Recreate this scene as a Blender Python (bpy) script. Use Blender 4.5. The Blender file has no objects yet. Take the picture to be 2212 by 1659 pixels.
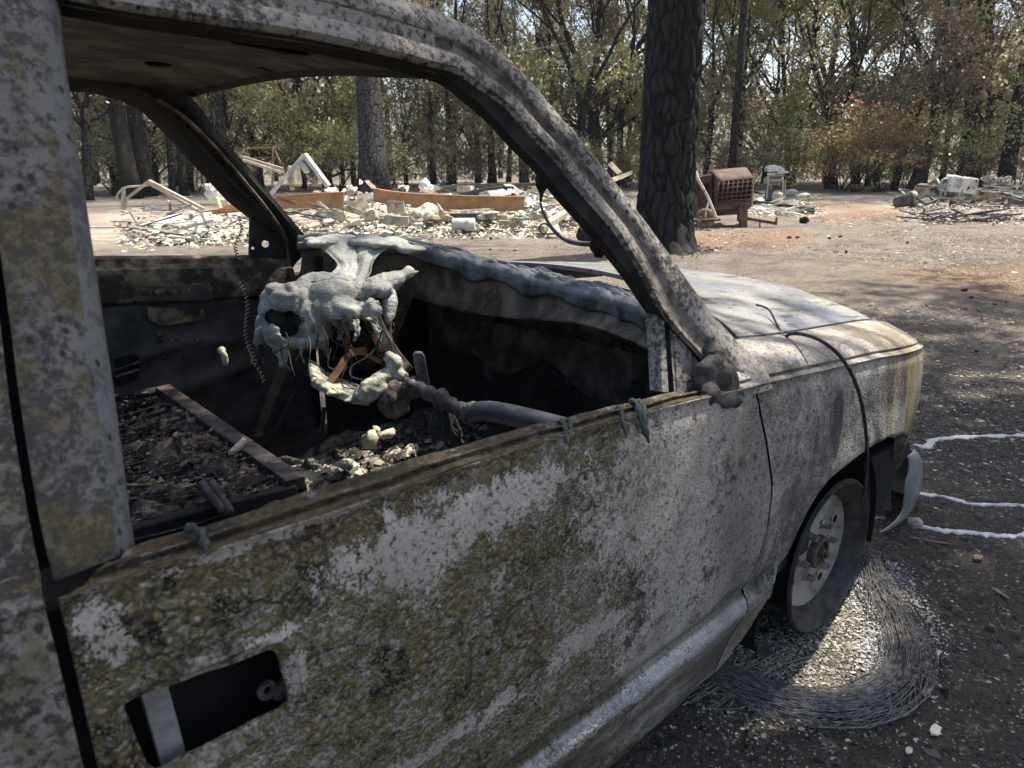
import bpy, bmesh, math, random
import numpy as np
from mathutils import Vector, Matrix, noise as mnoise
R = math.radians
random.seed(7); rng = np.random.default_rng(7)
scene = bpy.context.scene
COL = scene.collection

# ------------------------------------------------------------------ camera, light, exposure
CAM = np.array([-1.817, -1.611, 1.289])
YAW, PITCH, ROLL, FPX = R(47.103), R(17.024), R(-0.361), 1555.93     # FPX: focal length for a 2212 px wide frame
_f = np.array([math.cos(YAW)*math.cos(PITCH), math.sin(YAW)*math.cos(PITCH), -math.sin(PITCH)])
_r = np.array([math.sin(YAW), -math.cos(YAW), 0.0]); _u = np.cross(_r, _f)
_c, _s = math.cos(ROLL), math.sin(ROLL)
_r, _u = _c*_r + _s*_u, -_s*_r + _c*_u
cd = bpy.data.cameras.new('camera'); cam = bpy.data.objects.new('camera', cd); COL.objects.link(cam)
cd.sensor_width = 36.0; cd.lens = 36.0*FPX/2212.0
cd.clip_start = 0.02; cd.clip_end = 900.0
cd.dof.use_dof = True; cd.dof.focus_distance = 2.6; cd.dof.aperture_fstop = 8.0
M = Matrix(((_r[0], _u[0], -_f[0], CAM[0]), (_r[1], _u[1], -_f[1], CAM[1]), (_r[2], _u[2], -_f[2], CAM[2]), (0, 0, 0, 1)))
cam.matrix_world = M
scene.camera = cam

SUN_AZ, SUN_EL = R(-4.0), R(61.0)          # azimuth measured from +X towards +Y
sl = bpy.data.lights.new('sun', 'SUN'); sl.energy = 5.0; sl.angle = R(0.55); sl.color = (1.0, 0.94, 0.84)
so = bpy.data.objects.new('sun', sl); COL.objects.link(so)
sdir = Vector((math.cos(SUN_AZ)*math.cos(SUN_EL), math.sin(SUN_AZ)*math.cos(SUN_EL), math.sin(SUN_EL)))
so.rotation_euler = sdir.to_track_quat('Z', 'Y').to_euler(); so.location = (0, 0, 40)
W = bpy.data.worlds.new('World'); scene.world = W; W.use_nodes = True
wn = W.node_tree.nodes; wl = W.node_tree.links
sky = wn.new('ShaderNodeTexSky'); sky.sky_type = 'NISHITA'; sky.sun_disc = False
sky.sun_elevation = SUN_EL; sky.sun_rotation = R(90) - SUN_AZ
sky.air_density = 1.0; sky.dust_density = 3.0; sky.ozone_density = 0.6
wn['Background'].inputs['Strength'].default_value = 0.138
wl.new(sky.outputs[0], wn['Background'].inputs['Color'])
vs = scene.view_settings
vs.view_transform = 'Standard'; vs.look = 'None'; vs.gamma = 1.0; vs.use_curve_mapping = False
vs.exposure = 0.72
scene.cycles.max_bounces = 6; scene.cycles.diffuse_bounces = 3; scene.cycles.glossy_bounces = 2
scene.cycles.transmission_bounces = 3; scene.cycles.transparent_max_bounces = 4
scene.cycles.use_denoising = True

# ------------------------------------------------------------------ points from the photograph (2212 px frame)
def ray(x, y): return _r*(x-1106)/FPX - _u*(y-829.5)/FPX + _f
def _pl(x, y, ax, v):
    d = ray(x, y); return CAM + d*((v-CAM[ax])/d[ax])
def G(x, y, z=0.0): return _pl(x, y, 2, z)
def Yp(x, y, v): return _pl(x, y, 1, v)
def Xp(x, y, v): return _pl(x, y, 0, v)
def Dp(x, y, d): return CAM + ray(x, y)*d
def tum(x, y, y0=-0.90, k=0.45, z0=0.91):      # the cab side leaning in above the belt
    d = ray(x, y); t = (y0 + k*(CAM[2]-z0) - CAM[1])/(d[1]-k*d[2]); return CAM + d*t
def depth(p): return float((np.array(p)-CAM) @ _f)
def srgb(r, g, b):
    return tuple(((c/255)/12.92 if c/255 <= 0.04045 else ((c/255+0.055)/1.055)**2.4) for c in (r, g, b))

# ------------------------------------------------------------------ mesh helpers
def link_mesh(name, verts, faces, mat, parent=None, smooth=False):
    me = bpy.data.meshes.new(name)
    me.from_pydata([tuple(map(float, v)) for v in verts], [], faces)
    me.update()
    o = bpy.data.objects.new(name, me); COL.objects.link(o)
    if mat: me.materials.append(mat)
    if smooth: me.polygons.foreach_set('use_smooth', [True]*len(me.polygons))
    if parent: o.parent = parent
    return o
def link_np(name, V, F, mat, parent=None, smooth=False, cols=None):
    """V (n,3) array, F (m,k) array with k = 3 or 4."""
    V = np.asarray(V, np.float32); F = np.asarray(F, np.int32); k = F.shape[1]
    me = bpy.data.meshes.new(name)
    me.vertices.add(len(V)); me.vertices.foreach_set('co', V.ravel())
    me.loops.add(F.size); me.loops.foreach_set('vertex_index', F.ravel())
    me.polygons.add(len(F)); me.polygons.foreach_set('loop_start', np.arange(0, F.size, k, dtype=np.int32))
    me.polygons.foreach_set('loop_total', np.full(len(F), k, np.int32))
    if smooth: me.polygons.foreach_set('use_smooth', np.ones(len(F), bool))
    me.update(calc_edges=True)
    if cols is not None:
        a = me.color_attributes.new('tint', 'FLOAT_COLOR', 'POINT')
        a.data.foreach_set('color', np.c_[cols, np.ones(len(cols))].astype(np.float32).ravel())
    o = bpy.data.objects.new(name, me); COL.objects.link(o)
    if mat: me.materials.append(mat)
    if parent: o.parent = parent
    return o
class MB:
    def __init__(s): s.v = []; s.f = []
    def add(s, V, F):
        b = len(s.v); s.v += [tuple(map(float, p)) for p in V]; s.f += [tuple(i+b for i in q) for q in F]; return s
    def box(s, c, size, rot=None, jitter=0.0):
        hx, hy, hz = [a/2 for a in size]
        P = [Vector((x*hx, y*hy, z*hz)) for x in (-1, 1) for y in (-1, 1) for z in (-1, 1)]
        if jitter: P = [p + Vector([random.uniform(-jitter, jitter) for _ in range(3)]) for p in P]
        if rot is not None:
            m = rot if isinstance(rot, Matrix) else Matrix.Rotation(rot, 3, 'Z')
            P = [m @ p for p in P]
        P = [p + Vector(c) for p in P]
        return s.add(P, [(0, 1, 3, 2), (4, 6, 7, 5), (0, 4, 5, 1), (2, 3, 7, 6), (0, 2, 6, 4), (1, 5, 7, 3)])
    def beam(s, p, q, w, h, up=(0, 0, 1), n=1, sag=0.0, tw=0.0):
        p, q = Vector(p), Vector(q); d = (q-p).normalized(); sd = d.cross(Vector(up))
        if sd.length < 1e-4: sd = d.cross(Vector((1, 0, 0)))
        sd.normalize(); u = sd.cross(d).normalized(); rows = []
        for i in range(n+1):
            t = i/n; c = p.lerp(q, t) - Vector(up)*sag*4*t*(1-t)
            m = Matrix.Rotation(tw*t, 3, d) if tw else None
            a, b = (m @ sd, m @ u) if m else (sd, u)
            rows.append([c + a*w/2*x + b*h/2*y for x, y in ((-1, -1), (1, -1), (1, 1), (-1, 1))])
        V = [v for r in rows for v in r]; F = []
        for i in range(n):
            for k in range(4): F.append((i*4+k, i*4+(k+1) % 4, (i+1)*4+(k+1) % 4, (i+1)*4+k))
        F += [(3, 2, 1, 0), (n*4, n*4+1, n*4+2, n*4+3)]
        return s.add(V, F)
    def tube(s, pts, r, n=8, cap=True):
        pts = [Vector(p) for p in pts]; m = len(pts)
        rr = r if hasattr(r, '__len__') else [r]*m
        d0 = (pts[1]-pts[0]).normalized(); ref = Vector((0, 0, 1)) if abs(d0.z) < 0.9 else Vector((1, 0, 0))
        a = d0.cross(ref).normalized(); V = []; F = []
        for i, p in enumerate(pts):
            d = (pts[min(i+1, m-1)]-pts[max(i-1, 0)])
            d = d.normalized() if d.length > 1e-9 else d0
            a = (a - d*a.dot(d)); a = a.normalized() if a.length > 1e-6 else d.cross(Vector((0.3, 1, 0.2))).normalized()
            b = d.cross(a)
            for k in range(n):
                t = 2*math.pi*k/n; V.append(p + (a*math.cos(t)+b*math.sin(t))*rr[i])
        for i in range(m-1):
            for k in range(n): F.append((i*n+k, i*n+(k+1) % n, (i+1)*n+(k+1) % n, (i+1)*n+k))
        if cap: F += [tuple(range(n-1, -1, -1)), tuple((m-1)*n+k for k in range(n))]
        return s.add(V, F)
    def lathe(s, prof, c, axis=(0, 0, 1), n=24, cap=True):
        ax = Vector(axis).normalized(); a = ax.cross(Vector((0, 0, 1)) if abs(ax.z) < 0.9 else Vector((1, 0, 0))).normalized(); b = ax.cross(a)
        V = []; F = []
        for r, h in prof:
            for k in range(n):
                t = 2*math.pi*k/n; V.append(Vector(c)+ax*h+(a*math.cos(t)+b*math.sin(t))*max(r, 1e-4))
        m = len(prof)
        for i in range(m-1):
            for k in range(n): F.append((i*n+k, i*n+(k+1) % n, (i+1)*n+(k+1) % n, (i+1)*n+k))
        if cap: F += [tuple(range(n-1, -1, -1)), tuple((m-1)*n+k for k in range(n))]
        return s.add(V, F)
    def grid(s, rows, closed=False):
        n = len(rows[0]); V = [p for r in rows for p in r]; F = []
        for i in range(len(rows)-1):
            for k in range(n if closed else n-1):
                F.append((i*n+k, i*n+(k+1) % n, (i+1)*n+(k+1) % n, (i+1)*n+k))
        return s.add(V, F)
    def shell(s, rows, off):
        """a sheet with thickness: rows of points and the same rows moved by off (vector or rows)"""
        if isinstance(off, (tuple, list)) and not hasattr(off[0], '__len__'):
            o = np.array(off); back = [[np.array(p)+o for p in r] for r in rows]
        else: back = off
        m, n = len(rows), len(rows[0])
        V = [p for r in rows for p in r]+[p for r in back for p in r]; F = []; B = m*n
        for i in range(m-1):
            for k in range(n-1):
                a, b, c, d = i*n+k, i*n+k+1, (i+1)*n+k+1, (i+1)*n+k
                F += [(a, b, c, d), (B+d, B+c, B+b, B+a)]
        for k in range(n-1):
            F += [(B+k, B+k+1, k+1, k), ((m-1)*n+k, (m-1)*n+k+1, B+(m-1)*n+k+1, B+(m-1)*n+k)]
        for i in range(m-1):
            F += [(i*n, (i+1)*n, B+(i+1)*n, B+i*n), (B+i*n+n-1, B+(i+1)*n+n-1, (i+1)*n+n-1, i*n+n-1)]
        return s.add(V, F)
    def prism(s, poly, off):
        """closed polygon extruded by off"""
        n = len(poly); o = Vector(off)
        V = [Vector(p) for p in poly]+[Vector(p)+o for p in poly]
        return s.add(V, [tuple(range(n-1, -1, -1)), tuple(range(n, 2*n))]+[(k, (k+1) % n, n+(k+1) % n, n+k) for k in range(n)])
    def rock(s, c, size, seed=0, sub=1, rough=0.25, rot=None):
        bm = bmesh.new(); bmesh.ops.create_icosphere(bm, subdivisions=sub, radius=1.0)
        rr = random.Random(seed)
        off = Vector((rr.uniform(-50, 50), rr.uniform(-50, 50), rr.uniform(-50, 50)))
        V = []
        for v in bm.verts:
            k = 1+rough*mnoise.noise(v.co*1.3+off)*1.6 + rough*0.6*mnoise.noise(v.co*3.1+off)
            p = Vector((v.co.x*size[0], v.co.y*size[1], v.co.z*size[2]))*k
            if rot: p = Matrix.Rotation(rot, 3, 'Z') @ p
            V.append(p+Vector(c))
        F = [tuple(v.index for v in f.verts) for f in bm.faces]; bm.free()
        return s.add(V, F)
    def build(s, name, mat, parent=None, smooth=False, bevel=0.0, auto=None):
        o = link_mesh(name, s.v, s.f, mat, parent, smooth)
        if bevel:
            b = o.modifiers.new('b', 'BEVEL'); b.width = bevel; b.segments = 2; b.limit_method = 'ANGLE'; b.angle_limit = R(40)
        return o
def bake(o):
    """apply the modifiers of o"""
    dg = bpy.context.evaluated_depsgraph_get(); dg.update()
    me = bpy.data.meshes.new_from_object(o.evaluated_get(dg))
    old = o.data; o.modifiers.clear(); o.data = me; me.name = o.name
    return o
def sharp(o, ang=35):
    me = o.data; me.polygons.foreach_set('use_smooth', [True]*len(me.polygons))
    bm = bmesh.new(); bm.from_mesh(me)
    for e in bm.edges:
        if len(e.link_faces) == 2 and e.calc_face_angle(0) > R(ang): e.smooth = False
        elif len(e.link_faces) != 2: e.smooth = False
    bmesh.ops.recalc_face_normals(bm, faces=bm.faces)
    bm.to_mesh(me); bm.free(); return o
def blob(name, balls, mat, parent=None, voxel=0.01, tubes=(), cuts=(), amp=0.0, freq=20.0, smooth_it=3, boxes=()):
    """a lump: ellipsoids, tapering tubes and slabs fused by a voxel remesh, then smoothed and roughened"""
    mb = MB()
    for c, r in balls:
        r = (r, r, r) if not hasattr(r, '__len__') else r
        bm = bmesh.new(); bmesh.ops.create_icosphere(bm, subdivisions=3, radius=1.0)
        mb.add([Vector((v.co.x*r[0], v.co.y*r[1], v.co.z*r[2]))+Vector(c) for v in bm.verts], [tuple(v.index for v in f.verts) for f in bm.faces]); bm.free()
    for pts, r in tubes: mb.tube(pts, r, 10)
    for rows, off in boxes: mb.shell(rows, off)
    o = mb.build(name, mat, parent, True)
    if boxes: sharp(o, 180)
    m = o.modifiers.new('r', 'REMESH'); m.mode = 'VOXEL'; m.voxel_size = voxel; m.use_smooth_shade = True
    if smooth_it:
        m = o.modifiers.new('s', 'SMOOTH'); m.iterations = smooth_it; m.factor = 0.5
    tmp = []
    for c, r in cuts:
        t = MB(); bm = bmesh.new(); bmesh.ops.create_icosphere(bm, subdivisions=3, radius=1.0)
        t.add([Vector((v.co.x*r[0], v.co.y*r[1], v.co.z*r[2]))+Vector(c) for v in bm.verts], [tuple(v.index for v in f.verts) for f in bm.faces]); bm.free()
        co = t.build('cutter', None); tmp.append(co)
        bo = o.modifiers.new('c', 'BOOLEAN'); bo.object = co; bo.operation = 'DIFFERENCE'; bo.solver = 'FAST'
    bake(o)
    for t in tmp: bpy.data.objects.remove(t)
    if amp:
        me = o.data; n = len(me.vertices)
        co = np.empty(n*3); me.vertices.foreach_get('co', co); co = co.reshape(n, 3)
        no = np.array([v.normal[:] for v in me.vertices])
        d = np.array([mnoise.noise(Vector(p)*freq)+0.5*mnoise.noise(Vector(p)*freq*2.3) for p in co])
        co = co + no*(d*amp)[:, None]; me.vertices.foreach_set('co', co.ravel()); me.update()
    o.data.polygons.foreach_set('use_smooth', [True]*len(o.data.polygons))
    return o
def empty(name, loc=(0, 0, 0), rz=0.0):
    o = bpy.data.objects.new(name, None); COL.objects.link(o); o.location = loc; o.rotation_euler = (0, 0, rz); o.empty_display_size = 0.1
    return o
def tag(o, label=None, cat=None, group=None, kind=None):
    if label: o['label'] = label
    if cat: o['category'] = cat
    if group: o['group'] = group
    if kind: o['kind'] = kind
    return o
def copy_tree(o, parent=None):
    c = o.copy(); COL.objects.link(c)
    if parent: c.parent = parent
    for ch in list(o.children): copy_tree(ch, c)
    return c
def interp(x, pts, a, b):
    p = sorted((q[a], q[b]) for q in pts); return float(np.interp(x, [q[0] for q in p], [q[1] for q in p]))
def resample(pts, n):
    P = np.array(pts, float); d = np.r_[0, np.cumsum(np.linalg.norm(np.diff(P, axis=0), axis=1))]
    t = np.linspace(0, d[-1], n); return np.stack([np.interp(t, d, P[:, k]) for k in range(P.shape[1])], 1)
def smoothpts(pts, n, it=None):
    """Catmull-Rom resample of 2-D or 3-D points"""
    P = np.array(pts, float); out = []
    m = len(P)
    for i in range(m-1):
        p0, p1, p2, p3 = P[max(i-1, 0)], P[i], P[i+1], P[min(i+2, m-1)]
        for t in np.linspace(0, 1, 12, endpoint=False):
            out.append(0.5*((2*p1)+(-p0+p2)*t+(2*p0-5*p1+4*p2-p3)*t*t+(-p0+3*p1-3*p2+p3)*t**3))
    out.append(P[-1]); return resample(out, n)

# ------------------------------------------------------------------ material helpers
class NT:
    def __init__(s, name):
        s.m = bpy.data.materials.new(name); s.m.use_nodes = True
        s.t = s.m.node_tree; s.n = s.t.nodes; s.l = s.t.links
        s.bs = s.n['Principled BSDF']; s.tc = s.n.new('ShaderNodeTexCoord')
        s.co = s.tc.outputs['Object']
    def node(s, typ, **kw):
        n = s.n.new(typ)
        for k, v in kw.items(): setattr(n, k, v)
        return n
    def put(s, inp, v):
        if isinstance(v, bpy.types.NodeSocket): s.l.new(v, inp)
        else:
            if hasattr(inp.default_value, '__len__') and not hasattr(v, '__len__'): v = (v, v, v, 1)[:len(inp.default_value)]
            if hasattr(inp.default_value, '__len__') and len(inp.default_value) == 4 and len(v) == 3: v = (*v, 1)
            inp.default_value = v
    def mapping(s, scale=(1, 1, 1), loc=(0, 0, 0), rot=(0, 0, 0), co=None):
        n = s.node('ShaderNodeMapping'); s.l.new(co or s.co, n.inputs[0]); n.inputs['Scale'].default_value = scale; n.inputs['Location'].default_value = loc; n.inputs['Rotation'].default_value = rot
        return n.outputs[0]
    def noise(s, scale, detail=4, rough=0.6, co=None, dist=0.0):
        n = s.node('ShaderNodeTexNoise'); s.l.new(co or s.co, n.inputs['Vector'])
        n.inputs['Scale'].default_value = scale; n.inputs['Detail'].default_value = detail; n.inputs['Roughness'].default_value = rough; n.inputs['Distortion'].default_value = dist
        return n.outputs['Fac']
    def vor(s, scale, feature='F1', co=None, out='Distance', rnd=1.0):
        n = s.node('ShaderNodeTexVoronoi', feature=feature); s.l.new(co or s.co, n.inputs['Vector']); n.inputs['Scale'].default_value = scale; n.inputs['Randomness'].default_value = rnd
        return n.outputs[out]
    def ramp(s, v, *stops):
        n = s.node('ShaderNodeMapRange', interpolation_type='SMOOTHSTEP'); s.l.new(v, n.inputs[0])
        n.inputs[1].default_value, n.inputs[2].default_value = stops[0], stops[1]
        n.inputs[3].default_value, n.inputs[4].default_value = (stops[2], stops[3]) if len(stops) > 2 else (0, 1)
        return n.outputs[0]
    def math(s, op, a, b=None):
        n = s.node('ShaderNodeMath', operation=op); s.put(n.inputs[0], a)
        if b is not None: s.put(n.inputs[1], b)
        return n.outputs[0]
    def mix(s, f, a, b):
        n = s.node('ShaderNodeMix', data_type='RGBA'); s.put(n.inputs[0], f); s.put(n.inputs[6], a); s.put(n.inputs[7], b); return n.outputs[2]
    def mul(s, a, b):
        n = s.node('ShaderNodeMix', data_type='RGBA', blend_type='MULTIPLY'); n.inputs[0].default_value = 1; s.put(n.inputs[6], a); s.put(n.inputs[7], b); return n.outputs[2]
    def bump(s, h, strength=0.4, dist=0.01, nrm=None):
        n = s.node('ShaderNodeBump'); s.l.new(h, n.inputs['Height']); n.inputs['Strength'].default_value = strength; n.inputs['Distance'].default_value = dist
        if nrm: s.l.new(nrm, n.inputs['Normal'])
        return n.outputs[0]
    def xyz(s, co=None):
        n = s.node('ShaderNodeSeparateXYZ'); s.l.new(co or s.co, n.inputs[0]); return n.outputs
    def spot(s, c, r, soft=0.5, warp=None, wamp=0.0):
        """1 inside an ellipsoid patch c/r, fading to 0"""
        v = s.node('ShaderNodeVectorMath', operation='SUBTRACT'); s.l.new(s.co, v.inputs[0]); v.inputs[1].default_value = c
        w = s.node('ShaderNodeVectorMath', operation='DIVIDE'); s.l.new(v.outputs[0], w.inputs[0]); w.inputs[1].default_value = r
        q = s.node('ShaderNodeVectorMath', operation='LENGTH'); s.l.new(w.outputs[0], q.inputs[0])
        d = q.outputs['Value']
        if warp is not None: d = s.math('ADD', d, s.math('MULTIPLY', s.math('SUBTRACT', warp, 0.5), wamp))
        return s.ramp(d, 1-soft, 1+soft, 1, 0)
    def out(s, color, rough=0.8, metal=0.0, nrm=None, spec=0.5):
        s.put(s.bs.inputs['Base Color'], color); s.put(s.bs.inputs['Roughness'], rough); s.put(s.bs.inputs['Metallic'], metal)
        s.bs.inputs['Specular IOR Level'].default_value = spec
        if nrm is not None: s.l.new(nrm, s.bs.inputs['Normal'])
        return s.m
def simple(name, c1, c2=None, scale=8.0, rough=0.85, bump=0.3, metal=0.0, dist=0.01, lo=0.35, hi=0.65, spec=0.4, detail=6):
    t = NT(name); n = t.noise(scale, detail, 0.65)
    col = t.mix(t.ramp(n, lo, hi), c1, c2 or c1)
    return t.out(col, rough, metal, t.bump(t.noise(scale*2.5, 5, 0.7), bump, dist) if bump else None, spec)
# ------------------------------------------------------------------ materials of the truck
def side_paint(name, door=True):
    t = NT(name); X, Y, Z = t.xyz()
    big = t.noise(5.0, 6, 0.68); mid = t.noise(30, 6, 0.78); fine = t.noise(170, 3, 0.7)
    pale = t.mix(t.ramp(t.noise(14, 6, 0.7), 0.3, 0.7), (0.37, 0.335, 0.29, 1), (0.56, 0.515, 0.455, 1))
    wob = t.node('ShaderNodeVectorMath', operation='ADD'); t.l.new(t.co, wob.inputs[0])
    nz = t.node('ShaderNodeTexNoise'); t.l.new(t.co, nz.inputs['Vector']); nz.inputs['Scale'].default_value = 45
    sc = t.node('ShaderNodeVectorMath', operation='SCALE'); t.l.new(nz.outputs['Color'], sc.inputs[0]); sc.inputs['Scale'].default_value = 0.014; t.l.new(sc.outputs[0], wob.inputs[1])
    W_ = wob.outputs[0]
    v1 = t.vor(105, co=W_); v2 = t.vor(260, co=W_); c1 = t.xyz(t.vor(105, co=W_, out='Color')); c2 = t.xyz(t.vor(260, co=W_, out='Color'))
    if door:
        # a blister is either one of the big domes or broken into small ones
        pick = t.ramp(t.math('ADD', t.noise(16, 4, 0.7), t.math('MULTIPLY', c1[1], 0.25)), 0.56, 0.66)
        v = t.math('ADD', t.math('MULTIPLY', v1, pick), t.math('MULTIPLY', v2, t.math('SUBTRACT', 1.0, pick)))
        dome = t.math('SUBTRACT', 1.0, t.math('MULTIPLY', v, v))
        ol = t.mix(t.ramp(mid, 0.35, 0.7), (0.105, 0.085, 0.032, 1), (0.205, 0.172, 0.076, 1))
        ol = t.mix(t.math('MULTIPLY', t.ramp(c1[0], 0.62, 0.9), 0.5), ol, (0.21, 0.175, 0.085, 1))
        ol = t.mix(t.math('MULTIPLY', t.ramp(c2[0], 0.74, 0.86), 0.7), ol, (0.33, 0.32, 0.28, 1))
        ol = t.mix(t.math('MULTIPLY', t.ramp(v, 0.10, 0.24, 1, 0), t.ramp(c1[2], 0.55, 0.7)), ol, (0.42, 0.41, 0.38, 1))
        ol = t.mix(t.math('MULTIPLY', t.ramp(t.noise(8, 4, 0.7), 0.55, 0.68), 0.5), ol, (0.115, 0.070, 0.030, 1))
        gapw = t.ramp(t.math('ADD', t.noise(13, 5, 0.75), t.math('MULTIPLY', t.ramp(X, -1.5, -0.8), 0.16)), 0.45, 0.58)
        gapc = t.mix(gapw, (0.014, 0.012, 0.009, 1), (0.40, 0.37, 0.325, 1))
        gap = t.math('MULTIPLY', t.ramp(v, 0.38, 0.58), t.ramp(t.noise(19, 4, 0.7), 0.40, 0.60))
        ol = t.mix(gap, ol, gapc)
        # cracks running through the blistered coat
        ce = t.vor(17, 'DISTANCE_TO_EDGE', co=W_)
        crack = t.math('MULTIPLY', t.ramp(ce, 0.01, 0.05, 1, 0), t.ramp(t.noise(9, 4), 0.52, 0.60))
        ol = t.mix(t.math('MULTIPLY', crack, 0.55), ol, (0.016, 0.014, 0.011, 1))
        s = None
        warp = t.math('ADD', t.math('MULTIPLY', mid, 0.75), t.math('MULTIPLY', big, 0.55))
        for (px, py, rx, rz, k) in [(880, 1190, 0.11, 0.052, 1), (1080, 1090, 0.12, 0.040, 1), (560, 1180, 0.16, 0.010, 1), (1010, 1570, 0.20, 0.022, .8), (215, 1340, 0.020, 0.04, .65), (255, 1420, 0.014, 0.03, .7), (590, 1380, 0.05, 0.012, .75), (640, 1450, 0.012, 0.03, .7), (480, 1440, 0.06, 0.008, .75), (1420, 1050, 0.14, 0.12, 1), (1250, 1390, 0.12, 0.03, .55), (1130, 1480, 0.12, 0.016, .6)]:  # patches round the handle opening also paint its rim highlight
            c = Yp(px, py, -0.965)
            q = t.math('MULTIPLY', t.spot(tuple(c), (rx, 0.2, rz), 0.75, warp, 2.0), k)
            s = q if s is None else t.math('MAXIMUM', s, q)
        bias = t.ramp(X, -1.25, -0.66, 1.0, 0.0)
        f = t.math('ADD', t.math('MULTIPLY', bias, 0.62), t.math('MULTIPLY', t.math('SUBTRACT', big, 0.5), 1.5))
        f = t.math('ADD', f, t.math('MULTIPLY', t.math('SUBTRACT', mid, 0.5), 1.4))
        f = t.math('ADD', f, t.math('MULTIPLY', t.math('SUBTRACT', 0.4, v2), 0.5))
        f = t.math('SUBTRACT', f, t.math('MULTIPLY', s, 0.95))
        olive = t.ramp(f, 0.22, 0.32)
        speck = t.math('MULTIPLY', t.ramp(t.noise(105, 3, 0.78), 0.55, 0.62), t.ramp(t.noise(9, 4, 0.7), 0.30, 0.6))
        pale = t.mix(t.math('MULTIPLY', speck, 0.9), pale, (0.035, 0.028, 0.02, 1))
        pale = t.mix(t.math('MULTIPLY', t.ramp(fine, 0.50, 0.70), 0.6), pale, (0.11, 0.097, 0.075, 1))
        flk = t.math('MULTIPLY', t.ramp(v2, 0.18, 0.36, 1, 0), t.ramp(X, -1.3, -0.95))
        flk = t.math('MULTIPLY', flk, t.ramp(t.math('ADD', mid, t.math('MULTIPLY', c2[1], 0.2)), 0.48, 0.62))
        pale = t.mix(t.math('MULTIPLY', flk, 0.8), pale, (0.085, 0.070, 0.035, 1))
        hi = t.math('MULTIPLY', t.ramp(c2[2], 0.86, 0.92), t.ramp(v2, 0.12, 0.22, 1, 0))
        pale = t.mix(t.math('MULTIPLY', hi, 0.8), pale, (0.62, 0.62, 0.63, 1))
        col = t.mix(olive, pale, ol)
        soot = t.ramp(t.math('ADD', t.noise(4, 5, 0.7, co=t.mapping((1, 1, 1), (5, 0, 3))), t.math('MULTIPLY', mid, 0.8)), 1.00, 1.14)
        col = t.mix(t.math('MULTIPLY', soot, 0.8), col, (0.02, 0.018, 0.015, 1))
        cr = Yp(1320, 1060, -0.96)
        rust = t.math('MULTIPLY', t.spot(tuple(cr), (0.14, 0.2, 0.06), 0.7, mid, 1.8), t.ramp(t.noise(70, 4, 0.8), 0.46, 0.6))
        top = t.math('MULTIPLY', t.ramp(Z, 0.862, 0.900), t.ramp(mid, 0.45, 0.62))
        col = t.mix(t.math('MULTIPLY', t.math('MAXIMUM', rust, t.math('MULTIPLY', top, 0.6)), 0.8), col, (0.13, 0.078, 0.036, 1))
        low = t.math('MULTIPLY', t.ramp(Z, 0.355, 0.325), t.ramp(t.noise(11, 5, 0.7, co=t.mapping((0.4, 1, 1))), 0.36, 0.6))
        col = t.mix(t.math('MULTIPLY', low, 0.75), col, (0.085, 0.073, 0.045, 1))
        rid = t.math('MULTIPLY', t.math('MULTIPLY', t.ramp(Z, 0.345, 0.352), t.ramp(Z, 0.372, 0.380, 1, 0)), t.ramp(mid, 0.38, 0.5))
        col = t.mix(t.math('MULTIPLY', rid, 0.8), col, (0.50, 0.50, 0.51, 1))  # sky highlight painted pale along the ridge
        gr_ = t.math('MULTIPLY', t.ramp(Z, 0.374, 0.380), t.ramp(Z, 0.392, 0.400, 1, 0))
        col = t.mix(t.math('MULTIPLY', gr_, 0.6), col, (0.05, 0.042, 0.028, 1))  # shade of the hollow above the ridge painted as a dark line
        st = t.math('MULTIPLY', t.ramp(X, -0.74, -0.60), t.ramp(t.noise(7, 5, 0.7), 0.32, 0.68))
        col = t.mix(t.math('MULTIPLY', st, 0.65), col, (0.05, 0.046, 0.041, 1))  # shadow band near the front seam painted dark into the coat
        h = t.math('ADD', t.math('MULTIPLY', olive, t.math('MULTIPLY', dome, 1.3)), t.math('MULTIPLY', flk, 0.4))
        h = t.math('ADD', h, t.math('ADD', t.math('MULTIPLY', fine, 0.3), t.math('MULTIPLY', hi, 0.4)))
        h = t.math('SUBTRACT', h, t.math('MULTIPLY', t.math('MULTIPLY', crack, olive), 0.8))
        b = t.bump(h, 0.85, 0.007)
    else:
        st = t.math('ADD', t.math('MULTIPLY', t.noise(1.0, 6, 0.75, co=t.mapping((13, 3, 3.2))), 0.5), t.math('MULTIPLY', t.noise(11, 6, 0.75), 0.5))
        soot = t.ramp(t.math('ADD', t.math('MULTIPLY', st, 0.75), t.math('MULTIPLY', big, 0.5)), 0.54, 0.76)
        col = t.mix(t.math('MULTIPLY', t.ramp(fine, 0.44, 0.62), 0.6), pale, (0.14, 0.125, 0.105, 1))
        col = t.mix(t.math('MULTIPLY', t.ramp(t.noise(75, 4, 0.78), 0.50, 0.62), 0.7), col, (0.075, 0.064, 0.05, 1))
        col = t.mix(t.math('MULTIPLY', soot, 0.85), col, (0.050, 0.044, 0.035, 1))
        yel = t.math('MULTIPLY', t.ramp(X, 0.05, 0.25), t.ramp(t.noise(1.0, 5, 0.65, co=t.mapping((9, 3, 2.4), (3, 1, 0))), 0.42, 0.62))
        col = t.mix(t.math('MULTIPLY', yel, 0.85), col, (0.30, 0.235, 0.10, 1))  # yellow of the dappled sun painted onto the front end
        brow = t.math('MULTIPLY', t.ramp(X, -0.3, 0.2), t.ramp(st, 0.48, 0.66))
        col = t.mix(t.math('MULTIPLY', brow, 0.75), col, (0.048, 0.035, 0.018, 1))
        ar = t.math('MULTIPLY', t.ramp(Z, 0.66, 0.50), t.math('MULTIPLY', t.ramp(X, -0.25, -0.05), t.ramp(mid, 0.30, 0.6)))
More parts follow.
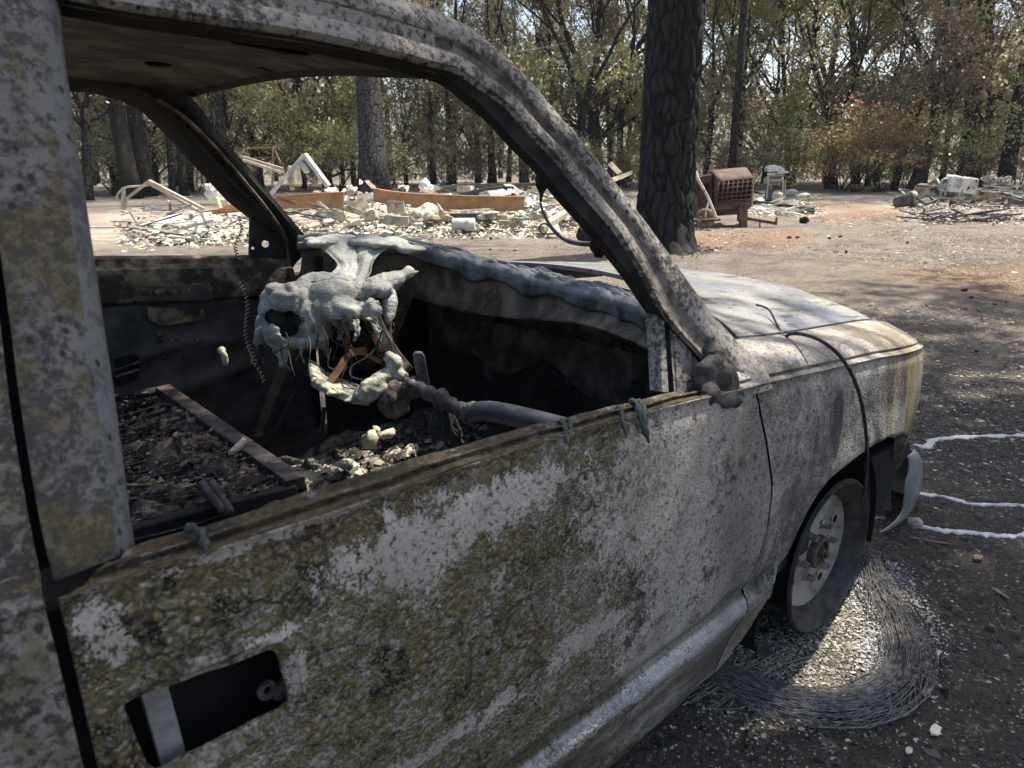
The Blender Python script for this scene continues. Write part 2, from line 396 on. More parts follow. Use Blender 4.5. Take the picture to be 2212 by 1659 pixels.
        col = t.mix(t.math('MULTIPLY', ar, 0.75), col, (0.06, 0.045, 0.026, 1))
        c = Yp(1795, 910, -0.95)
        drip = t.spot(tuple(c), (0.030, 0.3, 0.085), 0.12, mid, 1.4)
        col = t.mix(t.math('MULTIPLY', drip, 0.8), col, (0.045, 0.045, 0.05, 1))
        dots = t.ramp(t.vor(30), 0.08, 0.12, 1, 0)
        col = t.mix(t.math('MULTIPLY', dots, t.ramp(t.noise(6, 2), 0.48, 0.56)), col, (0.03, 0.022, 0.018, 1))
        h = t.math('ADD', fine, t.math('MULTIPLY', t.vor(190), 0.9))
        b = t.bump(h, 0.6, 0.004)
    return t.out(col, 0.60, 0.15, b, 0.45)
def frame_paint(name, lo=(0.045, 0.040, 0.034), hi=(0.36, 0.35, 0.34), olive=0.0, bs=0.5):
    t = NT(name); big = t.noise(6, 5, 0.65); mid = t.noise(85, 6, 0.8); fine = t.noise(150, 3, 0.7)
    m = t.ramp(t.math('ADD', mid, t.math('MULTIPLY', t.math('SUBTRACT', big, 0.5), 0.6)), 0.40, 0.56)
    col = t.mix(m, (*lo, 1), (*hi, 1))
    sp = t.ramp(t.vor(64, co=t.mapping((1, 1, 0.7))), 0.16, 0.28, 1, 0)
    col = t.mix(t.math('MULTIPLY', sp, t.ramp(t.noise(12, 3), 0.42, 0.6)), col, (0.02, 0.017, 0.014, 1))
    h = t.math('ADD', fine, t.math('MULTIPLY', t.vor(90), 0.8))
    if olive:
        o = t.math('MULTIPLY', t.ramp(t.math('ADD', t.noise(10, 5, 0.72), t.math('MULTIPLY', t.math('SUBTRACT', mid, 0.5), 0.35)), 0.47, 0.58), olive)
        col = t.mix(o, col, t.mix(t.ramp(mid, 0.4, 0.65), (0.075, 0.058, 0.022, 1), (0.16, 0.125, 0.048, 1)))
        dd = t.math('MULTIPLY', t.ramp(t.vor(36), 0.20, 0.36, 1, 0), t.ramp(big, 0.44, 0.56))
        col = t.mix(t.math('MULTIPLY', dd, 0.6), col, (0.085, 0.072, 0.045, 1))
        h = t.math('ADD', h, t.math('MULTIPLY', dd, 1.2))
    return t.out(col, 0.66, 0.1, t.bump(h, bs, 0.004), 0.4)
M_door = side_paint('blistered_door_paint'); M_fender = side_paint('scorched_fender_paint', False)
M_frame = frame_paint('pillar_paint', (0.052, 0.043, 0.034), (0.31, 0.285, 0.25)); M_band = frame_paint('frame_edge_paint', (0.09, 0.09, 0.092), (0.18, 0.184, 0.194), 0, 0.2); M_bpil = frame_paint('rear_frame_paint', (0.060, 0.052, 0.043), (0.19, 0.178, 0.162), 0.75, 0.16)
M_cab = frame_paint('cab_corner_paint', (0.055, 0.047, 0.038), (0.25, 0.235, 0.21), 0.65, 0.4)
M_groove = simple('rusty_groove', (0.06, 0.047, 0.036), (0.20, 0.175, 0.15), 30, 0.85, 0.5, dist=0.004)
def sill_mat():
    t = NT('rusty_sill_paint'); n = t.noise(30, 6, 0.75, co=t.mapping((0.35, 1, 1))); m2 = t.noise(70, 5, 0.75)
    col = t.mix(t.ramp(n, 0.36, 0.56), (0.030, 0.022, 0.014, 1), (0.10, 0.070, 0.034, 1))
    col = t.mix(t.math('MULTIPLY', t.ramp(t.noise(26, 5, 0.75, co=t.mapping((1, 1, 1), (2, 7, 0))), 0.50, 0.60), 0.75), col, (0.145, 0.115, 0.05, 1))
    col = t.mix(t.math('MULTIPLY', t.ramp(t.noise(40, 6, 0.8, co=t.mapping((0.6, 1, 1), (4, 0, 0))), 0.54, 0.62), 0.8), col, (0.27, 0.26, 0.245, 1))
    col = t.mix(t.math('MULTIPLY', t.ramp(t.noise(18, 5, 0.75, co=t.mapping((0.5, 1, 1), (9, 3, 0))), 0.56, 0.66), 0.8), col, (0.018, 0.016, 0.016, 1))
    return t.out(col, 0.75, 0.05, t.bump(t.math('ADD', m2, t.math('ADD', t.vor(80), n)), 0.9, 0.007))
M_sill = sill_mat()
def hood_mat():
    t = NT('hood_paint'); n = t.noise(3.2, 5, 0.65); s = t.noise(1, 6, 0.75, co=t.mapping((5, 24, 10), (0, 0, 0), (0, 0, 0.3)))
    col = t.mix(t.ramp(n, 0.36, 0.62), (0.33, 0.315, 0.275, 1), (0.155, 0.165, 0.20, 1))
    col = t.mix(t.math('MULTIPLY', t.ramp(t.noise(3, 5, 0.6, co=t.mapping((1, 1, 1), (7, 2, 0))), 0.52, 0.68), 0.5), col, (0.30, 0.265, 0.18, 1))
    sc = t.math('MULTIPLY', t.ramp(s, 0.55, 0.63), 0.85)
    col = t.mix(sc, col, (0.035, 0.035, 0.04, 1))
    col = t.mix(t.math('MULTIPLY', t.ramp(t.noise(70, 5, 0.8), 0.52, 0.64), 0.75), col, (0.09, 0.08, 0.065, 1))
    return t.out(col, 0.5, 0.25, t.bump(t.math('ADD', t.noise(60, 4, 0.7), sc), 0.5, 0.004))
M_hood = hood_mat()
M_dark = simple('charred_interior', (0.010, 0.009, 0.008), (0.035, 0.030, 0.025), 14, 0.85, 0.5, dist=0.006)
M_darkpanel = simple('sooty_panel', (0.028, 0.028, 0.028), (0.085, 0.078, 0.070), 9, 0.7, 0.35, dist=0.004)
M_roofin = simple('rusty_roof_lining', (0.040, 0.030, 0.022), (0.165, 0.135, 0.105), 7, 0.85, 0.5, dist=0.006, lo=0.42, hi=0.66, detail=9)
M_peel = simple('peeling_brown_panel', (0.03, 0.022, 0.015), (0.20, 0.16, 0.11), 16, 0.8, 0.8, dist=0.008, lo=0.42, hi=0.66)
M_cowl = simple('cowl_panel', (0.045, 0.034, 0.024), (0.19, 0.155, 0.115), 11, 0.75, 0.6, dist=0.006, lo=0.36, hi=0.7)
M_rustmetal = simple('rusty_metal', (0.075, 0.035, 0.02), (0.22, 0.10, 0.055), 22, 0.85, 0.5, dist=0.004)
M_pipe = simple('sooty_pipe', (0.035, 0.030, 0.03), (0.12, 0.10, 0.095), 26, 0.6, 0.5, metal=0.3, dist=0.003)
def plastic():
    t = NT('melted_pale_plastic'); n = t.noise(9, 5, 0.6)
    col = t.mix(t.ramp(n, 0.36, 0.66), (0.22, 0.22, 0.195, 1), (0.43, 0.425, 0.375, 1))
    col = t.mix(t.math('MULTIPLY', t.ramp(t.noise(38, 4, 0.7), 0.6, 0.7), 0.5), col, (0.30, 0.28, 0.19, 1))
    col = t.mix(t.math('MULTIPLY', t.ramp(t.noise(17, 6, 0.75, co=t.mapping((1, 1, 0.6), (3, 3, 1))), 0.55, 0.66), 0.75), col, (0.075, 0.07, 0.062, 1))
    return t.out(col, 0.42, 0.0, t.bump(t.math('ADD', t.noise(36, 5, 0.7), t.noise(140, 3, 0.7)), 0.7, 0.008), 0.5)
M_plastic = plastic()
M_plastdark = simple('melted_dark_plastic', (0.030, 0.033, 0.035), (0.15, 0.16, 0.165), 11, 0.42, 0.4, dist=0.006)
M_drip = simple('melted_green_trim', (0.030, 0.040, 0.034), (0.075, 0.092, 0.08), 24, 0.5, 0.3, dist=0.003)
M_foam = simple('crusted_melt', (0.16, 0.16, 0.115), (0.52, 0.51, 0.40), 34, 0.6, 0.8, dist=0.008)
M_ashdeb = simple('ash_crust', (0.06, 0.05, 0.042), (0.30, 0.265, 0.215), 26, 0.95, 1.0, dist=0.012, lo=0.38, hi=0.68)
M_lightdeb = simple('pale_debris', (0.30, 0.265, 0.19), (0.62, 0.58, 0.46), 24, 0.9, 0.7, dist=0.008)
M_rim = simple('burnt_white_rim', (0.15, 0.13, 0.105), (0.33, 0.30, 0.26), 14, 0.75, 0.3, dist=0.002, lo=0.3, hi=0.6)
M_rimdark = simple('sooty_rim', (0.022, 0.021, 0.020), (0.065, 0.06, 0.055), 20, 0.65, 0.3, metal=0.2, dist=0.002)
M_hub = simple('rusty_hub', (0.06, 0.045, 0.035), (0.16, 0.12, 0.095), 40, 0.7, 0.3, metal=0.3, dist=0.002)
M_nut = simple('nut_steel', (0.16, 0.14, 0.125), (0.42, 0.40, 0.37), 60, 0.55, 0.2, metal=0.5, dist=0.001)
M_bumper = simple('grey_bumper', (0.20, 0.225, 0.22), (0.36, 0.39, 0.38), 6, 0.38, 0.2, metal=0.35, dist=0.002)
M_cable = simple('charred_cable', (0.02, 0.018, 0.016), (0.05, 0.045, 0.04), 60, 0.8, 0.3, dist=0.001)
M_black = simple('soot_and_shade_black', (0.006, 0.006, 0.006), (0.014, 0.013, 0.012), 10, 0.9, 0)  # near-black for sooted parts and for shade painted into gaps and openings

# ------------------------------------------------------------------ the burnt pickup truck
truck = empty('pickup_truck')
tag(truck, 'burnt-out pickup truck with blistered door, empty windows and melted dashboard', 'pickup truck')
CREASE = [Yp(*p, -0.955) for p in [(126, 1280), (446, 1202), (740, 1120), (1000, 1010), (1200, 935), (1480, 868), (1637, 835), (1750, 808)]]
_q = np.polyfit([p[0] for p in CREASE], [p[2] for p in CREASE], 2)
for p in CREASE: p[2] = 0.25*p[2]+0.75*np.polyval(_q, p[0])
CREASE += [Yp(1900, 770, -0.945), Yp(1960, 757, -0.915), Yp(2001, 747, -0.865)]
CX = np.array([p[0] for p in CREASE]); CZ = np.array([p[2] for p in CREASE])
def zc(x):
    if x < CX[0]: return CZ[0] + 0.03*(CX[0]-x)
    return float(np.interp(x, CX, CZ))
ZR = 0.361
PT = [0, 0.02, 0.05, 0.08, 0.25, 0.5, 0.78, 0.90, 0.935, 0.955, 0.985, 1.01, 1.04, 1.10, 1.2, 1.42, 1.47, 1.50]
PY = [-0.955, -0.949, -0.953, -0.958, -0.965, -0.968, -0.961, -0.952, -0.943, -0.941, -0.956, -0.962, -0.962, -0.948, -0.928, -0.897, -0.86, -0.78]
HUB = np.array([0.04, -0.86, 0.247])
def yt(t): return float(np.interp(t, PT, PY))
def taper(x): return 0.0 if x < 0.02 else 0.088*((x-0.02)/0.66)**2.2
def side(x, t):
    z = zc(x) + t*(ZR-zc(x)); y = yt(t)
    y += 0.010*math.exp(-((x+0.565)/0.05)**2)*min(1, max(0, t*8))*(1 if t < 0.95 else 0.3)
    if x > -0.55:
        d = math.hypot(x-HUB[0], z-HUB[2]); y -= 0.018*math.exp(-((d-0.33)/0.07)**2)*(1 if t > 0.15 else t/0.15)
        y += taper(x)
    return np.array([x, y, z])
def z2t(x, z): return (zc(x)-z)/(zc(x)-ZR)
seam = [Yp(1637, 835, -0.955), Yp(1655, 1042, -0.955), Yp(1648, 1140, -0.955), Yp(1623, 1246, -0.955), Yp(1600, 1330, -0.95)]
def seam_x(t):
    z = zc(-0.55)+t*(ZR-zc(-0.55)); return interp(z, [(p[2], p[0]) for p in seam], 0, 1)
XL = Yp(126, 1280, -0.955)[0]
# --- door skin with the handle opening
HOLE_PX = [(270, 1536), (268, 1522), (284, 1511), (330, 1492), (420, 1462), (510, 1430), (562, 1408), (582, 1403), (596, 1409), (602, 1424), (612, 1465), (620, 1495), (620, 1511), (610, 1524), (590, 1536), (540, 1562), (460, 1600), (385, 1640), (352, 1655), (332, 1658), (318, 1648), (308, 1628), (285, 1570)]
HOLE = [Yp(*p, -0.955) for p in HOLE_PX]; HC = np.mean(HOLE, 0)
hp = np.array([[p[0], p[2]] for p in smoothpts(HOLE+[HOLE[0]], 120)])
ts = np.r_[np.linspace(0, 0.1, 8), np.linspace(0.12, 0.88, 58), np.linspace(0.89, 1.1, 36), np.linspace(1.15, 1.42, 6), 1.47, 1.50]
rows, back = [], []
for t in ts:
    xs = np.linspace(XL, seam_x(t), 150)
    row = []
    for x in xs:
        p = side(x, t)
        d = np.min(np.hypot(hp[:, 0]-p[0], hp[:, 1]-p[2]))
        ins = abs(p[0]-HC[0]) < 0.07 and abs(p[2]-HC[2]) < 0.032
        p[1] += 0.011*(1 if ins else max(0, 1-d/0.013))**1.0 - (0 if ins else 0.004*math.exp(-((d-0.016)/0.005)**2))
        row.append(p)
    rows.append(row); back.append([q+np.array([0, 0.004, 0]) for q in row])
door = MB().shell(rows, back).build('door', M_door, truck, True)
cutm = MB().prism([(p[0], -1.2, p[1]) for p in hp[:-1]], (0, 0.5, 0)).build('cutter', None)
bm = bmesh.new(); bm.from_mesh(cutm.data); bmesh.ops.recalc_face_normals(bm, faces=bm.faces); bm.to_mesh(cutm.data); bm.free()
bo = door.modifiers.new('hole', 'BOOLEAN'); bo.object = cutm; bo.solver = 'EXACT'
bake(door); bpy.data.objects.remove(cutm); sharp(door, 40)
# what shows inside the opening: a pale bar, a lug with a hole and the dark cavity
mb = MB(); a, b = Yp(330, 1500, -0.925), Yp(385, 1665, -0.925)
mb.beam(tuple(a+(0, 0, 0.03)), tuple(b+(0, 0, -0.03)), 0.024, 0.012, up=(0, 1, 0)); mb.build('latch_bar', simple('pale_latch', (0.20, 0.19, 0.18), (0.34, 0.32, 0.30), 30, 0.7, 0.3, dist=0.002), door)
lg = []; c = Yp(578, 1492, -0.945)
for k in range(20):
    t = 2*math.pi*k/20; lg.append((math.cos(t), math.sin(t)))
mb = MB(); n = 20
V = [(c[0]+0.011*x, c[1], c[2]+0.012*y) for x, y in lg]+[(c[0]+0.0045*x, c[1], c[2]+0.005*y) for x, y in lg]
V += [(x, y+0.004, z) for x, y, z in V]
mb.add(V, [(k, (k+1) % n, n+(k+1) % n, n+k) for k in range(n)]+[(2*n+k, k, (k+1) % n, 2*n+(k+1) % n) for k in range(n)]+[(n+k, n+(k+1) % n, 3*n+(k+1) % n, 3*n+k) for k in range(n)])
p0 = Yp(600, 1478, -0.944); p1 = Yp(628, 1455, -0.944); p2 = Yp(628, 1520, -0.944)
mb.prism([p0, p1, p2, Yp(590, 1512, -0.944)], (0, 0.004, 0)); mb.build('mounting_lug', M_pipe, door)
MB().box((HC[0]-0.05, -0.885, HC[2]), (0.34, 0.01, 0.26)).build('latch_cavity', M_black, door)
# --- sill band between window opening and crease
SILL_IN = [(286, 1180), (300, 1175), (440, 1135), (640, 1080), (900, 985), (1100, 930), (1210, 905), (1350, 873), (1450, 848)]
_si = [Yp(*p, -0.895) for p in SILL_IN]; _q2 = np.polyfit([p[0] for p in _si], [p[2] for p in _si], 2)
for p in _si: p[2] = 0.15*p[2]+0.85*np.polyval(_q2, p[0])
inn = smoothpts(_si, 60); outx = np.linspace(XL, -0.60, 60)
out = np.array([[x, -0.955, zc(x)] for x in outx])
prof = [(-0.02, 0.03, -0.06), (-0.02, 0.012, -0.02), (0, 0, 0), (0.10, 0.0, 0.001), (0.16, 0.0, -0.003), (0.24, -0.003, -0.003), (0.40, -0.005, 0.004), (0.52, -0.002, 0.003), (0.60, 0.006, -0.004), (0.70, 0.004, -0.004), (0.82, -0.002, 0.002), (0.95, 0, 0.001), (1.0, 0.003, 0.0), (1.02, 0.012, -0.006)]
rows = []
for f, dy, dz in prof:
    row = []
    for i in range(60):
        p = inn[i]*(1-f)+out[i]*f
        w = 0.0022*mnoise.noise(Vector(p)*14)+0.0012*mnoise.noise(Vector(p)*45)
        row.append(p+np.array([0, dy+w*0.6, dz+w]))
    rows.append(row)
sill = MB().grid(rows).build('window_sill', M_sill, door, True); sharp(sill, 60)
# strips of melted weatherstrip hanging over the sill, and the bolts of the old belt moulding
def drip(px, w, parent=door):
    pts = [Yp(x, y, v-0.007) for x, y, v in px]
    P = smoothpts(pts, 14); mb = MB()
    mb.tube([tuple(p) for p in P], [w*(0.75+0.35*math.sin(1.3*i)) * (1.0 if i < 12 else 0.6) for i in range(14)], 8)
    return mb.build('melted_trim', M_drip, parent, True)
drip([(1362, 868, -0.897), (1376, 872, -0.925), (1383, 905, -0.953), (1392, 925, -0.963), (1402, 957, -0.972)], 0.0065)
drip([(1378, 866, -0.897), (1389, 878, -0.93), (1392, 905, -0.955), (1397, 935, -0.967)], 0.0055)
drip([(1333, 880, -0.898), (1341, 884, -0.92), (1346, 910, -0.952), (1352, 935, -0.965), (1354, 945, -0.97)], 0.0042)
drip([(1212, 908, -0.897), (1219, 918, -0.92), (1224, 940, -0.95), (1226, 957, -0.966)], 0.0042)
drip([(1228, 907, -0.897), (1232, 918, -0.92), (1230, 940, -0.95)], 0.0038)
drip([(404, 1143, -0.896), (418, 1140, -0.906), (432, 1148, -0.920), (440, 1165, -0.938), (445, 1190, -0.955)], 0.0055)
# --- door window frame: rear upright
def frame_sweep(name, stations, prof, mat, parent, inward=(0.0, 1.0, 0.0), sm=50, surf=tum, n=26, remap=None, flare=None):
    A = smoothpts([surf(*s[0]) for s in stations], n); B = smoothpts([surf(*s[1]) for s in stations], n); rows = []
    iw = np.array(inward)/np.linalg.norm(inward)
    for i in range(n):
        pf = [(remap(f, A[i]), o) for f, o in prof] if remap else prof
        fl = flare(A[i]) if flare else 0.0
        rows.append([A[i]*(1-f)+B[i]*f+iw*o+np.array([0, -fl*(0.35+0.65*f), 0]) for f, o in pf])
    mb = MB().grid(rows, closed=True)
    k = len(prof); mb.f.append(tuple(range(k-1, -1, -1))); mb.f.append(tuple((n-1)*k+j for j in range(k)))
    o = mb.build(name, mat, parent, True); return sharp(o, sm)
IW = (0.12, 1.0, -0.35)
st = [((300, 1185), (118, 1255)), ((290, 1120), (88, 1135)), ((262, 900), (48, 900)), ((232, 700), (22, 700)), ((196, 450), (-12, 450)), ((163, 230), (-38, 230)), ((143, 90), (-52, 90)), ((132, -20), (-60, -20)), ((125, -120), (-70, -120))]
bp = [(1.0, 0.0), (1.0, 0.035), (0.6, 0.05), (0.0, 0.06), (0.0, 0.034), (0.05, 0.016), (0.16, 0.006), (0.24, -0.001), (0.32, 0.0005), (0.6, -0.003), (0.9, -0.003), (0.98, -0.001)]
frame = frame_sweep('window_frame', st, bp, M_bpil, door, IW); frame.data.materials.append(M_band)
for i, poly in enumerate(frame.data.polygons):
    if i % len(bp) in (4, 5, 6): poly.material_index = 1
# --- A pillar, cant rail and the front arm of the window frame
ST = [((-220, -120), (-180, -300)), ((0, -45), (60, -220)), ((240, 8), (300, -140)), ((450, 42), (520, -95)), ((713, 84), (800, -38)), ((956, 146), (1000, 40)), ((1025, 194), (1075, 97)), ((1074, 236), (1150, 168)), ((1130, 299), (1212, 243)), ((1182, 351), (1270, 309)), ((1234, 417), (1330, 384)), ((1303, 494), (1400, 475)), ((1344, 546), (1452, 545)), ((1381, 594), (1493, 602)), ((1418, 650), (1537, 662)), ((1458, 705), (1578, 716)), ((1500, 752), (1606, 750)), ((1534, 795), (1630, 785)), ((1556, 830), (1640, 808)), ((1572, 860), (1640, 828))]
pr_ = [(0.03, 0.045), (0.02, 0.022), (0.10, 0.020), (0.22, 0.010), (0.26, -0.001), (0.38, -0.003), (0.46, 0.001), (0.50, 0.007), (0.61, 0.007), (0.65, 0.0), (0.72, -0.004), (0.86, -0.002), (0.96, 0.004), (1.0, 0.014), (1.0, 0.04), (0.7, 0.05)]
def rmap(f, p):
    k = max(0, min(1, (-0.98-p[0])/0.12)); g = f if f < 0.03 else max(0.0, (f-0.22)/0.78)
    h = max(0, min(1, (1.16-p[2])/0.12)); q = max(0.0, (f-0.40)/0.60) if f > 0.05 else f
    return (f*(1-k)+g*k)*(1-h)+q*h
rail = frame_sweep('roof_pillar', ST, pr_, M_frame, truck, IW, n=100, remap=rmap, flare=lambda p: 0.040*max(0, min(1, (1.00-p[2])/0.14))**1.6)
rail.data.materials.append(M_groove); rail.data.materials.append(M_dark); rail.data.materials.append(M_bpil)
k = len(pr_)
for i, poly in enumerate(rail.data.polygons):
    j = i % k
    if i >= 99*k: continue
    poly.material_index = {6: 1, 7: 1, 8: 1, 0: 2, 1: 2, 2: 2, 14: 2, 15: 2}.get(j, 0)
# quarter divider, sail panel and the melted mirror on it
dv = [((1436, 610), (1462, 590)), ((1440, 662), (1468, 640)), ((1444, 710), (1472, 690)), ((1449, 780), (1475, 760)), ((1453, 850), (1482, 846))]
chn = frame_sweep('window_channel', dv, [(0, 0.05), (0, 0.022), (0.25, 0.016), (0.3, 0.034), (0.62, 0.034), (0.66, 0.016), (1, 0.02), (1, 0.05)], M_frame, door, (0, 1, -0.1), n=16)
chn.data.materials.append(M_dark)
for i, poly in enumerate(chn.data.polygons):
    if i % 8 in (2, 3, 4): poly.material_index = 1
sp = [(1470, 690), (1484, 690), (1515, 726), (1550, 775), (1575, 815), (1590, 850), (1592, 874), (1530, 872), (1480, 852), (1474, 760)]
MB().prism([tum(*p)+np.array([0, 0.016, 0]) for p in sp], (0, 0.02, 0)).build('sail_panel', M_frame, door)
mx = lambda x, y, o: tuple(tum(x, y)+np.array([0, -o-0.015*max(0, min(1, (y-790)/60)), 0.0]))
mir = blob('mirror_remains', [(mx(1528, 765, 0.006), (0.024, 0.012, 0.042)), (mx(1540, 795, 0.010), (0.026, 0.014, 0.05)), (mx(1515, 810, 0.014), (0.040, 0.020, 0.045)), (mx(1545, 825, 0.016), (0.028, 0.020, 0.042)), (mx(1505, 845, 0.014), (0.026, 0.018, 0.022)), (mx(1540, 855, 0.016), (0.03, 0.018, 0.016)), (mx(1560, 858, 0.012), (0.016, 0.013, 0.012))], simple('melted_mirror', (0.022, 0.019, 0.017), (0.095, 0.083, 0.074), 24, 0.7, 0.7, dist=0.008), door, 0.0035,
           tubes=[([mx(1505, 790, 0.0), mx(1500, 850, 0.012)], 0.01), ([mx(1500, 852, 0.01), mx(1530, 862, 0.010), mx(1555, 862, 0.008)], 0.010), ([mx(1536, 748, 0.002), mx(1556, 800, 0.008), mx(1573, 850, 0.012)], 0.009)], amp=0.004, freq=40, smooth_it=7)
# --- fender
lipc = [(1591, 1397), (1607, 1377), (1631, 1341), (1650, 1304), (1664, 1275), (1680, 1235), (1700, 1199), (1723, 1149), (1746, 1103), (1770, 1063), (1796, 1030), (1822, 1007), (1856, 980), (1889, 957), (1922, 939), (1950, 932), (1964, 938)]
ARCH = []
for i, p in enumerate(lipc):
    y = -0.935
    for _ in range(4):
        q = Yp(*p, y); y = side(q[0], min(1.3, max(0.1, z2t(q[0], q[2]))))[1]
    ARCH.append(q)
AX = np.array([p[0] for p in ARCH]); AZ = np.array([p[2] for p in ARCH])
def zb(x):
    if x < AX[0]: return float(np.interp(x, [-0.6, AX[0]], [0.12, AZ[0]-0.03]))
    if x <= AX[-1]: return float(np.interp(x, AX, AZ))
    return float(np.interp(x, [AX[-1], AX[-1]+0.012, 0.62], [AZ[-1]-0.03, AZ[-1]-0.10, AZ[-1]-0.10]))
XF = CX[-1]
fx = np.r_[np.linspace(0, 1, 14)[:-1]*0.03, np.linspace(0.03, 1, 120)]
rows, back = [], []
for j in range(46):
    f = j/45; row = []
    for s in fx:
        x0 = seam_x(min(1.42, f*z2t(-0.55, zb(-0.55))))+0.006; x = x0+(XF-x0)*s
        t = f*z2t(x, zb(x)); row.append(side(x, t))
    rows.append(row)
mb = MB().grid(rows)
# the lip turned in along the bottom edge
lip1 = [p+np.array([0, 0.002, -0.006]) for p in rows[-1]]; lip2 = [p+np.array([0, 0.03, 0.0]) for p in lip1]
mb.grid([rows[-1], lip1, lip2])
# nose: rounding in from the front edge
nose = [[rows[j][-1] + np.array([dx, dy, 0]) for dx, dy in ((0, 0), (0.008, 0.012), (0.014, 0.035), (0.014, 0.10), (0.0, 0.28))] for j in range(46)]
mb.grid(nose)
# top of the fender: crease up to the hood edge
HE = [Yp(1597, 731, -0.80), Yp(1640, 727, -0.795), Yp(1700, 720, -0.785), Yp(1800, 703, -0.765), Yp(1880, 692, -0.745), Yp(1935, 700, -0.72), Yp(1975, 715, -0.70)]
HEs = smoothpts(HE, 50)
def he(x):
    return np.array([x, np.interp(x, HEs[:, 0], HEs[:, 1]), np.interp(x, HEs[:, 0], HEs[:, 2])])
rows = []
top_x = np.linspace(seam_x(0)-0.05, XF, 70)
for f in [0, 0.02, 0.045, 0.07, 0.10, 0.14, 0.2, 0.3, 0.45, 0.6, 0.75, 0.88, 0.96, 1.0]:
    row = []
    for x in top_x:
        a = side(x, 0); b = he(max(x, HEs[0, 0])); b[0] = x
        p = a*(1-f)+b*f
        bul = 0.028*math.sin(math.pi*min(1, f))*(1 if x < 0.4 else max(0.2, 1-(x-0.4)/0.3))
        gro = 0.016*math.exp(-((f-0.07)/0.05)**2)
        row.append(p+np.array([0, -bul*0.6+gro, bul*0.5]))
    rows.append(row)
mb.grid(rows)
last = rows[-1]; mb.grid([last, [p+np.array([0, 0.006, -0.012]) for p in last], [p+np.array([0, 0.012, -0.05]) for p in last]])
fr = [r[-1] for r in rows]; mb.grid([fr, [p+np.array([0.010, 0.006, -0.012]) for p in fr], [p+np.array([0.014, 0.02, -0.05]) for p in fr], [p+np.array([0.0, 0.04, -0.12]) for p in fr]])
fender = mb.build('fender', M_fender, truck, True)
bm = bmesh.new(); bm.from_mesh(fender.data); bmesh.ops.remove_doubles(bm, verts=bm.verts, dist=0.0005); bm.to_mesh(fender.data); bm.free(); sharp(fender, 50)
# --- hood
rows = []
hx = np.linspace(0, 1, 30)
near_r, near_f = HE[0], HE[5]
for v in np.linspace(0, 1, 40):
    row = []
    for s in hx:
        e = he(HEs[0, 0]+0.002+(0.62-HEs[0, 0])*s); yy = e[1]*(1-2*v)+0.006*(1 if v < .5 else -1)
        w = 4*v*(1-v); x = e[0]+(0.33*w*(1-s)) + 0.10*w*s
        z = e[2]+0.004+(0.048+0.028*s)*w**0.8+0.015*math.exp(-((abs(yy)-0.42)/0.06)**2)*w*(1-0.4*s)
        z -= 0.03*max(0, s-0.94)/0.06
        row.append(np.array([x, yy, z]))
    rows.append(row)
hood = MB().shell(rows, (0.0, 0.0, -0.014)).build('hood', M_hood, truck, True); sharp(hood, 50)
# black board added below the hood to stop light leaking into the cab, far fender, grille wall
MB().box((0.28, 0, 0.45), (0.55, 1.5, 0.02)).build('bay_light_stop', M_black, truck)
mb = MB(); mb.grid([[np.array([x, 0.80+0.13*f, he(max(HEs[0, 0], x))[2]-0.03-0.09*f]) for x in np.linspace(-0.5, 0.62, 12)] for f in (0, 0.5, 1)])
mb.grid([[np.array([x, 0.93, he(max(HEs[0, 0], x))[2]-0.12-q]) for x in np.linspace(-0.5, 0.62, 12)] for q in (0, 0.2, 0.3)])
mb.build('far_fender', M_fender, truck, True)
MB().box((0.36, -0.70, 0.45), (0.56, 0.02, 0.50)).build('wing_blackout', M_black, truck)  # black sheet added so the gap by the arch reads dark
MB().box((0.66, 0, 0.58), (0.03, 1.62, 0.30)).build('grille_panel', M_dark, truck)
# --- cab corner behind the door gap
rows = []
for t in np.r_[np.linspace(0, 0.1, 6), np.linspace(0.2, 1.42, 20)]:
    rows.append([side(x, t) for x in (XL-0.030, XL-0.0125, XL-0.011)] if False else [side(XL-0.011, t)+np.array([0.0, 0.03, 0]), side(XL-0.011, t), side(XL-0.03, t), side(XL-0.2, t), side(XL-0.6, t)])
mb = MB().grid(rows)
st = [((90, 1250), (-260, 1330)), ((64, 1130), (-300, 1200)), ((25, 900), (-330, 900)), ((0, 700), (-340, 700)), ((-34, 450), (-350, 450)), ((-60, 230), (-360, 230)), ((-80, -20), (-380, -20))]
A = smoothpts([tum(*s[0]) for s in st], 20); B = smoothpts([tum(*s[1]) for s in st], 20)
mb.grid([[A[i]+np.array([0, 0.04, -0.01]), A[i], A[i]*0.7+B[i]*0.3, B[i]] for i in range(20)])
sh = [side(XL-0.011, 0)+np.array([0, .03, 0]), side(XL-0.011, 0), side(XL-0.2, 0), side(XL-0.6, 0)]
up0 = [tum(84, 1225)+np.array([0, .03, 0]), tum(84, 1225), tum(-60, 1262), tum(-260, 1310)]
mb.grid([sh, [p+np.array([0, .004, .006]) for p in sh], up0])
cabc = mb.build('cab_corner', M_cab, truck, True); sharp(cabc, 50)
mb = MB(); mb.grid([[side(XL-0.06, t)+np.array([0, 0.05, 0]), side(XL+0.04, t)+np.array([0, 0.05, 0])] for t in np.linspace(0.06, 1.4, 10)])
mb.grid([[A[i]+np.array([-0.05, 0.05, -0.015]), A[i]+np.array([0.05, 0.05, -0.015])] for i in range(20)])
mb.build('door_jamb', M_black, truck, True)
# ------------------------------------------------------------------ roof, far pillar, cab interior
def ftum(x, y, y0=0.90, k=0.45, z0=0.98):
    d = ray(x, y); t = (y0 - k*(CAM[2]-z0) - CAM[1])/(d[1]+k*d[2]); return CAM + d*t
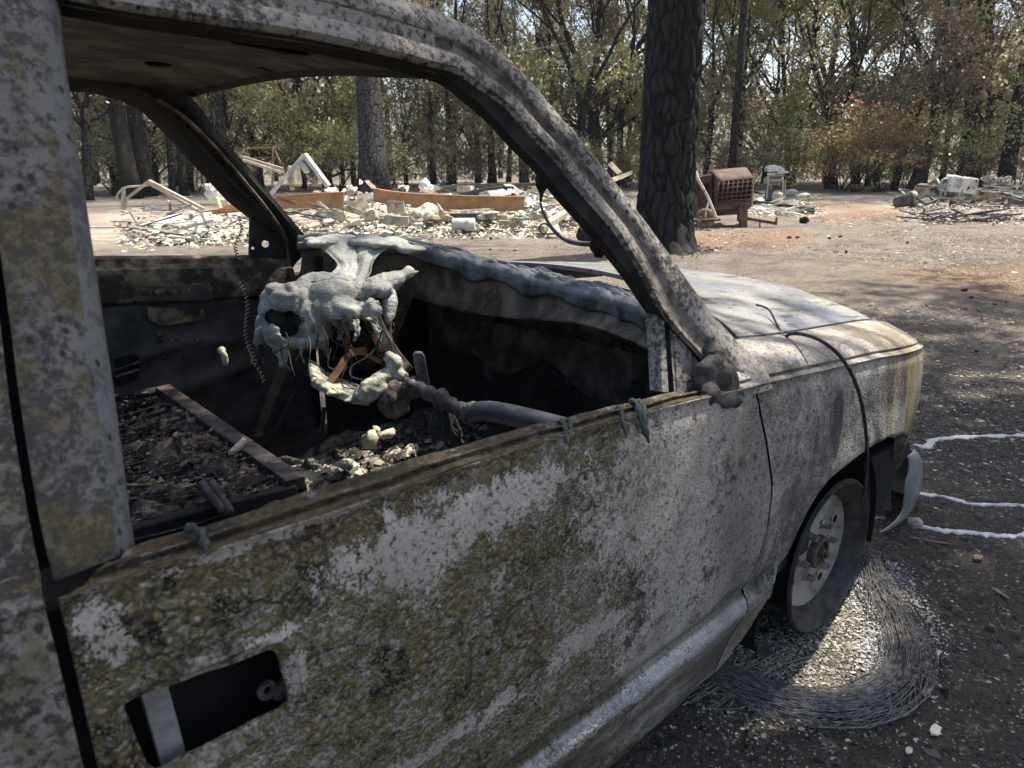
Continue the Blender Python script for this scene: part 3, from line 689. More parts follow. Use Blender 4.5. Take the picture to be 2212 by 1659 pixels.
# roof: from the near cant rail to the far one, header at the front
near_edge = smoothpts([tum(*p) for p in [(-300, -160), (0, -45), (240, 8), (450, 42), (713, 84), (880, 122), (956, 146)]], 24)
near_edge = near_edge + np.array(IW)/np.linalg.norm(IW)*0.022
hdr = [tum(956, 148)] + [ftum(400, 202)]
hdr_f = ftum(400, 200)
far_edge = smoothpts([ftum(-150, 150), ftum(0, 152), ftum(100, 160), ftum(151, 167), ftum(251, 179), ftum(330, 190), ftum(400, 201)], 24)
rows, top = [], []
for v in np.linspace(0, 1, 22):
    row = []
    for i in range(24):
        p = near_edge[i]*(1-v)+far_edge[i]*v
        s = i/23
        p = p + np.array([0.10*4*v*(1-v)*s*0.35, 0, 0.045*(4*v*(1-v))**0.8])
        if i > 19: p[2] -= 0.012*(i-19)/4*min(1, 6*min(v, 1-v))
        row.append(p)
    rows.append(row); top.append([p+np.array([0.0, 0, 0.05]) for p in row])
roof_in = MB().shell(rows, (0, 0, 0.004)).build('roof_lining', M_roofin, truck, True)
from mathutils.bvhtree import BVHTree
bvh = BVHTree.FromPolygons([tuple(v.co) for v in roof_in.data.vertices], [tuple(p.vertices) for p in roof_in.data.polygons])
cuts = []
for c, r, rz in [((548, 96), (0.035, 0.030), 0.0), ((600, 104), (0.055, 0.034), 0.0), ((342, 140), (0.035, 0.02), 0.3), ((575, 150), (0.02, 0.006), 0.2)]:
    q = bvh.ray_cast(Vector(CAM), Vector(ray(*c)).normalized())[0]
    if q is None: continue
    mbc = MB(); n = 16
    mbc.prism([(q[0]+r[0]*math.cos(2*math.pi*k/n)*math.cos(rz)-r[1]*math.sin(2*math.pi*k/n)*math.sin(rz), q[1]+r[0]*math.cos(2*math.pi*k/n)*math.sin(rz)*2+r[1]*2.2*math.sin(2*math.pi*k/n), q[2]-0.15) for k in range(n)], (0, 0, 0.19))
    cuts.append(mbc.build('cutter', None))
for c in cuts:
    bo = roof_in.modifiers.new('c', 'BOOLEAN'); bo.object = c; bo.solver = 'EXACT'
bake(roof_in)
for c in cuts: bpy.data.objects.remove(c)
sharp(roof_in, 50)
roof = MB().shell(top, (0, 0, 0.006)).build('roof', M_frame, truck, True); sharp(roof, 50)
mb = MB(); h_in = [r[-1] for r in rows]; h_top = [r[-1] for r in top]
mb.grid([h_in, [p+np.array([0.02, 0, -0.012]) for p in h_in], [p+np.array([0.045, 0, 0.005]) for p in h_in], [p+np.array([0.03, 0, 0.006]) for p in h_top], h_top])
mb.build('windscreen_header', M_dark, truck, True)
mb = MB(); e0 = rows[0]; e1 = top[0]; mb.grid([e0, e1])
mb.build('roof_side', M_frame, truck, True); e0 = rows[-1]; e1 = top[-1]; MB().grid([e0, e1]).build('roof_side', M_frame, truck, True)
# far pillar and cant rail (dark inner side)
LO = [(-100, 162), (60, 164), (151, 169), (201, 173), (251, 184), (295, 201), (322, 218), (352, 248), (389, 285), (432, 335), (469, 375), (509, 419), (536, 441), (560, 462), (585, 490), (605, 520), (615, 555), (618, 600)]
HI = [(-100, 130), (60, 132), (160, 130), (220, 134), (290, 145), (350, 160), (385, 175), (402, 199), (432, 231), (469, 285), (502, 325), (536, 362), (556, 390), (590, 428), (618, 460), (645, 492), (662, 512), (668, 530)]
st = list(zip(LO, HI))
frame_sweep('far_pillar', st, [(0.0, 0.09), (0.0, 0.0), (0.12, -0.012), (0.25, -0.006), (0.3, 0.006), (0.5, 0.006), (0.55, -0.01), (0.75, -0.014), (0.9, -0.004), (1, 0.0), (1, 0.08), (0.5, 0.1)], M_dark, truck, (0.05, 1, -0.3), surf=ftum, n=60)
MB().tube([tuple(ftum(*p)+np.array([0, -0.02, 0])) for p in smoothpts([(330, 212), (402, 262), (469, 330), (536, 408), (572, 452), (598, 488), (612, 520), (616, 560), (614, 600)], 30)], 0.006, 6).build('pillar_seam', M_peel, truck, True)
# far sail panel with its three holes
sp = [(543, 436), (556, 448), (578, 470), (600, 500), (612, 530), (616, 560), (540, 560), (541, 500)]
sail = MB().prism([Yp(*p, 0.89) for p in sp], (0, 0.015, 0)).build('far_sail_panel', M_dark, truck)
cuts = []
for (x, y, r) in [(573, 527, 0.0125), (546, 536, 0.005), (546, 469, 0.006)]:
    c = Yp(x, y, 0.897); d = ray(x, y)
    t = MB(); t.lathe([(r, -0.1), (r, 0.1)], tuple(c), tuple(d), 20); cuts.append(t.build('cutter', None))
for c in cuts:
    bm = bmesh.new(); bm.from_mesh(c.data); bmesh.ops.recalc_face_normals(bm, faces=bm.faces); bm.to_mesh(c.data); bm.free()
    bo = sail.modifiers.new('c', 'BOOLEAN'); bo.object = c; bo.solver = 'EXACT'
bm = bmesh.new(); bm.from_mesh(sail.data); bmesh.ops.recalc_face_normals(bm, faces=bm.faces); bm.to_mesh(sail.data); bm.free()
bake(sail)
for c in cuts: bpy.data.objects.remove(c)
# far door: top ledge, peeling band, pressed inner panel
far = MB()
ed = smoothpts([Yp(*p, 0.90) for p in [(-60, 556), (205, 556), (400, 554), (545, 553), (620, 558)]], 40)
prof = [(0.07, -0.03), (0.05, 0.0), (0.0, 0.0), (-0.012, -0.006), (-0.016, -0.022), (-0.03, -0.030), (-0.045, -0.036), (-0.05, -0.06), (-0.052, -0.10), (-0.050, -0.135), (-0.03, -0.150), (0.0, -0.155)]
rows = [[p+np.array([0, dy+0.003*mnoise.noise(Vector(p)*20+Vector((0, 0, dz*40))), dz+0.002*mnoise.noise(Vector(p)*30)]) for p in ed] for dy, dz in prof]
far.grid(rows); fdoor = far.build('far_door', M_peel, truck, True); sharp(fdoor, 45)
pan = []
for j in range(40):
    row = []
    for i in range(60):
        x = -1.75+1.2*i/59; z = 0.25+0.66*j/39
        y = 0.885
        def rib(x0, z0, x1, z1, w, h):
            dx, dz = x1-x0, z1-z0; t = max(0, min(1, ((x-x0)*dx+(z-z0)*dz)/(dx*dx+dz*dz)))
            return h*math.exp(-(math.hypot(x-x0-t*dx, z-z0-t*dz)/w)**2)
        y -= rib(-1.25, 0.66, -1.05, 0.72, 0.02, 0.018)+rib(-1.05, 0.72, -0.85, 0.70, 0.02, 0.018)+rib(-1.18, 0.86, -1.08, 0.74, 0.018, 0.015)+rib(-1.3, 0.52, -0.8, 0.60, 0.025, 0.02)+rib(-1.0, 0.83, -0.82, 0.84, 0.015, 0.014)+rib(-0.82, 0.84, -0.78, 0.7, 0.015, 0.014)
        row.append((x, y, z))
    pan.append(row)
MB().shell(pan, (0, 0.004, 0)).build('inner_panel', M_darkpanel, fdoor, True)
px2 = lambda x, y, v=0.87: tuple(Yp(x, y, v))
mb = MB(); mb.prism([px2(*p, 0.845) for p in [(298, 618), (445, 615), (462, 648), (292, 652)]], (0, 0.03, 0)); mb.build('armrest_plate', M_darkpanel, fdoor, bevel=0.003)
for (x, y) in [(317, 632), (345, 630), (372, 631), (402, 628)]:
    MB().box(px2(x, y, 0.84), (0.028, 0.008, 0.014)).build('clip_tab', M_peel, fdoor)
MB().prism([px2(*p, 0.862) for p in [(246, 776), (292, 764), (302, 776), (302, 808), (292, 822), (252, 836)]], (0, 0.004, 0)).build('speaker_opening', M_black, fdoor)
for a, b in [((246, 800), (300, 782)), ((248, 815), (300, 798))]:
    MB().tube([px2(*a, 0.858), px2(*b, 0.858)], 0.004, 6).build('window_rod', M_peel, fdoor)
MB().prism([px2(*p, 0.858) for p in [(318, 664), (440, 668), (446, 690), (350, 704), (322, 690)]], (0, 0.004, 0)).build('lining_patch', M_peel, fdoor)
blob('crank_stub', [(px2(478, 757, 0.835), (0.016, 0.012, 0.016)), (px2(486, 775, 0.82), (0.012, 0.01, 0.03))], M_lightdeb, fdoor, 0.004, amp=0.002, freq=60)
for (x, y) in [(345, 722), (345, 735), (380, 738), (400, 770), (426, 735), (355, 772)]:
    MB().lathe([(0.010, 0), (0.008, 0.006), (0.004, 0.008)], px2(x, y, 0.868), (0, -1, 0), 12).build('bolt', M_pipe, fdoor, True)
# sprung wires dangling in the far window
def spring(p, q, r, turns, name, parent, w=0.0016, n=9):
    p, q = np.array(p), np.array(q); pts = []
    for i in range(turns*n+1):
        t = i/(turns*n); a = 2*math.pi*i/n
        c = p+(q-p)*t + np.array([0.012*math.sin(t*7), 0.01*math.cos(t*5), 0])
        pts.append(tuple(c+np.array([r*math.cos(a), 0.3*r*math.sin(a), 0.2*r*math.sin(a)])))
    return MB().tube(pts, w, 4).build(name, M_cable, parent)
spring(Dp(518, 470, 2.45), Dp(512, 560, 2.4), 0.006, 14, 'hanging_spring', truck)
spring(Dp(522, 610, 2.4), Dp(545, 780, 2.25), 0.007, 20, 'hanging_spring', truck)
spring(Dp(545, 780, 2.25), Dp(600, 900, 2.2), 0.006, 14, 'hanging_spring', truck)
# --- floor, firewall, back wall
fl = []
for i in range(60):
    row = []
    for j in range(60):
        x = -1.95+1.95*i/59; y = -0.88+1.76*j/59
        z = 0.30+0.035*mnoise.noise(Vector((x*5, y*5, 0)))+0.02*mnoise.noise(Vector((x*17, y*17, 3)))
        z += 0.13*math.exp(-((y-0.05)/0.16)**2)*(0.5+0.5*min(1, max(0, (x+1.6)/0.8)))   # transmission hump
        if x > -0.35: z += 0.35*((x+0.35)/0.35)**1.5
        row.append((x, y, z))
    fl.append(row)
MB().shell(fl, (0, 0, -0.02)).build('cab_floor', M_dark, truck, True)
LOWZ = [(0.80, 0.90), (0.5, 0.93), (0.0, 0.86), (-0.4, 0.80), (-0.86, 0.72)]
fw = []
for i in range(50):
    row = []
    for j in range(50):
        y = -0.86+1.72*i/49; z = 0.30+(interp(y, LOWZ, 0, 1)-0.30)*j/49
        x = -0.06-0.10*max(0, (0.55-z))
        b = lambda v, c, w: math.exp(-((v-c)/w)**2)
        x -= 0.035*(1 if (-0.30 < y < 0.42 and 0.50 < z < 0.74) else 0)
        x -= 0.02*b(z, 0.50, 0.02)*(1 if y < 0.45 else 0)+0.02*b(z, 0.78, 0.02)
        row.append((x, y, z))
    fw.append(row)
fwall = MB().shell(fw, (0.01, 0, 0)).build('firewall', simple('burnt_firewall', (0.045, 0.038, 0.032), (0.15, 0.125, 0.105), 12, 0.75, 0.5, dist=0.006, lo=.4, hi=.68), truck, True); sharp(fwall, 40)
q = Xp(1350, 768, -0.085)
MB().lathe([(0.036, 0), (0.030, 0.004), (0.028, 0.001)], tuple(q), (-1, 0, -0.15), 20).build('grommet_ring', M_cowl, truck, True)
MB().lathe([(0.028, 0.002), (0.001, 0.003)], tuple(q), (-1, 0, -0.15), 20).build('grommet_hole', M_black, truck, True)
MB().box((-1.93, 0, 0.62), (0.02, 1.74, 0.70)).build('back_wall', M_dark, truck)
for yy, nm in ((-0.84, 'near_door_lining'), (0.905, 'far_door_skin')):
    MB().box((-1.2, yy, 0.555), (1.35, 0.012, 0.60)).build(nm, M_dark, truck)
MB().box((-0.3, 0.80, 0.62), (0.5, 0.02, 0.7)).build('far_kick_panel', M_dark, truck)
MB().box((-0.3, -0.87, 0.55), (0.52, 0.02, 0.55)).build('near_kick_panel', M_dark, truck)
MB().box((-1.85, 0.89, 0.6), (0.2, 0.02, 0.9)).build('far_cab_corner', M_dark, truck)
# --- cowl: metal band below the windscreen, windscreen base lip and the melted sheet lying on it
LIP = [(-0.60, 0.80, 1.05), (-0.50, 0.62, 1.055), (-0.40, 0.36, 1.05), (-0.34, 0.05, 1.03), (-0.36, -0.30, 1.00), (-0.46, -0.60, 0.965), (-0.62, -0.80, 0.925), (-0.70, -0.87, 0.90)]
lip_px = [(648, 520), (700, 520), (800, 522), (880, 535), (960, 556), (1060, 584), (1180, 614), (1300, 645), (1400, 680), (1450, 712)]
lip_x = [-0.57, -0.52, -0.46, -0.41, -0.37, -0.36, -0.39, -0.46, -0.58, -0.67]
lip = smoothpts([Xp(*p, x) for p, x in zip(lip_px, lip_x)], 60)
low_px = [(640, 610), (690, 615), (780, 622), (860, 636), (930, 655), (1010, 676), (1120, 690), (1240, 700), (1360, 740), (1450, 790)]
low_x = [x-0.02 for x in lip_x]
low = smoothpts([Xp(*p, x) for p, x in zip(low_px, low_x)], 60)
rows = []
for f, dx in [(-0.05, 0.10), (0.0, 0.0), (0.06, -0.012), (0.14, 0.0), (0.4, 0.012), (0.7, 0.012), (0.92, 0.0), (1.0, 0.006), (1.04, 0.06)]:
    rows.append([lip[i]*(1-f)+low[i]*f+np.array([dx+0.004*mnoise.noise(Vector(lip[i])*18+Vector((0, 0, f*6))), 0, 0]) for i in range(60)])
cowl = MB().grid(rows).build('cowl_band', M_cowl, truck, True); sharp(cowl, 60)
# scuttle from the lip forward to the hood
rows = []
for f in np.linspace(0, 1, 8):
    row = []
    for i in range(60):
        p = lip[i]; y = p[1]; v = (HE[0][1]-y)/(2*HE[0][1]); v = max(0, min(1, v)); w = 4*v*(1-v)
        e = np.array([HE[0][0]+0.33*w+0.03, y, HE[0][2]+0.035*w-0.03])
        row.append(p*(1-f)+e*f + np.array([0, 0, -0.03*math.sin(math.pi*f)]))
    rows.append(row)
MB().grid(rows).build('scuttle', M_dark, truck, True)
# folds of melted sheet along the base of the windscreen
mb = MB(); n = 200; L = smoothpts(lip, n)
rows = []
for j, f in enumerate(np.linspace(-0.22, 1, 30)):
    row = []
    for i in range(n):
        s = i/(n-1); p = L[i]
        fold = 0.010*math.sin(9*f*3+6*mnoise.noise(Vector((s*9, f*1.5, 1)))) + 0.016*(1-2*abs(mnoise.noise(Vector((s*20, f*4, 5)))))*0.6+0.009*mnoise.noise(Vector((s*34, f*7, 2)))+0.005*mnoise.noise(Vector((s*90, f*14, 9)))
        wid = 0.16*(0.55+0.45*mnoise.noise(Vector((s*6, 3, 0)))+0.3)*(1-0.45*s)
        if f < 0:
            q = p + np.array([-0.016+0.004*mnoise.noise(Vector((s*30, 0, 0))), 0, f*0.16*(0.5+0.9*max(0, mnoise.noise(Vector((s*13, 2, 7)))+0.25))])
        else:
            q = p + np.array([f*wid-0.010, 0, 0.012+fold*0.8 - f*0.012])
        row.append(q)
    rows.append(row)
MB().shell(rows, (0.004, 0, -0.008)).build('melted_dash_sheet', M_plastdark, truck, True)
# --- melted instrument cluster
def C(x, y, d): return tuple(Dp(x, y, d))
balls = [(C(600, 672, 2.15), (0.05, 0.06, 0.075)), (C(645, 648, 2.12), (0.085, 0.06, 0.05)), (C(630, 715, 2.10), (0.07, 0.04, 0.05)), (C(676, 700, 2.10), (0.05, 0.05, 0.07)), (C(720, 640, 2.12), (0.075, 0.07, 0.05)), (C(690, 612, 2.22), (0.07, 0.05, 0.03)),
         (C(740, 610, 2.24), (0.06, 0.05, 0.03)), (C(775, 635, 2.16), (0.05, 0.06, 0.04)), (C(735, 668, 2.08), (0.055, 0.05, 0.035)), (C(790, 668, 2.08), (0.035, 0.04, 0.025)), (C(762, 672, 2.04), (0.022, 0.02, 0.022)), (C(807, 668, 2.05), (0.022, 0.02, 0.03)), (C(815, 625, 2.14), (0.045, 0.04, 0.022)),
         (C(562, 730, 2.2), (0.022, 0.02, 0.03)), (C(568, 705, 2.22), (0.02, 0.02, 0.04)), (C(690, 738, 2.08), (0.022, 0.02, 0.012)), (C(672, 742, 2.07), (0.018, 0.018, 0.012)), (C(654, 738, 2.08), (0.022, 0.02, 0.012))]
tubes = [([C(585, 640, 2.15), C(578, 690, 2.12), C(590, 735, 2.1), (C(606, 748, 2.1)), C(612, 790, 2.1)], [0.02, 0.022, 0.018, 0.014, 0.006]),
         ([C(606, 640, 2.1), C(650, 628, 2.1), C(700, 624, 2.12)], [0.012, 0.014, 0.010]),
         ([C(800, 625, 2.14), C(850, 605, 2.2), C(888, 585, 2.26)], [0.03, 0.026, 0.014]),
         ([C(838, 612, 2.2), C(842, 660, 2.16), C(838, 700, 2.14)], [0.02, 0.022, 0.008]),
         ([C(560, 735, 2.2), C(548, 740, 2.2)], [0.018, 0.012])]
cuts = [(C(612, 690, 2.09), (0.045, 0.10, 0.034)), (C(617, 712, 2.09), (0.040, 0.10, 0.028)), (C(606, 700, 2.10), (0.03, 0.09, 0.04)), (C(645, 690, 2.06), (0.010, 0.06, 0.019)), (C(792, 651, 2.08), (0.028, 0.05, 0.011))]
balls += [(C(590+q*13, 625+q*2, 2.1), (0.022, 0.02, 0.016)) for q in range(6)]+[(C(640+14*q, 742-4*q*(q > 2), 2.08), (0.012, 0.014, 0.014)) for q in range(5)]
tubes += [([C(620+k*28, 640+(k % 3)*16, 2.075), C(634+k*26, 655+(k % 2)*20, 2.06), C(640+k*24, 690+(k % 3)*10, 2.07)], [0.008, 0.011, 0.006]) for k in range(6)]
cluster = blob('melted_cluster', balls, M_plastic, truck, 0.006, tubes, cuts, amp=0.0, smooth_it=2)
me = cluster.data
for v_ in me.vertices:
    p = v_.co.copy(); w_ = Vector((mnoise.noise(p*9), mnoise.noise(p*9+Vector((5, 0, 0))), mnoise.noise(p*9+Vector((0, 5, 0)))))
    q = 1-abs(mnoise.noise(p*15+w_*1.2+Vector((3, 0, 0))))*2.4; q2 = 1-abs(mnoise.noise(p*33+w_*2))*2.2
    v_.co = p + v_.normal*(0.0075*q+0.0022*q2+0.002*mnoise.noise(p*70))
me.update()
for c_, r_ in ((C(612, 698, 2.14), (0.05, 0.06, 0.055)), (C(645, 690, 2.10), (0.014, 0.04, 0.022)), (C(792, 651, 2.12), (0.03, 0.04, 0.014))):
    blob('cavity_shade', [(c_, r_)], M_dark, cluster, 0.008, amp=0.012, freq=30, smooth_it=1)  # dark lumps added in the holes to stand in for unlit depth
def flap(px, w, mat, name='torn_flap', seed=0):
    P = smoothpts([C(*p) for p in px], 18); rows = []
    for i in range(18):
        t = i/17; ww = w*(1-0.75*t)*(0.8+0.6*mnoise.noise(Vector((t*5, seed, 0))))
        rows.append([P[i]+_r*ww*a+_f*0.008*mnoise.noise(Vector((t*6, a*2, seed)))+np.array([0, 0, 0.006*mnoise.noise(Vector((t*9, a*3, seed+5)))]) for a in np.linspace(-1, 1, 6)])
    return MB().shell(rows, tuple(_f*0.003)).build(name, mat, cluster, True)
for k, (px, w, m) in enumerate([([(612, 735, 2.06), (618, 760, 2.06), (614, 795, 2.07)], 0.012, M_plastic), ([(690, 735, 2.05), (700, 755, 2.04), (708, 770, 2.04)], 0.014, M_ashdeb), ([(725, 690, 2.04), (735, 715, 2.03), (732, 735, 2.03)], 0.022, M_ashdeb), ([(765, 690, 2.02), (772, 715, 2.01), (764, 738, 2.01)], 0.016, M_foam), ([(800, 685, 2.02), (815, 710, 2.01), (822, 740, 2.0)], 0.02, M_foam), ([(652, 745, 2.05), (650, 765, 2.05), (658, 785, 2.05)], 0.008, M_plastic), ([(560, 745, 2.18), (568, 775, 2.18), (566, 800, 2.18)], 0.012, M_ashdeb), ([(888, 585, 2.26), (870, 602, 2.22), (848, 615, 2.18)], 0.03, M_plastic), ([(640, 618, 2.16), (690, 606, 2.14), (735, 604, 2.16)], 0.016, M_plastic), ([(745, 700, 2.03), (752, 735, 2.02), (745, 760, 2.02)], 0.010, M_rustmetal), ([(585, 720, 2.1), (590, 752, 2.1), (600, 775, 2.1)], 0.010, M_plastic)]):
    flap(px, w, m, 'torn_flap', k)
for k in range(16):
    q = random.Random(k+40); x = q.uniform(600, 850); y = q.uniform(690, 760); d = q.uniform(2.0, 2.1)
    MB().tube(smoothpts([C(x, y, d), C(x+q.uniform(-15, 15), y+q.uniform(10, 40), d-.01), C(x+q.uniform(-30, 30), y+q.uniform(40, 90), d-.01)], 8), q.uniform(0.0012, 0.003), 5).build('burnt_wire', q.choice([M_cable, M_ashdeb, M_pipe]), cluster)
rows = []
for j in range(24):
    row = []
    for i in range(40):
        x, y = 700+150*i/39, 690+110*j/23
        d = 2.16+0.05*mnoise.noise(Vector((x*.03, y*.03, 1)))+0.03*mnoise.noise(Vector((x*.1, y*.1, 7)))
        row.append(C(x+8*mnoise.noise(Vector((i*.2, j*.2, 3))), y, d))
    rows.append(row)
MB().shell(rows, tuple(_f*0.01)).build('charred_dash_core', simple('charred_core', (0.018, 0.014, 0.011), (0.11, 0.075, 0.05), 22, 0.9, 0.9, dist=0.012, lo=.45, hi=.7), cluster, False)
# sheet of pale plastic flowing from the cowl down to the cluster
flow = [[(676, 520), (720, 512), (770, 514), (800, 518), (850, 520)], [(690, 535), (735, 530), (778, 530), (810, 530), (846, 530)], [(712, 552), (742, 552), (778, 552), (808, 548), (822, 546)], [(728, 572), (745, 572), (772, 575), (800, 570), (806, 566)], [(714, 592), (735, 590), (762, 596), (792, 592), (800, 588)], [(705, 604), (730, 605), (760, 606), (785, 604), (792, 602)]]
dd = [2.36, 2.33, 2.29, 2.26, 2.22, 2.2]
g1 = []
fl_ = [smoothpts([C(*p, d) for p in r], 40) for r, d in zip(flow, dd)]
cols = [smoothpts([fl_[r][i] for r in range(6)], 30) for i in range(40)]
rows = []
for j in range(30):
    row = []
    for i in range(40):
        p = cols[i][j]; w = 0.012*mnoise.noise(Vector((i*0.16, j*0.05, 2)))+0.006*mnoise.noise(Vector(p)*25)
        if i == 20 or i == 21: w -= 0.006
        row.append(p - _f*w - np.array([0, 0, 0]))
    rows.append(row)
MB().shell(rows, tuple(_f*0.012)).build('melted_flow', M_plastic, cluster, True)
blob('melted_cap', [(C(720, 522, 2.38), (0.10, 0.05, 0.022)), (C(690, 520, 2.4), (0.05, 0.05, 0.018)), (C(790, 522, 2.36), (0.06, 0.06, 0.022)), (C(840, 526, 2.34), (0.07, 0.05, 0.018)), (C(890, 538, 2.32), (0.05, 0.05, 0.015))], M_plastic, cluster, 0.008, [([C(668, 524, 2.42), C(640, 528, 2.44)], 0.008)], amp=0.007, freq=22)
# struts and wires under the cluster, brackets, the curled plate
def strap(pts, w, h, name, mat, parent):
    P = smoothpts(pts, 16); mb = MB()
    for i in range(15): mb.beam(P[i], P[i+1]+(P[i+1]-P[i])*0.1, w, h, up=tuple(-_f))
    return mb.build(name, mat, parent)
cl2 = truck
strap([C(790, 692, 2.08), C(806, 720, 2.07), C(818, 745, 2.06), C(822, 770, 2.05)], 0.018, 0.006, 'bracket', M_rustmetal, cl2)
strap([C(712, 826, 1.98), C(735, 795, 2.0), C(755, 765, 2.02), C(790, 757, 2.05)], 0.020, 0.008, 'bracket', M_rustmetal, cl2)
strap([C(742, 730, 2.05), C(752, 750, 2.04), C(790, 765, 2.04), C(822, 782, 2.03)], 0.012, 0.006, 'bracket', M_rustmetal, cl2)
strap([C(812, 690, 2.04), C(830, 730, 2.03), C(852, 765, 2.02), C(880, 800, 1.99)], 0.032, 0.02, 'column_bracket', M_ashdeb, cl2)
MB().tube(smoothpts([C(826, 712, 2.0), C(815, 745, 2.0), C(795, 770, 1.99), C(762, 790, 1.98), C(758, 812, 1.97), C(790, 822, 1.97)], 24), 0.0026, 5).build('burnt_wire', M_cable, cl2)
MB().tube(smoothpts([C(826, 712, 2.0), C(842, 735, 1.99), C(850, 760, 1.98)], 12), 0.0035, 5).build('burnt_wire', M_cable, cl2)
MB().tube(smoothpts([C(750, 790, 1.97), C(738, 815, 1.96), C(742, 835, 1.96), C(775, 842, 1.96)], 14), 0.002, 5).build('burnt_wire', M_cable, cl2)
pl = [(668, 812), (676, 832), (700, 848), (730, 862), (765, 874), (800, 878), (798, 868), (765, 856), (735, 845), (708, 832), (690, 815), (674, 806)]
MB().prism([C(*p, 1.95) for p in pl], tuple(np.array((0.05, 0.10, 0.01)))).build('curled_plate', M_foam, cl2, bevel=0.003)
blob('crusted_lump', [(C(688, 828, 1.95), (0.022, 0.02, 0.016)), (C(700, 836, 1.95), (0.016, 0.02, 0.012)), (C(676, 815, 1.96), (0.008, 0.01, 0.018)), (C(720, 848, 1.95), (0.025, 0.02, 0.008))], M_foam, cl2, 0.004, amp=0.005, freq=50, smooth_it=1)
blob('crusted_lump', [(C(808, 838, 1.93), (0.045, 0.03, 0.03)), (C(788, 852, 1.93), (0.03, 0.03, 0.026)), (C(830, 812, 1.95), (0.04, 0.025, 0.016)), (C(852, 790, 1.96), (0.026, 0.022, 0.036)), (C(866, 812, 1.96), (0.022, 0.02, 0.02)), (C(842, 775, 1.95), (0.014, 0.014, 0.02)), (C(765, 862, 1.94), (0.03, 0.02, 0.008))], M_foam, cl2, 0.005, amp=0.006, freq=42, smooth_it=2)
blob('crusted_lump', [(C(850, 860, 1.97), (0.05, 0.04, 0.06)), (C(880, 842, 1.95), (0.03, 0.03, 0.025))], M_ashdeb, cl2, 0.007, amp=0.01, freq=30, smooth_it=1)
# dash beam: rusty tube, then the black sleeve running to the near door
bp_ = smoothpts([C(872, 828, 1.97), C(905, 840, 1.93), C(940, 856, 1.87), C(985, 880, 1.80), C(1018, 894, 1.74)], 24)
MB().tube(bp_, [0.019+0.0025*math.sin(i*1.7) for i in range(24)], 14).build('dash_beam', M_pipe, truck, True)
sl_ = smoothpts([C(1016, 893, 1.74), C(1050, 888, 1.69), C(1090, 894, 1.63), C(1140, 906, 1.55), C(1200, 922, 1.48), C(1260, 940, 1.42)], 24)
MB().tube(sl_, 0.0245, 16).build('beam_sleeve', simple('dark_sleeve', (0.022, 0.022, 0.025), (0.06, 0.06, 0.066), 20, 0.45, 0.3, dist=0.003), truck, True)
for i, (x, y, d) in enumerate([(893, 834, 1.945), (952, 862, 1.85), (1016, 893, 1.735), (1024, 890, 1.727)]):
    blob('melt_collar', [(C(x, y, d), (0.026, 0.022, 0.028)), (C(x+4, y+8, d), (0.02, 0.02, 0.022))], M_drip if i > 1 else M_pipe, truck, 0.005, amp=0.005, freq=60, smooth_it=1)
MB().prism([C(*p, 1.93) for p in [(893, 768), (898, 762), (912, 762), (918, 770), (926, 815), (931, 838), (908, 838), (898, 800)]], (0.01, 0.018, 0)).build('pedal_arm', M_pipe, truck, bevel=0.003)
mb = MB()
for i in range(26):
    x = random.uniform(930, 985); y = random.uniform(885, 900)
    mb.tube([C(x, y, 1.85), C(x+random.uniform(-15, 20), y+random.uniform(25, 50), 1.83), C(x+random.uniform(0, 40), y+random.uniform(50, 80), 1.83)], random.uniform(0.002, 0.005), 4)
mb.build('burnt_wiring', M_cable, truck)
# floor stalks
for a, b in [((640, 840), (570, 970)), ((700, 880), (680, 985)), ((612, 760), (640, 840))]:
    MB().tube(smoothpts([C(*a, 2.12), C((a[0]+b[0])/2+4, (a[1]+b[1])/2, 2.12), C(*b, 2.12)], 8), 0.007, 6).build('floor_stalk', M_dark, truck, True)
# --- seat frame
ZS = 0.60
def S(x, y, z=ZS): return tuple(G(x, y, z))
seat = MB()
mb = MB()
a, b = np.array(S(352, 842)), np.array(S(640, 1046))
mb.beam(a, b, 0.045, 0.03); 
mb.beam(a+(0.02, 0, -0.03), b+(0.02, 0, -0.03), 0.012, 0.05)
sframe = mb.build('seat_frame', M_pipe, truck, bevel=0.003)
mb = MB()
mb.prism([S(638, 1040), S(642, 1050), S(480, 1092), S(300, 1140), S(230, 1165), S(225, 1148), S(470, 1080)], (0, 0, -0.13)); mb.build('seat_side', M_dark, sframe, bevel=0.004)
MB().tube([S(352, 842), S(300, 852), S(160, 870)], 0.014, 8).build('seat_rear_bar', M_dark, sframe, True)
for k, (x0, y0, x1, y1) in enumerate([(436, 1046, 484, 1108), (458, 1044, 500, 1110)]):
    MB().tube([S(x0, y0, ZS+0.02), S(x1, y1, ZS+0.01)], 0.010, 8).build('lever_rod', M_pipe, sframe, True)
d = b-a
for k in range(34):
    t = 0.12+0.86*k/33; p = a+d*t
    L_ = random.uniform(0.25, 0.5)
    e = p+np.array([-L_, 0.02*random.uniform(-1, 1), -0.01])
    mid = (p+e)/2+np.array([0, random.uniform(-.01, .01), -random.uniform(0.01, 0.035)])
    MB().tube(smoothpts([p, mid, e], 6), 0.0022, 4).build('seat_wire', M_pipe, sframe)
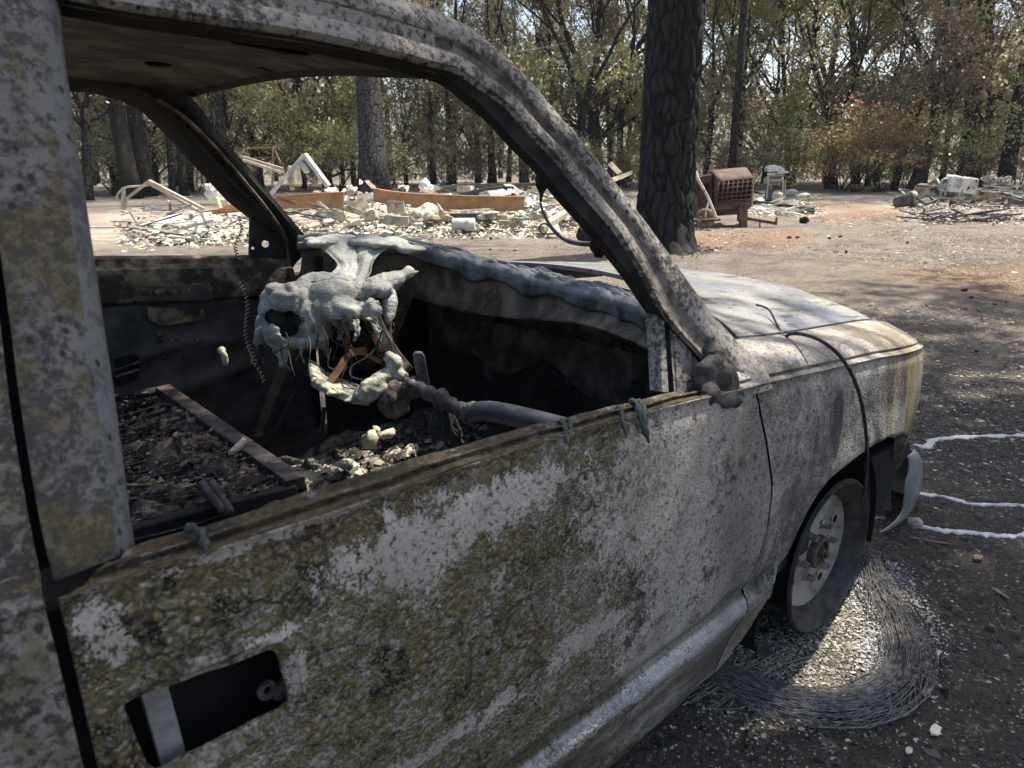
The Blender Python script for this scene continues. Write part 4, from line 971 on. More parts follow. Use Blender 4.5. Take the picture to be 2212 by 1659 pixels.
# crust of ash and burnt upholstery lying on the seat wires
def crust(px, z, name, mat, amp, seed, thick=0.02, n=40):
    P = [np.array(S(*p, z)) for p in px]
    rows = []
    for j in range(n):
        v = j/(n-1); row = []
        for i in range(n):
            u = i/(n-1); p = (P[0]*(1-u)+P[1]*u)*(1-v)+(P[3]*(1-u)+P[2]*u)*v
            e = min(u, 1-u, v, 1-v)
            q = p+np.array([0.03*mnoise.noise(Vector((u*5, v*5, seed))), 0.03*mnoise.noise(Vector((u*5, v*5, seed+9))), 0])
            h = amp*(0.5*mnoise.noise(Vector((u*4, v*4, seed+3)))+0.35*mnoise.noise(Vector((u*11, v*11, seed)))+0.25*mnoise.noise(Vector((u*30, v*30, seed))))
            row.append(q+np.array([0, 0, h-0.02*max(0, 1-e*12)]))
        rows.append(row)
    o = MB().shell(rows, (0, 0, -thick)).build(name, mat, sframe, True); return o
M_seatash = simple('seat_ash', (0.04, 0.032, 0.025), (0.25, 0.215, 0.175), 20, 0.95, 1.0, dist=0.012, lo=0.38, hi=0.68)
crust([(300, 1000), (330, 940), (540, 940), (500, 1020)], ZS-0.01, 'seat_crust', M_seatash, 0.05, 1)
crust([(330, 905), (380, 860), (450, 900), (420, 930)], ZS+0.0, 'seat_crust', M_seatash, 0.04, 11)
crust([(270, 1130), (300, 1060), (560, 1040), (600, 1060)], ZS-0.03, 'seat_crust', M_seatash, 0.05, 21)
crust([(260, 980), (300, 900), (380, 930), (330, 1000)], ZS-0.03, 'seat_crust', M_seatash, 0.06, 31)
MB().prism([S(*p, ZS+0.025) for p in [(492, 975), (505, 962), (525, 943), (533, 948), (520, 962), (503, 972)]], (0, 0, -0.012)).build('foam_flake', M_lightdeb, sframe, bevel=0.002)
for i in range(24):
    x, y = random.uniform(290, 600), 0; y = 1000+random.uniform(-100, 100)+(x-450)*0.25
    if x > 352+(y-842)*1.41-20: continue
    s = random.uniform(0.008, 0.022)
    o = MB().rock(S(x, y, ZS+0.0), (s*1.4, s, s*0.5), i, 1, 0.3).build('ash_flake', random.choice([M_seatash, M_seatash, M_ashdeb]), sframe)
# debris on the cab floor beside the near door, lit through the empty windscreen
rows = []
for i in range(40):
    row = []
    for j in range(24):
        u = i/39; v = j/23
        x, y = -1.35+1.15*u, -0.40+0.95*v
        z = 0.36+0.07*math.exp(-((y-0.1)/0.25)**2)+0.05*mnoise.noise(Vector((x*8, y*8, 4)))+0.03*mnoise.noise(Vector((x*25, y*25, 4)))
        row.append((x, y, z))
    rows.append(row)
MB().shell(rows, (0, 0, -0.04)).build('floor_ash_heap', M_ashdeb, truck, True)
for i, (x, y, s) in enumerate([(668, 1040, (0.05, 0.038, 0.026)), (640, 1066, (0.03, 0.02, 0.03)), (700, 1032, (0.03, 0.03, 0.02)), (800, 950, (0.03, 0.02, 0.03)), (815, 935, (0.016, 0.014, 0.02)), (838, 938, (0.03, 0.02, 0.012)), (745, 1000, (0.03, 0.024, 0.012))]):
    MB().rock(S(x, y, 0.46 if i < 3 else 0.50), s, i+77, 2, 0.6).build('rubble_lump', M_lightdeb, truck, True)
# --- wheel, steered slightly
wheel = empty('front_wheel'); wheel.parent = truck
ST_A = R(2)
wax = Vector((-math.sin(ST_A), -math.cos(ST_A), 0))          # outward axis
wc = Vector((0.045, -0.855, 0.235))
mb = MB(); mb.lathe([(0.030, 0.012), (0.07, 0.008), (0.105, 0.0), (0.135, -0.006), (0.155, -0.004), (0.163, 0.004), (0.166, 0.012), (0.168, 0.010), (0.166, -0.012), (0.03, -0.012)], wc, wax, 56, cap=False)
rim = mb.build('rim', M_rim, wheel, True); sharp(rim, 50)
mb = MB(); mb.lathe([(0.166, 0.008), (0.171, 0.020), (0.182, 0.034), (0.196, 0.040), (0.203, 0.050), (0.214, 0.060), (0.222, 0.060), (0.226, 0.052), (0.216, 0.044), (0.204, 0.030), (0.190, -0.02), (0.190, -0.12), (0.222, -0.17), (0.222, -0.18), (0.10, -0.18)], wc, wax, 64, cap=False)
tyre = mb.build('bare_tyre_bead', M_rimdark, wheel, True); sharp(tyre, 40)
mb = MB(); mb.lathe([(0.048, 0.0), (0.049, 0.018), (0.046, 0.030), (0.036, 0.033), (0.033, 0.030), (0.033, 0.022), (0.014, 0.020), (0.013, 0.038), (0.010, 0.040), (0.009, 0.048), (0.004, 0.050)], wc, wax, 28)
hub = mb.build('hub', M_hub, wheel, True); sharp(hub, 35)
a1 = Vector((0, 0, 1)); a2 = wax.cross(a1)
for k in range(6):
    t = 2*math.pi*(k+0.5)/6+0.12; c = wc+(a1*math.cos(t)+a2*math.sin(t))*0.078
    mb = MB(); mb.lathe([(0.013, 0.0), (0.013, 0.012), (0.0105, 0.014), (0.0098, 0.034), (0.0072, 0.034), (0.0072, 0.022), (0.001, 0.022)], c, wax, 12)
    o = mb.build('lug_nut', M_nut, wheel, True); sharp(o, 40)
for k in range(4):
    t = 2*math.pi*(k)/4+0.5; c = wc+(a1*math.cos(t)+a2*math.sin(t))*0.125+wax*0.008
    MB().lathe([(0.013, 0.0), (0.001, 0.001)], c, wax, 12).build('vent_hole', M_black, wheel)
MB().lathe([(0.20, 0.13), (0.20, -0.02), (0.05, -0.03)], wc-wax*0.21, wax, 32).build('brake_drum', M_black, wheel, True)
# wheel well
mb = MB(); rows = []
for t in np.linspace(-0.25, math.pi+0.15, 30):
    rows.append([(HUB[0]-0.02-0.36*math.cos(t), y, 0.20+0.36*math.sin(t)) for y in (-0.90, -0.7, -0.45)])
mb.grid(rows); mb.build('wheel_liner', M_black, truck, True)
MB().box((0.0, -0.44, 0.35), (1.0, 0.01, 0.6)).build('wheel_well_wall', M_black, truck)
# front liner hanging at the end of the arch
MB().prism([Yp(*p, -0.885) for p in [(1950, 950), (1966, 955), (1968, 975), (1950, 1000), (1935, 1020), (1925, 1060), (1928, 1105), (1895, 1108), (1868, 1095), (1868, 1000)]], (0, 0.25, 0)).build('arch_liner', M_black, truck, bevel=0.004)
# bumper end
bo_ = [(1974, 972), (1985, 980), (1992, 1000), (1994, 1030), (1988, 1062), (1975, 1100), (1958, 1126), (1925, 1145)]
bi_ = [(1962, 985), (1966, 1000), (1962, 1030), (1956, 1048), (1956, 1075), (1950, 1105), (1932, 1128), (1902, 1150)]
A = smoothpts([Yp(*p, -0.80) for p in bo_], 24); B = smoothpts([Yp(*p, -0.865) for p in bi_], 24)
rows = [[A[i]+np.array([0.02, 0.5, 0.01]), A[i]+np.array([0.02, 0.2, 0.005]), A[i]+np.array([0.012, 0.06, 0]), A[i], A[i]*0.5+B[i]*0.5+np.array([0.008, -0.004, 0]), B[i]] for i in range(24)]
MB().shell(rows, (-0.006, 0.004, 0)).build('bumper', M_bumper, truck, True)
# bent radio aerial on the fender
ap = [(1694, 731, -0.80), (1706, 722, -0.83), (1735, 722, -0.89), (1775, 737, -0.95), (1815, 770, -0.985), (1845, 820, -1.0), (1862, 875, -1.0), (1871, 940, -0.99), (1873, 1000, -0.985), (1868, 1050, -0.985), (1861, 1086, -0.98)]
aer = MB().tube(smoothpts([Yp(x, y, v) for x, y, v in ap], 60), 0.0042, 8).build('bent_aerial', M_cable, truck, True)
blob('aerial_base', [(tuple(Yp(1700, 732, -0.80)), 0.011), (tuple(Yp(1708, 742, -0.81)), (0.008, 0.008, 0.012)), (tuple(Yp(1690, 727, -0.80)), (0.012, 0.01, 0.006))], M_cable, aer, 0.003, amp=0.002, freq=90)
MB().tube(smoothpts([Yp(1633, 658, -0.66), Yp(1660, 668, -0.69), Yp(1678, 700, -0.75), Yp(1690, 726, -0.79)], 14), 0.0028, 6).build('aerial_wire', M_cable, aer, True)
# remains hanging inside the near pillar
M_hang = simple('charred_remains', (0.010, 0.009, 0.008), (0.05, 0.04, 0.032), 30, 0.9, 0.8, dist=0.008)
blob('visor_remains', [(C(1182, 372, 1.42), (0.02, 0.02, 0.024)), (C(1200, 380, 1.42), (0.03, 0.02, 0.02)), (C(1168, 385, 1.42), (0.010, 0.01, 0.022)), (C(1228, 392, 1.42), (0.03, 0.02, 0.012))], M_hang, truck, 0.005, [([C(1172, 395, 1.42), C(1172, 415, 1.42), C(1168, 436, 1.42)], [0.012, 0.009, 0.004])], amp=0.006, freq=50, smooth_it=1)
MB().tube(smoothpts([C(1167, 432, 1.42), C(1172, 455, 1.42), C(1190, 490, 1.42), C(1215, 514, 1.42), C(1240, 524, 1.41), C(1275, 527, 1.40), C(1290, 522, 1.39)], 30), [0.0022+0.0035*min(1, i/22) for i in range(30)], 6).build('hanging_strap', M_plastdark, truck, True)
blob('hanging_rag', [(C(1285, 528, 1.39), (0.012, 0.012, 0.014)), (C(1297, 535, 1.39), (0.012, 0.012, 0.02))], M_hang, truck, 0.004, [([C(1290, 500, 1.39), C(1296, 540, 1.39), C(1300, 560, 1.39)], [0.006, 0.008, 0.004])], amp=0.006, freq=60, smooth_it=1)
# ------------------------------------------------------------------ ground
def ground_mat():
    t = NT('scorched_ground'); X, Y, Z = t.xyz()
    big = t.noise(0.22, 5, 0.6); mid = t.noise(1.6, 6, 0.7); fine = t.noise(22, 5, 0.75); ff = t.noise(130, 3, 0.75)
    base = t.mix(t.ramp(mid, 0.32, 0.68), (0.185, 0.155, 0.128, 1), (0.33, 0.285, 0.235, 1))
    base = t.mix(t.math('MULTIPLY', t.ramp(big, 0.42, 0.62), 0.5), base, (0.33, 0.275, 0.20, 1))
    s = None
    for (px, py, rx, ry) in [(1800, 455, 2.6, 1.6), (1950, 455, 2.5, 1.2), (1600, 515, 1.8, 1.0), (2150, 600, 1.2, 0.8), (1830, 470, 1.2, 0.6)]:
        c = G(px, py); q = t.spot((c[0], c[1], 0), (rx, ry, 5), 0.6, mid, 1.2); s = q if s is None else t.math('MAXIMUM', s, q)
    base = t.mix(t.math('MULTIPLY', s, 0.75), base, (0.36, 0.215, 0.115, 1))
    a = None
    for (px, py, rx, ry) in [(900, 470, 3.0, 5.0), (420, 470, 2.4, 4.2), (1180, 500, 1.4, 1.8), (640, 480, 2.4, 3.0), (1670, 455, 1.6, 1.6), (2080, 450, 2.6, 2.4), (350, 500, 2.6, 2.6)]:
        c = G(px, py); q = t.spot((c[0], c[1], 0), (rx, ry, 5), 0.5, mid, 1.3); a = q if a is None else t.math('MAXIMUM', a, q)
    base = t.mix(t.math('MULTIPLY', a, t.ramp(fine, 0.30, 0.62, 0.35, 0.95)), base, (0.60, 0.555, 0.45, 1))
    char = t.spot((0.6, 0.2, 0), (3.4, 2.6, 5), 0.5, t.noise(0.9, 5, 0.65), 0.9)
    base = t.mix(t.math('MULTIPLY', char, 0.8), base, (0.060, 0.054, 0.050, 1))
    streak = t.ramp(t.noise(0.6, 5, 0.7, co=t.mapping((1, 1.6, 1), (3, 9, 0))), 0.52, 0.66)
    base = t.mix(t.math('MULTIPLY', streak, 0.55), base, (0.075, 0.066, 0.060, 1))
    c = G(1720, 1400); pale = t.spot((c[0], c[1], 0), (0.34, 0.17, 3), 0.4, fine, 1.0)  # sunlit patch by the wheel painted pale into the ash ground
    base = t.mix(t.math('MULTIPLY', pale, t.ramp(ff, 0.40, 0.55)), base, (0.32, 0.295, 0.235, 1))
    grit = t.ramp(t.vor(55, rnd=1.0), 0.14, 0.30, 1, 0)
    base = t.mix(t.math('MULTIPLY', t.math('MULTIPLY', grit, t.ramp(t.noise(9, 4), 0.45, 0.65)), 0.75), base, (0.40, 0.375, 0.33, 1))
    base = t.mix(t.math('MULTIPLY', t.ramp(fine, 0.50, 0.68), 0.65), base, (0.055, 0.048, 0.042, 1))
    g2 = t.noise(7, 6, 0.8); base = t.mix(t.math('MULTIPLY', t.ramp(g2, 0.52, 0.62), 0.45), base, (0.085, 0.074, 0.065, 1))
    base = t.mix(t.math('MULTIPLY', t.ramp(t.noise(13, 5, 0.8, co=t.mapping((1, 1, 1), (4, 8, 0))), 0.56, 0.64), 0.5), base, (0.44, 0.40, 0.345, 1))
    h = t.math('ADD', t.math('MULTIPLY', fine, 1.0), t.math('ADD', t.math('MULTIPLY', ff, 0.35), t.math('MULTIPLY', mid, 1.5)))
    return t.out(base, 0.95, 0.0, t.bump(h, 0.9, 0.05), 0.2)
gx = np.r_[np.linspace(-260, -8, 12), np.linspace(-6, 24, 91), np.linspace(28, 420, 16)]
gy = np.r_[np.linspace(-260, -8, 12), np.linspace(-6, 24, 91), np.linspace(28, 420, 16)]
V = []
for x in gx:
    for y in gy:
        d = math.hypot(x-0.2, y+0.2); k = min(1, max(0, (d-2.5)/3))
        V.append((x, y, k*(0.05*mnoise.noise(Vector((x*0.35, y*0.35, 0)))+0.02*mnoise.noise(Vector((x*1.1, y*1.1, 4)))) if d < 40 else 0))
ny = len(gy); F = [(i*ny+j, (i+1)*ny+j, (i+1)*ny+j+1, i*ny+j+1) for i in range(len(gx)-1) for j in range(ny-1)]
ground = link_mesh('ground', V, F, ground_mat(), None, True); tag(ground, kind='structure')

def chips(name, n, sampler, smin, smax, palette, rough=0.9, zoff=0.0, lift=0.4, flat=0.45, kindname='stuff'):
    """many small irregular flakes as one mesh, each a bent pyramid with its own tint"""
    P = sampler(n); n = len(P)
    s = smin*(smax/smin)**(rng.random(n)**1.8); a = rng.random(n)*2*np.pi; el = 0.5+rng.random(n)*0.9
    ca, sa = np.cos(a), np.sin(a)
    V = np.empty((n, 5, 3))
    for k in range(4):
        th = k*np.pi/2+rng.normal(0, 0.35, n); rr = s*(0.6+0.5*rng.random(n))
        lx, ly = np.cos(th)*rr*el, np.sin(th)*rr
        V[:, k, 0] = P[:, 0]+lx*ca-ly*sa; V[:, k, 1] = P[:, 1]+lx*sa+ly*ca
        V[:, k, 2] = P[:, 2]+s*lift*(rng.random(n)-0.25)+zoff
    V[:, 4, :2] = P[:, :2]+rng.normal(0, 0.2, (n, 2))*s[:, None]; V[:, 4, 2] = P[:, 2]+s*flat*(0.5+rng.random(n))+zoff
    i = np.arange(n)[:, None]*5
    F = np.concatenate([i+np.array([[0, 1, 4]]), i+np.array([[1, 2, 4]]), i+np.array([[2, 3, 4]]), i+np.array([[3, 0, 4]])], 0)
    pal = np.array(palette); c = pal[rng.integers(0, len(pal), n)]*(0.75+0.5*rng.random((n, 1)))
    t = NT(name+'_colour'); at = t.node('ShaderNodeAttribute', attribute_name='tint')
    m = t.out(at.outputs['Color'], rough, 0.0, None, 0.25)
    o = link_np(name, V.reshape(-1, 3), F, m, cols=np.repeat(c, 5, 0))
    if kindname: o['kind'] = kindname
    return o
def under_truck(P): return (P[:, 0] > -3) & (P[:, 0] < 0.7) & (np.abs(P[:, 1]) < 0.72)
def near_sampler(n):
    P = np.c_[rng.uniform(-1.0, 3.4, n), rng.uniform(-2.3, 0.4, n), np.zeros(n)]
    P = P[~under_truck(P)]; return P
chips('fine_grit', 70000, near_sampler, 0.0018, 0.0075, [(0.05, 0.045, 0.042), (0.03, 0.028, 0.027), (0.09, 0.08, 0.07), (0.16, 0.145, 0.125), (0.24, 0.22, 0.19), (0.045, 0.04, 0.04), (0.40, 0.37, 0.31)])
chips('char_flakes', 9000, near_sampler, 0.005, 0.020, [(0.022, 0.021, 0.021), (0.035, 0.033, 0.032), (0.06, 0.055, 0.05), (0.10, 0.09, 0.08)], lift=0.25, flat=0.2)
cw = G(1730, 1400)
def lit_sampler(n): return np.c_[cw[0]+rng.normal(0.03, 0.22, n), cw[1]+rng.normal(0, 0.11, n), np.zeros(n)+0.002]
chips('pale_sunlit_grit', 6500, lit_sampler, 0.0025, 0.008, [(0.42, 0.39, 0.31), (0.34, 0.31, 0.25), (0.24, 0.22, 0.18), (0.12, 0.11, 0.10), (0.08, 0.075, 0.07), (0.48, 0.45, 0.38)])  # pale ash tints also carry the brightness of the sunlit patch
for q_, (px_0, py_0) in enumerate([(1915, 1300), (1950, 1370), (1925, 1420), (1890, 1240)]):
    cq = G(px_0, py_0); chips('powdery_ash', 1500, lambda n, c=cq: np.c_[c[0]+rng.normal(0, 0.06, n), c[1]+rng.normal(0, 0.05, n), np.zeros(n)+0.004], 0.002, 0.007, [(0.5, 0.5, 0.5), (0.36, 0.36, 0.37), (0.62, 0.62, 0.61), (0.2, 0.2, 0.2)])
chips('white_ash_flecks', 900, near_sampler, 0.004, 0.012, [(0.55, 0.53, 0.48), (0.42, 0.40, 0.36)], flat=0.25)
def mid_sampler(n): return np.c_[rng.uniform(1.5, 15, n), rng.uniform(-4, 11, n), np.zeros(n)+0.0]
chips('gravel', 110000, mid_sampler, 0.006, 0.022, [(0.25, 0.21, 0.18), (0.32, 0.28, 0.235), (0.11, 0.095, 0.085), (0.17, 0.145, 0.125), (0.42, 0.38, 0.32), (0.05, 0.045, 0.042)], flat=0.35)
def far_sampler(n): return np.c_[rng.uniform(8, 34, n), rng.uniform(-1, 34, n), np.zeros(n)+0.0]
chips('ground_litter', 45000, far_sampler, 0.012, 0.05, [(0.30, 0.26, 0.21), (0.36, 0.31, 0.25), (0.12, 0.10, 0.09), (0.20, 0.17, 0.14), (0.5, 0.46, 0.38), (0.06, 0.05, 0.045)], flat=0.3)

# ------------------------------------------------------------------ trees
def bark(name, c1, c2, scale, strength):
    t = NT(name)
    co = t.mapping((scale, scale, scale*0.35)); v = t.vor(1.0, 'DISTANCE_TO_EDGE', co=co); n = t.noise(scale*2.2, 5, 0.7)
    h = t.math('ADD', t.ramp(v, 0.0, 0.16), t.math('MULTIPLY', n, 0.5))
    col = t.mix(t.ramp(t.math('ADD', t.math('MULTIPLY', t.ramp(v, 0.0, 0.12), 0.6), t.math('MULTIPLY', n, 0.6)), 0.35, 0.85), c1, c2)
    return t.out(col, 0.95, 0.0, t.bump(h, strength, 0.04), 0.15)
M_barkchar = bark('charred_bark', (0.008, 0.0075, 0.007, 1), (0.042, 0.037, 0.033, 1), 9, 0.9)
M_barkgrey = bark('grey_bark', (0.013, 0.012, 0.0115, 1), (0.072, 0.068, 0.066, 1), 8, 0.8)
M_barkbrown = bark('brown_bark', (0.014, 0.012, 0.010, 1), (0.050, 0.042, 0.034, 1), 14, 0.7)
M_pale = bark('pale_limb', (0.10, 0.09, 0.08, 1), (0.30, 0.27, 0.23, 1), 14, 0.5)
def leaf_mat(name):
    t = NT(name); at = t.node('ShaderNodeAttribute', attribute_name='tint')
    d = t.node('ShaderNodeBsdfDiffuse'); t.l.new(at.outputs['Color'], d.inputs['Color'])
    tr = t.node('ShaderNodeBsdfTranslucent'); t.l.new(at.outputs['Color'], tr.inputs['Color'])
    gl = t.node('ShaderNodeBsdfGlossy'); gl.inputs['Roughness'].default_value = 0.38; gl.inputs['Color'].default_value = (0.8, 0.8, 0.75, 1)
    m1 = t.node('ShaderNodeMixShader'); m1.inputs[0].default_value = 0.48; t.l.new(d.outputs[0], m1.inputs[1]); t.l.new(tr.outputs[0], m1.inputs[2])
    m2 = t.node('ShaderNodeMixShader'); m2.inputs[0].default_value = 0.05; t.l.new(m1.outputs[0], m2.inputs[1]); t.l.new(gl.outputs[0], m2.inputs[2])
    t.l.new(m2.outputs[0], t.n['Material Output'].inputs['Surface']); return t.m
M_leaf = leaf_mat('scorched_leaves')
PAL = {'oak': [(0.295, 0.261, 0.163), (0.387, 0.332, 0.206), (0.236, 0.225, 0.142), (0.498, 0.425, 0.281), (0.171, 0.152, 0.107)],
       'green': [(0.332, 0.367, 0.164), (0.435, 0.438, 0.196), (0.270, 0.278, 0.142), (0.525, 0.492, 0.236)],
       'gold': [(0.550, 0.515, 0.253), (0.474, 0.413, 0.210), (0.342, 0.315, 0.172), (0.550, 0.567, 0.332)],
       'brown': [(0.261, 0.202, 0.137), (0.366, 0.278, 0.192), (0.188, 0.156, 0.116), (0.463, 0.363, 0.256)],
       'red': [(0.342, 0.209, 0.117), (0.421, 0.284, 0.153), (0.225, 0.168, 0.090), (0.507, 0.401, 0.218)],
       'needle': [(0.172, 0.168, 0.101), (0.234, 0.204, 0.130), (0.293, 0.246, 0.155), (0.135, 0.132, 0.087)],
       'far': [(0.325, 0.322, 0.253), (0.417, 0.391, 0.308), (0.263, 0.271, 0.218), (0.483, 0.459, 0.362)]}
def leaves_np(C0, size, pal, droop=0.0, ratio=0.55):
    n = len(C0); s = size*(0.6+0.8*rng.random(n))
    a = rng.normal(size=(n, 3)); a[:, 2] -= droop; a /= np.linalg.norm(a, axis=1)[:, None]
    b = rng.normal(size=(n, 3)); b -= a*(a*b).sum(1)[:, None]; b /= np.linalg.norm(b, axis=1)[:, None]
    V = np.empty((n, 4, 3)); V[:, 0] = C0-a*s[:, None]; V[:, 2] = C0+a*s[:, None]
    V[:, 1] = C0+b*(s*ratio)[:, None]+a*(s*0.1)[:, None]; V[:, 3] = C0-b*(s*ratio)[:, None]
    F = np.arange(n*4).reshape(n, 4)
    p = np.array(PAL[pal]); c = p[rng.integers(0, len(p), n)]*(0.7+0.6*rng.random((n, 1)))
    return V.reshape(-1, 3), F, np.repeat(c, 4, 0)
class Tree:
    def __init__(s, seed): s.mb = MB(); s.tips = []; s.r = random.Random(seed)
    def branch(s, p, d, L, r, lvl, maxl, up=0.15, wig=0.25, nseg=5, spread=0.7, kids=3, sides=7):
        pts = [Vector(p)]; d = Vector(d).normalized(); rs = [r]; dirs = [d.copy()]
        for i in range(nseg):
            d = (d+Vector((s.r.gauss(0, wig), s.r.gauss(0, wig), s.r.gauss(0, wig)+up))*0.5).normalized()
            pts.append(pts[-1]+d*L/nseg); rs.append(r*(1-0.62*(i+1)/nseg)); dirs.append(d.copy())
        s.mb.tube(pts, rs, max(4, sides-lvl*1) if lvl < 3 else 3, cap=False)
        if lvl >= maxl-1:
            for q in pts[2:]: s.tips.append(q)
        if lvl < maxl:
            for k in range(kids+(1 if lvl == 0 else 0)):
                i = s.r.randint(max(1, nseg//2), nseg); q = pts[i]
                ax = dirs[i].cross(Vector((s.r.gauss(0, 1), s.r.gauss(0, 1), s.r.gauss(0, 1)))).normalized()
                nd = (Matrix.Rotation(s.r.uniform(0.5, 1.0)*spread, 3, ax) @ dirs[i])
                s.branch(q, nd, L*s.r.uniform(0.55, 0.8), rs[i]*s.r.uniform(0.55, 0.8), lvl+1, maxl, up, wig, nseg, spread, kids, sides)
        return pts, rs, dirs
def make_tree(name, base, top, r0, h, kind, seed, pal='oak', nleaf=6000, lsize=0.075, lo=0.30, mat=None, crown_r=0.55, flare=1.25, maxl=3, kids=3, fork=None, forkdir=None, detail=0, low_twigs=0, cull=None):
    """trunk from base towards top (3-D points); limbs; leaf clumps round the twigs. Local coordinates at the base."""
    root = empty(name, tuple(base)); T = Tree(seed); rr = T.r
    ax = (Vector(top)-Vector(base)).normalized()
    side0 = ax.cross(Vector((0, 1, 0))).normalized()
    n = 14; pts = []; rs = []
    hh = fork or h
    bend = Vector((rr.gauss(0, 0.5), rr.gauss(0, 0.5), 0))*(0.05 if kind == 'pine' else 0.12)
    for i in range(n):
        t = i/(n-1); p = ax*(hh*t)+bend*math.sin(math.pi*t)*(hh*0.1)
        pts.append(p); k = r0*(1-(0.75 if kind == 'pine' else 0.35)*t*(hh/h if fork else 1))
        rs.append(k*(1+(flare-1)*math.exp(-t*hh/0.45)))
    if not detail: T.mb.tube(pts, rs, 12)
    if kind == 'oak':
        if fork:
            fd = forkdir or [(-0.5, 0.2, 1), (0.6, -0.1, 0.9)]
            for d in fd: T.branch(pts[-1], Vector(d), (h-hh)*0.75, rs[-1]*0.72, 0, maxl, 0.12, 0.22, 6, 0.75, kids)
        for k in range(5 if fork else 9):
            t = rr.uniform(lo, 1.0); i = min(n-1, int(t*(n-1)))
            a = rr.uniform(0, 2*math.pi); d = Vector((math.cos(a), math.sin(a), rr.uniform(0.15, 0.9)))
            T.branch(pts[i], d, h*crown_r*rr.uniform(0.4, 0.75)*(1.1-0.5*t), max(0.02, rs[i]*rr.uniform(0.28, 0.5)), 1, maxl, 0.1, 0.28, 5, 0.8, kids)
        if not fork: T.branch(pts[-1], ax, h*0.35, rs[-1]*0.9, 1, maxl, 0.15, 0.25, 5, 0.8, kids)
    else:
        for k in range(34):
            t = lo+(1-lo)*(k+rr.random())/34; i = min(n-1, int(t*(n-1))); a = rr.uniform(0, 2*math.pi)
            d = Vector((math.cos(a), math.sin(a), rr.uniform(-0.25, 0.25)))
            T.branch(pts[i], d, h*0.24*(1.15-t)*rr.uniform(0.7, 1.2)+0.4, max(0.012, 0.12*rs[i]), 2, maxl, -0.02, 0.18, 5, 0.7, 2)
    for k in range(low_twigs):
        i = rr.randint(2, n-3); a = rr.uniform(0, 2*math.pi)
        T.tips, keep = [], T.tips
        T.branch(pts[i], Vector((math.cos(a), math.sin(a), rr.uniform(-0.3, 0.3))), rr.uniform(0.8, 2.2), max(0.012, rs[i]*0.10), 2, 3, 0.0, 0.3, 5, 0.8, 2); T.tips = keep
    m = mat or M_barkchar
    tr = T.mb.build('trunk', m, root, True)
    if T.tips and nleaf:
        tips = np.array([tuple(p) for p in T.tips]); idx = rng.integers(0, len(tips), nleaf)
        # clumps: gather leaves into tight sprays so that light and dark groups and gaps show
        cl = tips[rng.integers(0, len(tips), max(1, nleaf//22))]+rng.normal(0, 0.32, (max(1, nleaf//22), 3))
        C0 = np.where(rng.random((nleaf, 1)) < 0.75, cl[rng.integers(0, len(cl), nleaf)]+rng.normal(0, 0.14, (nleaf, 3)), tips[idx]+rng.normal(0, 0.30, (nleaf, 3)))
        if cull is not None: C0 = C0[cull(C0+np.array(base))]
        V, F, c = leaves_np(C0, lsize, pal, 0.5 if kind == 'oak' else 1.0, 0.55 if kind == 'oak' else 0.14)
        o = link_np('crown', V, F, M_leaf, root, cols=c); o['kind'] = 'stuff'
    return root
def at_px(px, dist):
    d = ray(px, 400); h = np.array([d[0], d[1]])/math.hypot(d[0], d[1])
    return np.array([CAM[0]+h[0]*dist, CAM[1]+h[1]*dist, 0.0])
def spec(xb, yb, xt, yt):
    b = G(xb, yb); return b, Dp(xt, yt, depth(b))
GR = 'trees standing along the edge of the burnt clearing'
def mk(name, label, xb, yb, xt, yt, w, h, kind, seed, **kw):
    b, t = spec(xb, yb, xt, yt); r = w/2/FPX*depth(b)
    o = make_tree(name, b, t, r, h, kind, seed, **kw); tag(o, label, 'tree', GR); return o
mk('oak_tree', 'slim dark oak beside the near window upright, leftmost trunk seen through the cab', 191, 433, 180, 200, 20, 11, 'oak', 1, fork=3.6, pal='oak', nleaf=5000)
mk('pine_tree', 'thick leaning brown-grey trunk, first of the two big trunks in the far window', 286, 429, 240, 200, 40, 16, 'pine', 2, lo=0.55, pal='needle', nleaf=3500, mat=M_barkbrown, low_twigs=5, lsize=0.13)
mk('pine_tree', 'thick charred black trunk just right of the leaning brown one', 318, 425, 284, 200, 38, 16, 'pine', 3, lo=0.55, pal='needle', nleaf=3500, low_twigs=6, lsize=0.13)
mk('oak_tree', 'thin grey sapling trunk left of the far windscreen pillar', 373, 421, 362, 260, 14, 8, 'oak', 4, pal='oak', nleaf=4000, mat=M_barkgrey, lo=0.45)
mk('pine_tree', 'slim jet-black trunk close to the far windscreen pillar', 398, 423, 385, 280, 17, 12, 'pine', 5, lo=0.4, pal='needle', nleaf=2500, lsize=0.12)
mk('pine_tree', 'grey plated pine trunk half hidden by the far windscreen pillar', 490, 418, 458, 190, 36, 17, 'pine', 6, lo=0.5, pal='needle', nleaf=3000, mat=M_barkgrey, lsize=0.13)
mk('oak_tree', 'charred oak forking low into a wide Y behind the bent frames', 556, 405, 552, 312, 27, 11, 'oak', 7, fork=2.2, forkdir=[(-0.12, 0.05, 1), (0.55, -0.55, 0.9)], pal='oak', nleaf=6000, lo=0.7)
mk('oak_tree', 'slender double oak behind the peaked metal frame', 640, 404, 634, 250, 18, 11, 'oak', 8, fork=2.6, forkdir=[(-0.2, 0.1, 1), (0.2, -0.2, 1)], pal='oak', nleaf=5000)
mk('oak_tree', 'dark oak with spreading forks left of the big grey trunk', 707, 404, 707, 300, 20, 11, 'oak', 9, fork=1.8, forkdir=[(-0.35, 0.35, 1), (0.35, -0.35, 1), (0.05, 0, 1)], pal='oak', nleaf=6000)
mk('pine_tree', 'massive grey pine trunk standing behind the house rubble', 810, 440, 796, 165, 62, 20, 'pine', 10, lo=0.5, pal='needle', nleaf=3000, mat=M_barkgrey, flare=1.35, low_twigs=3, lsize=0.13)
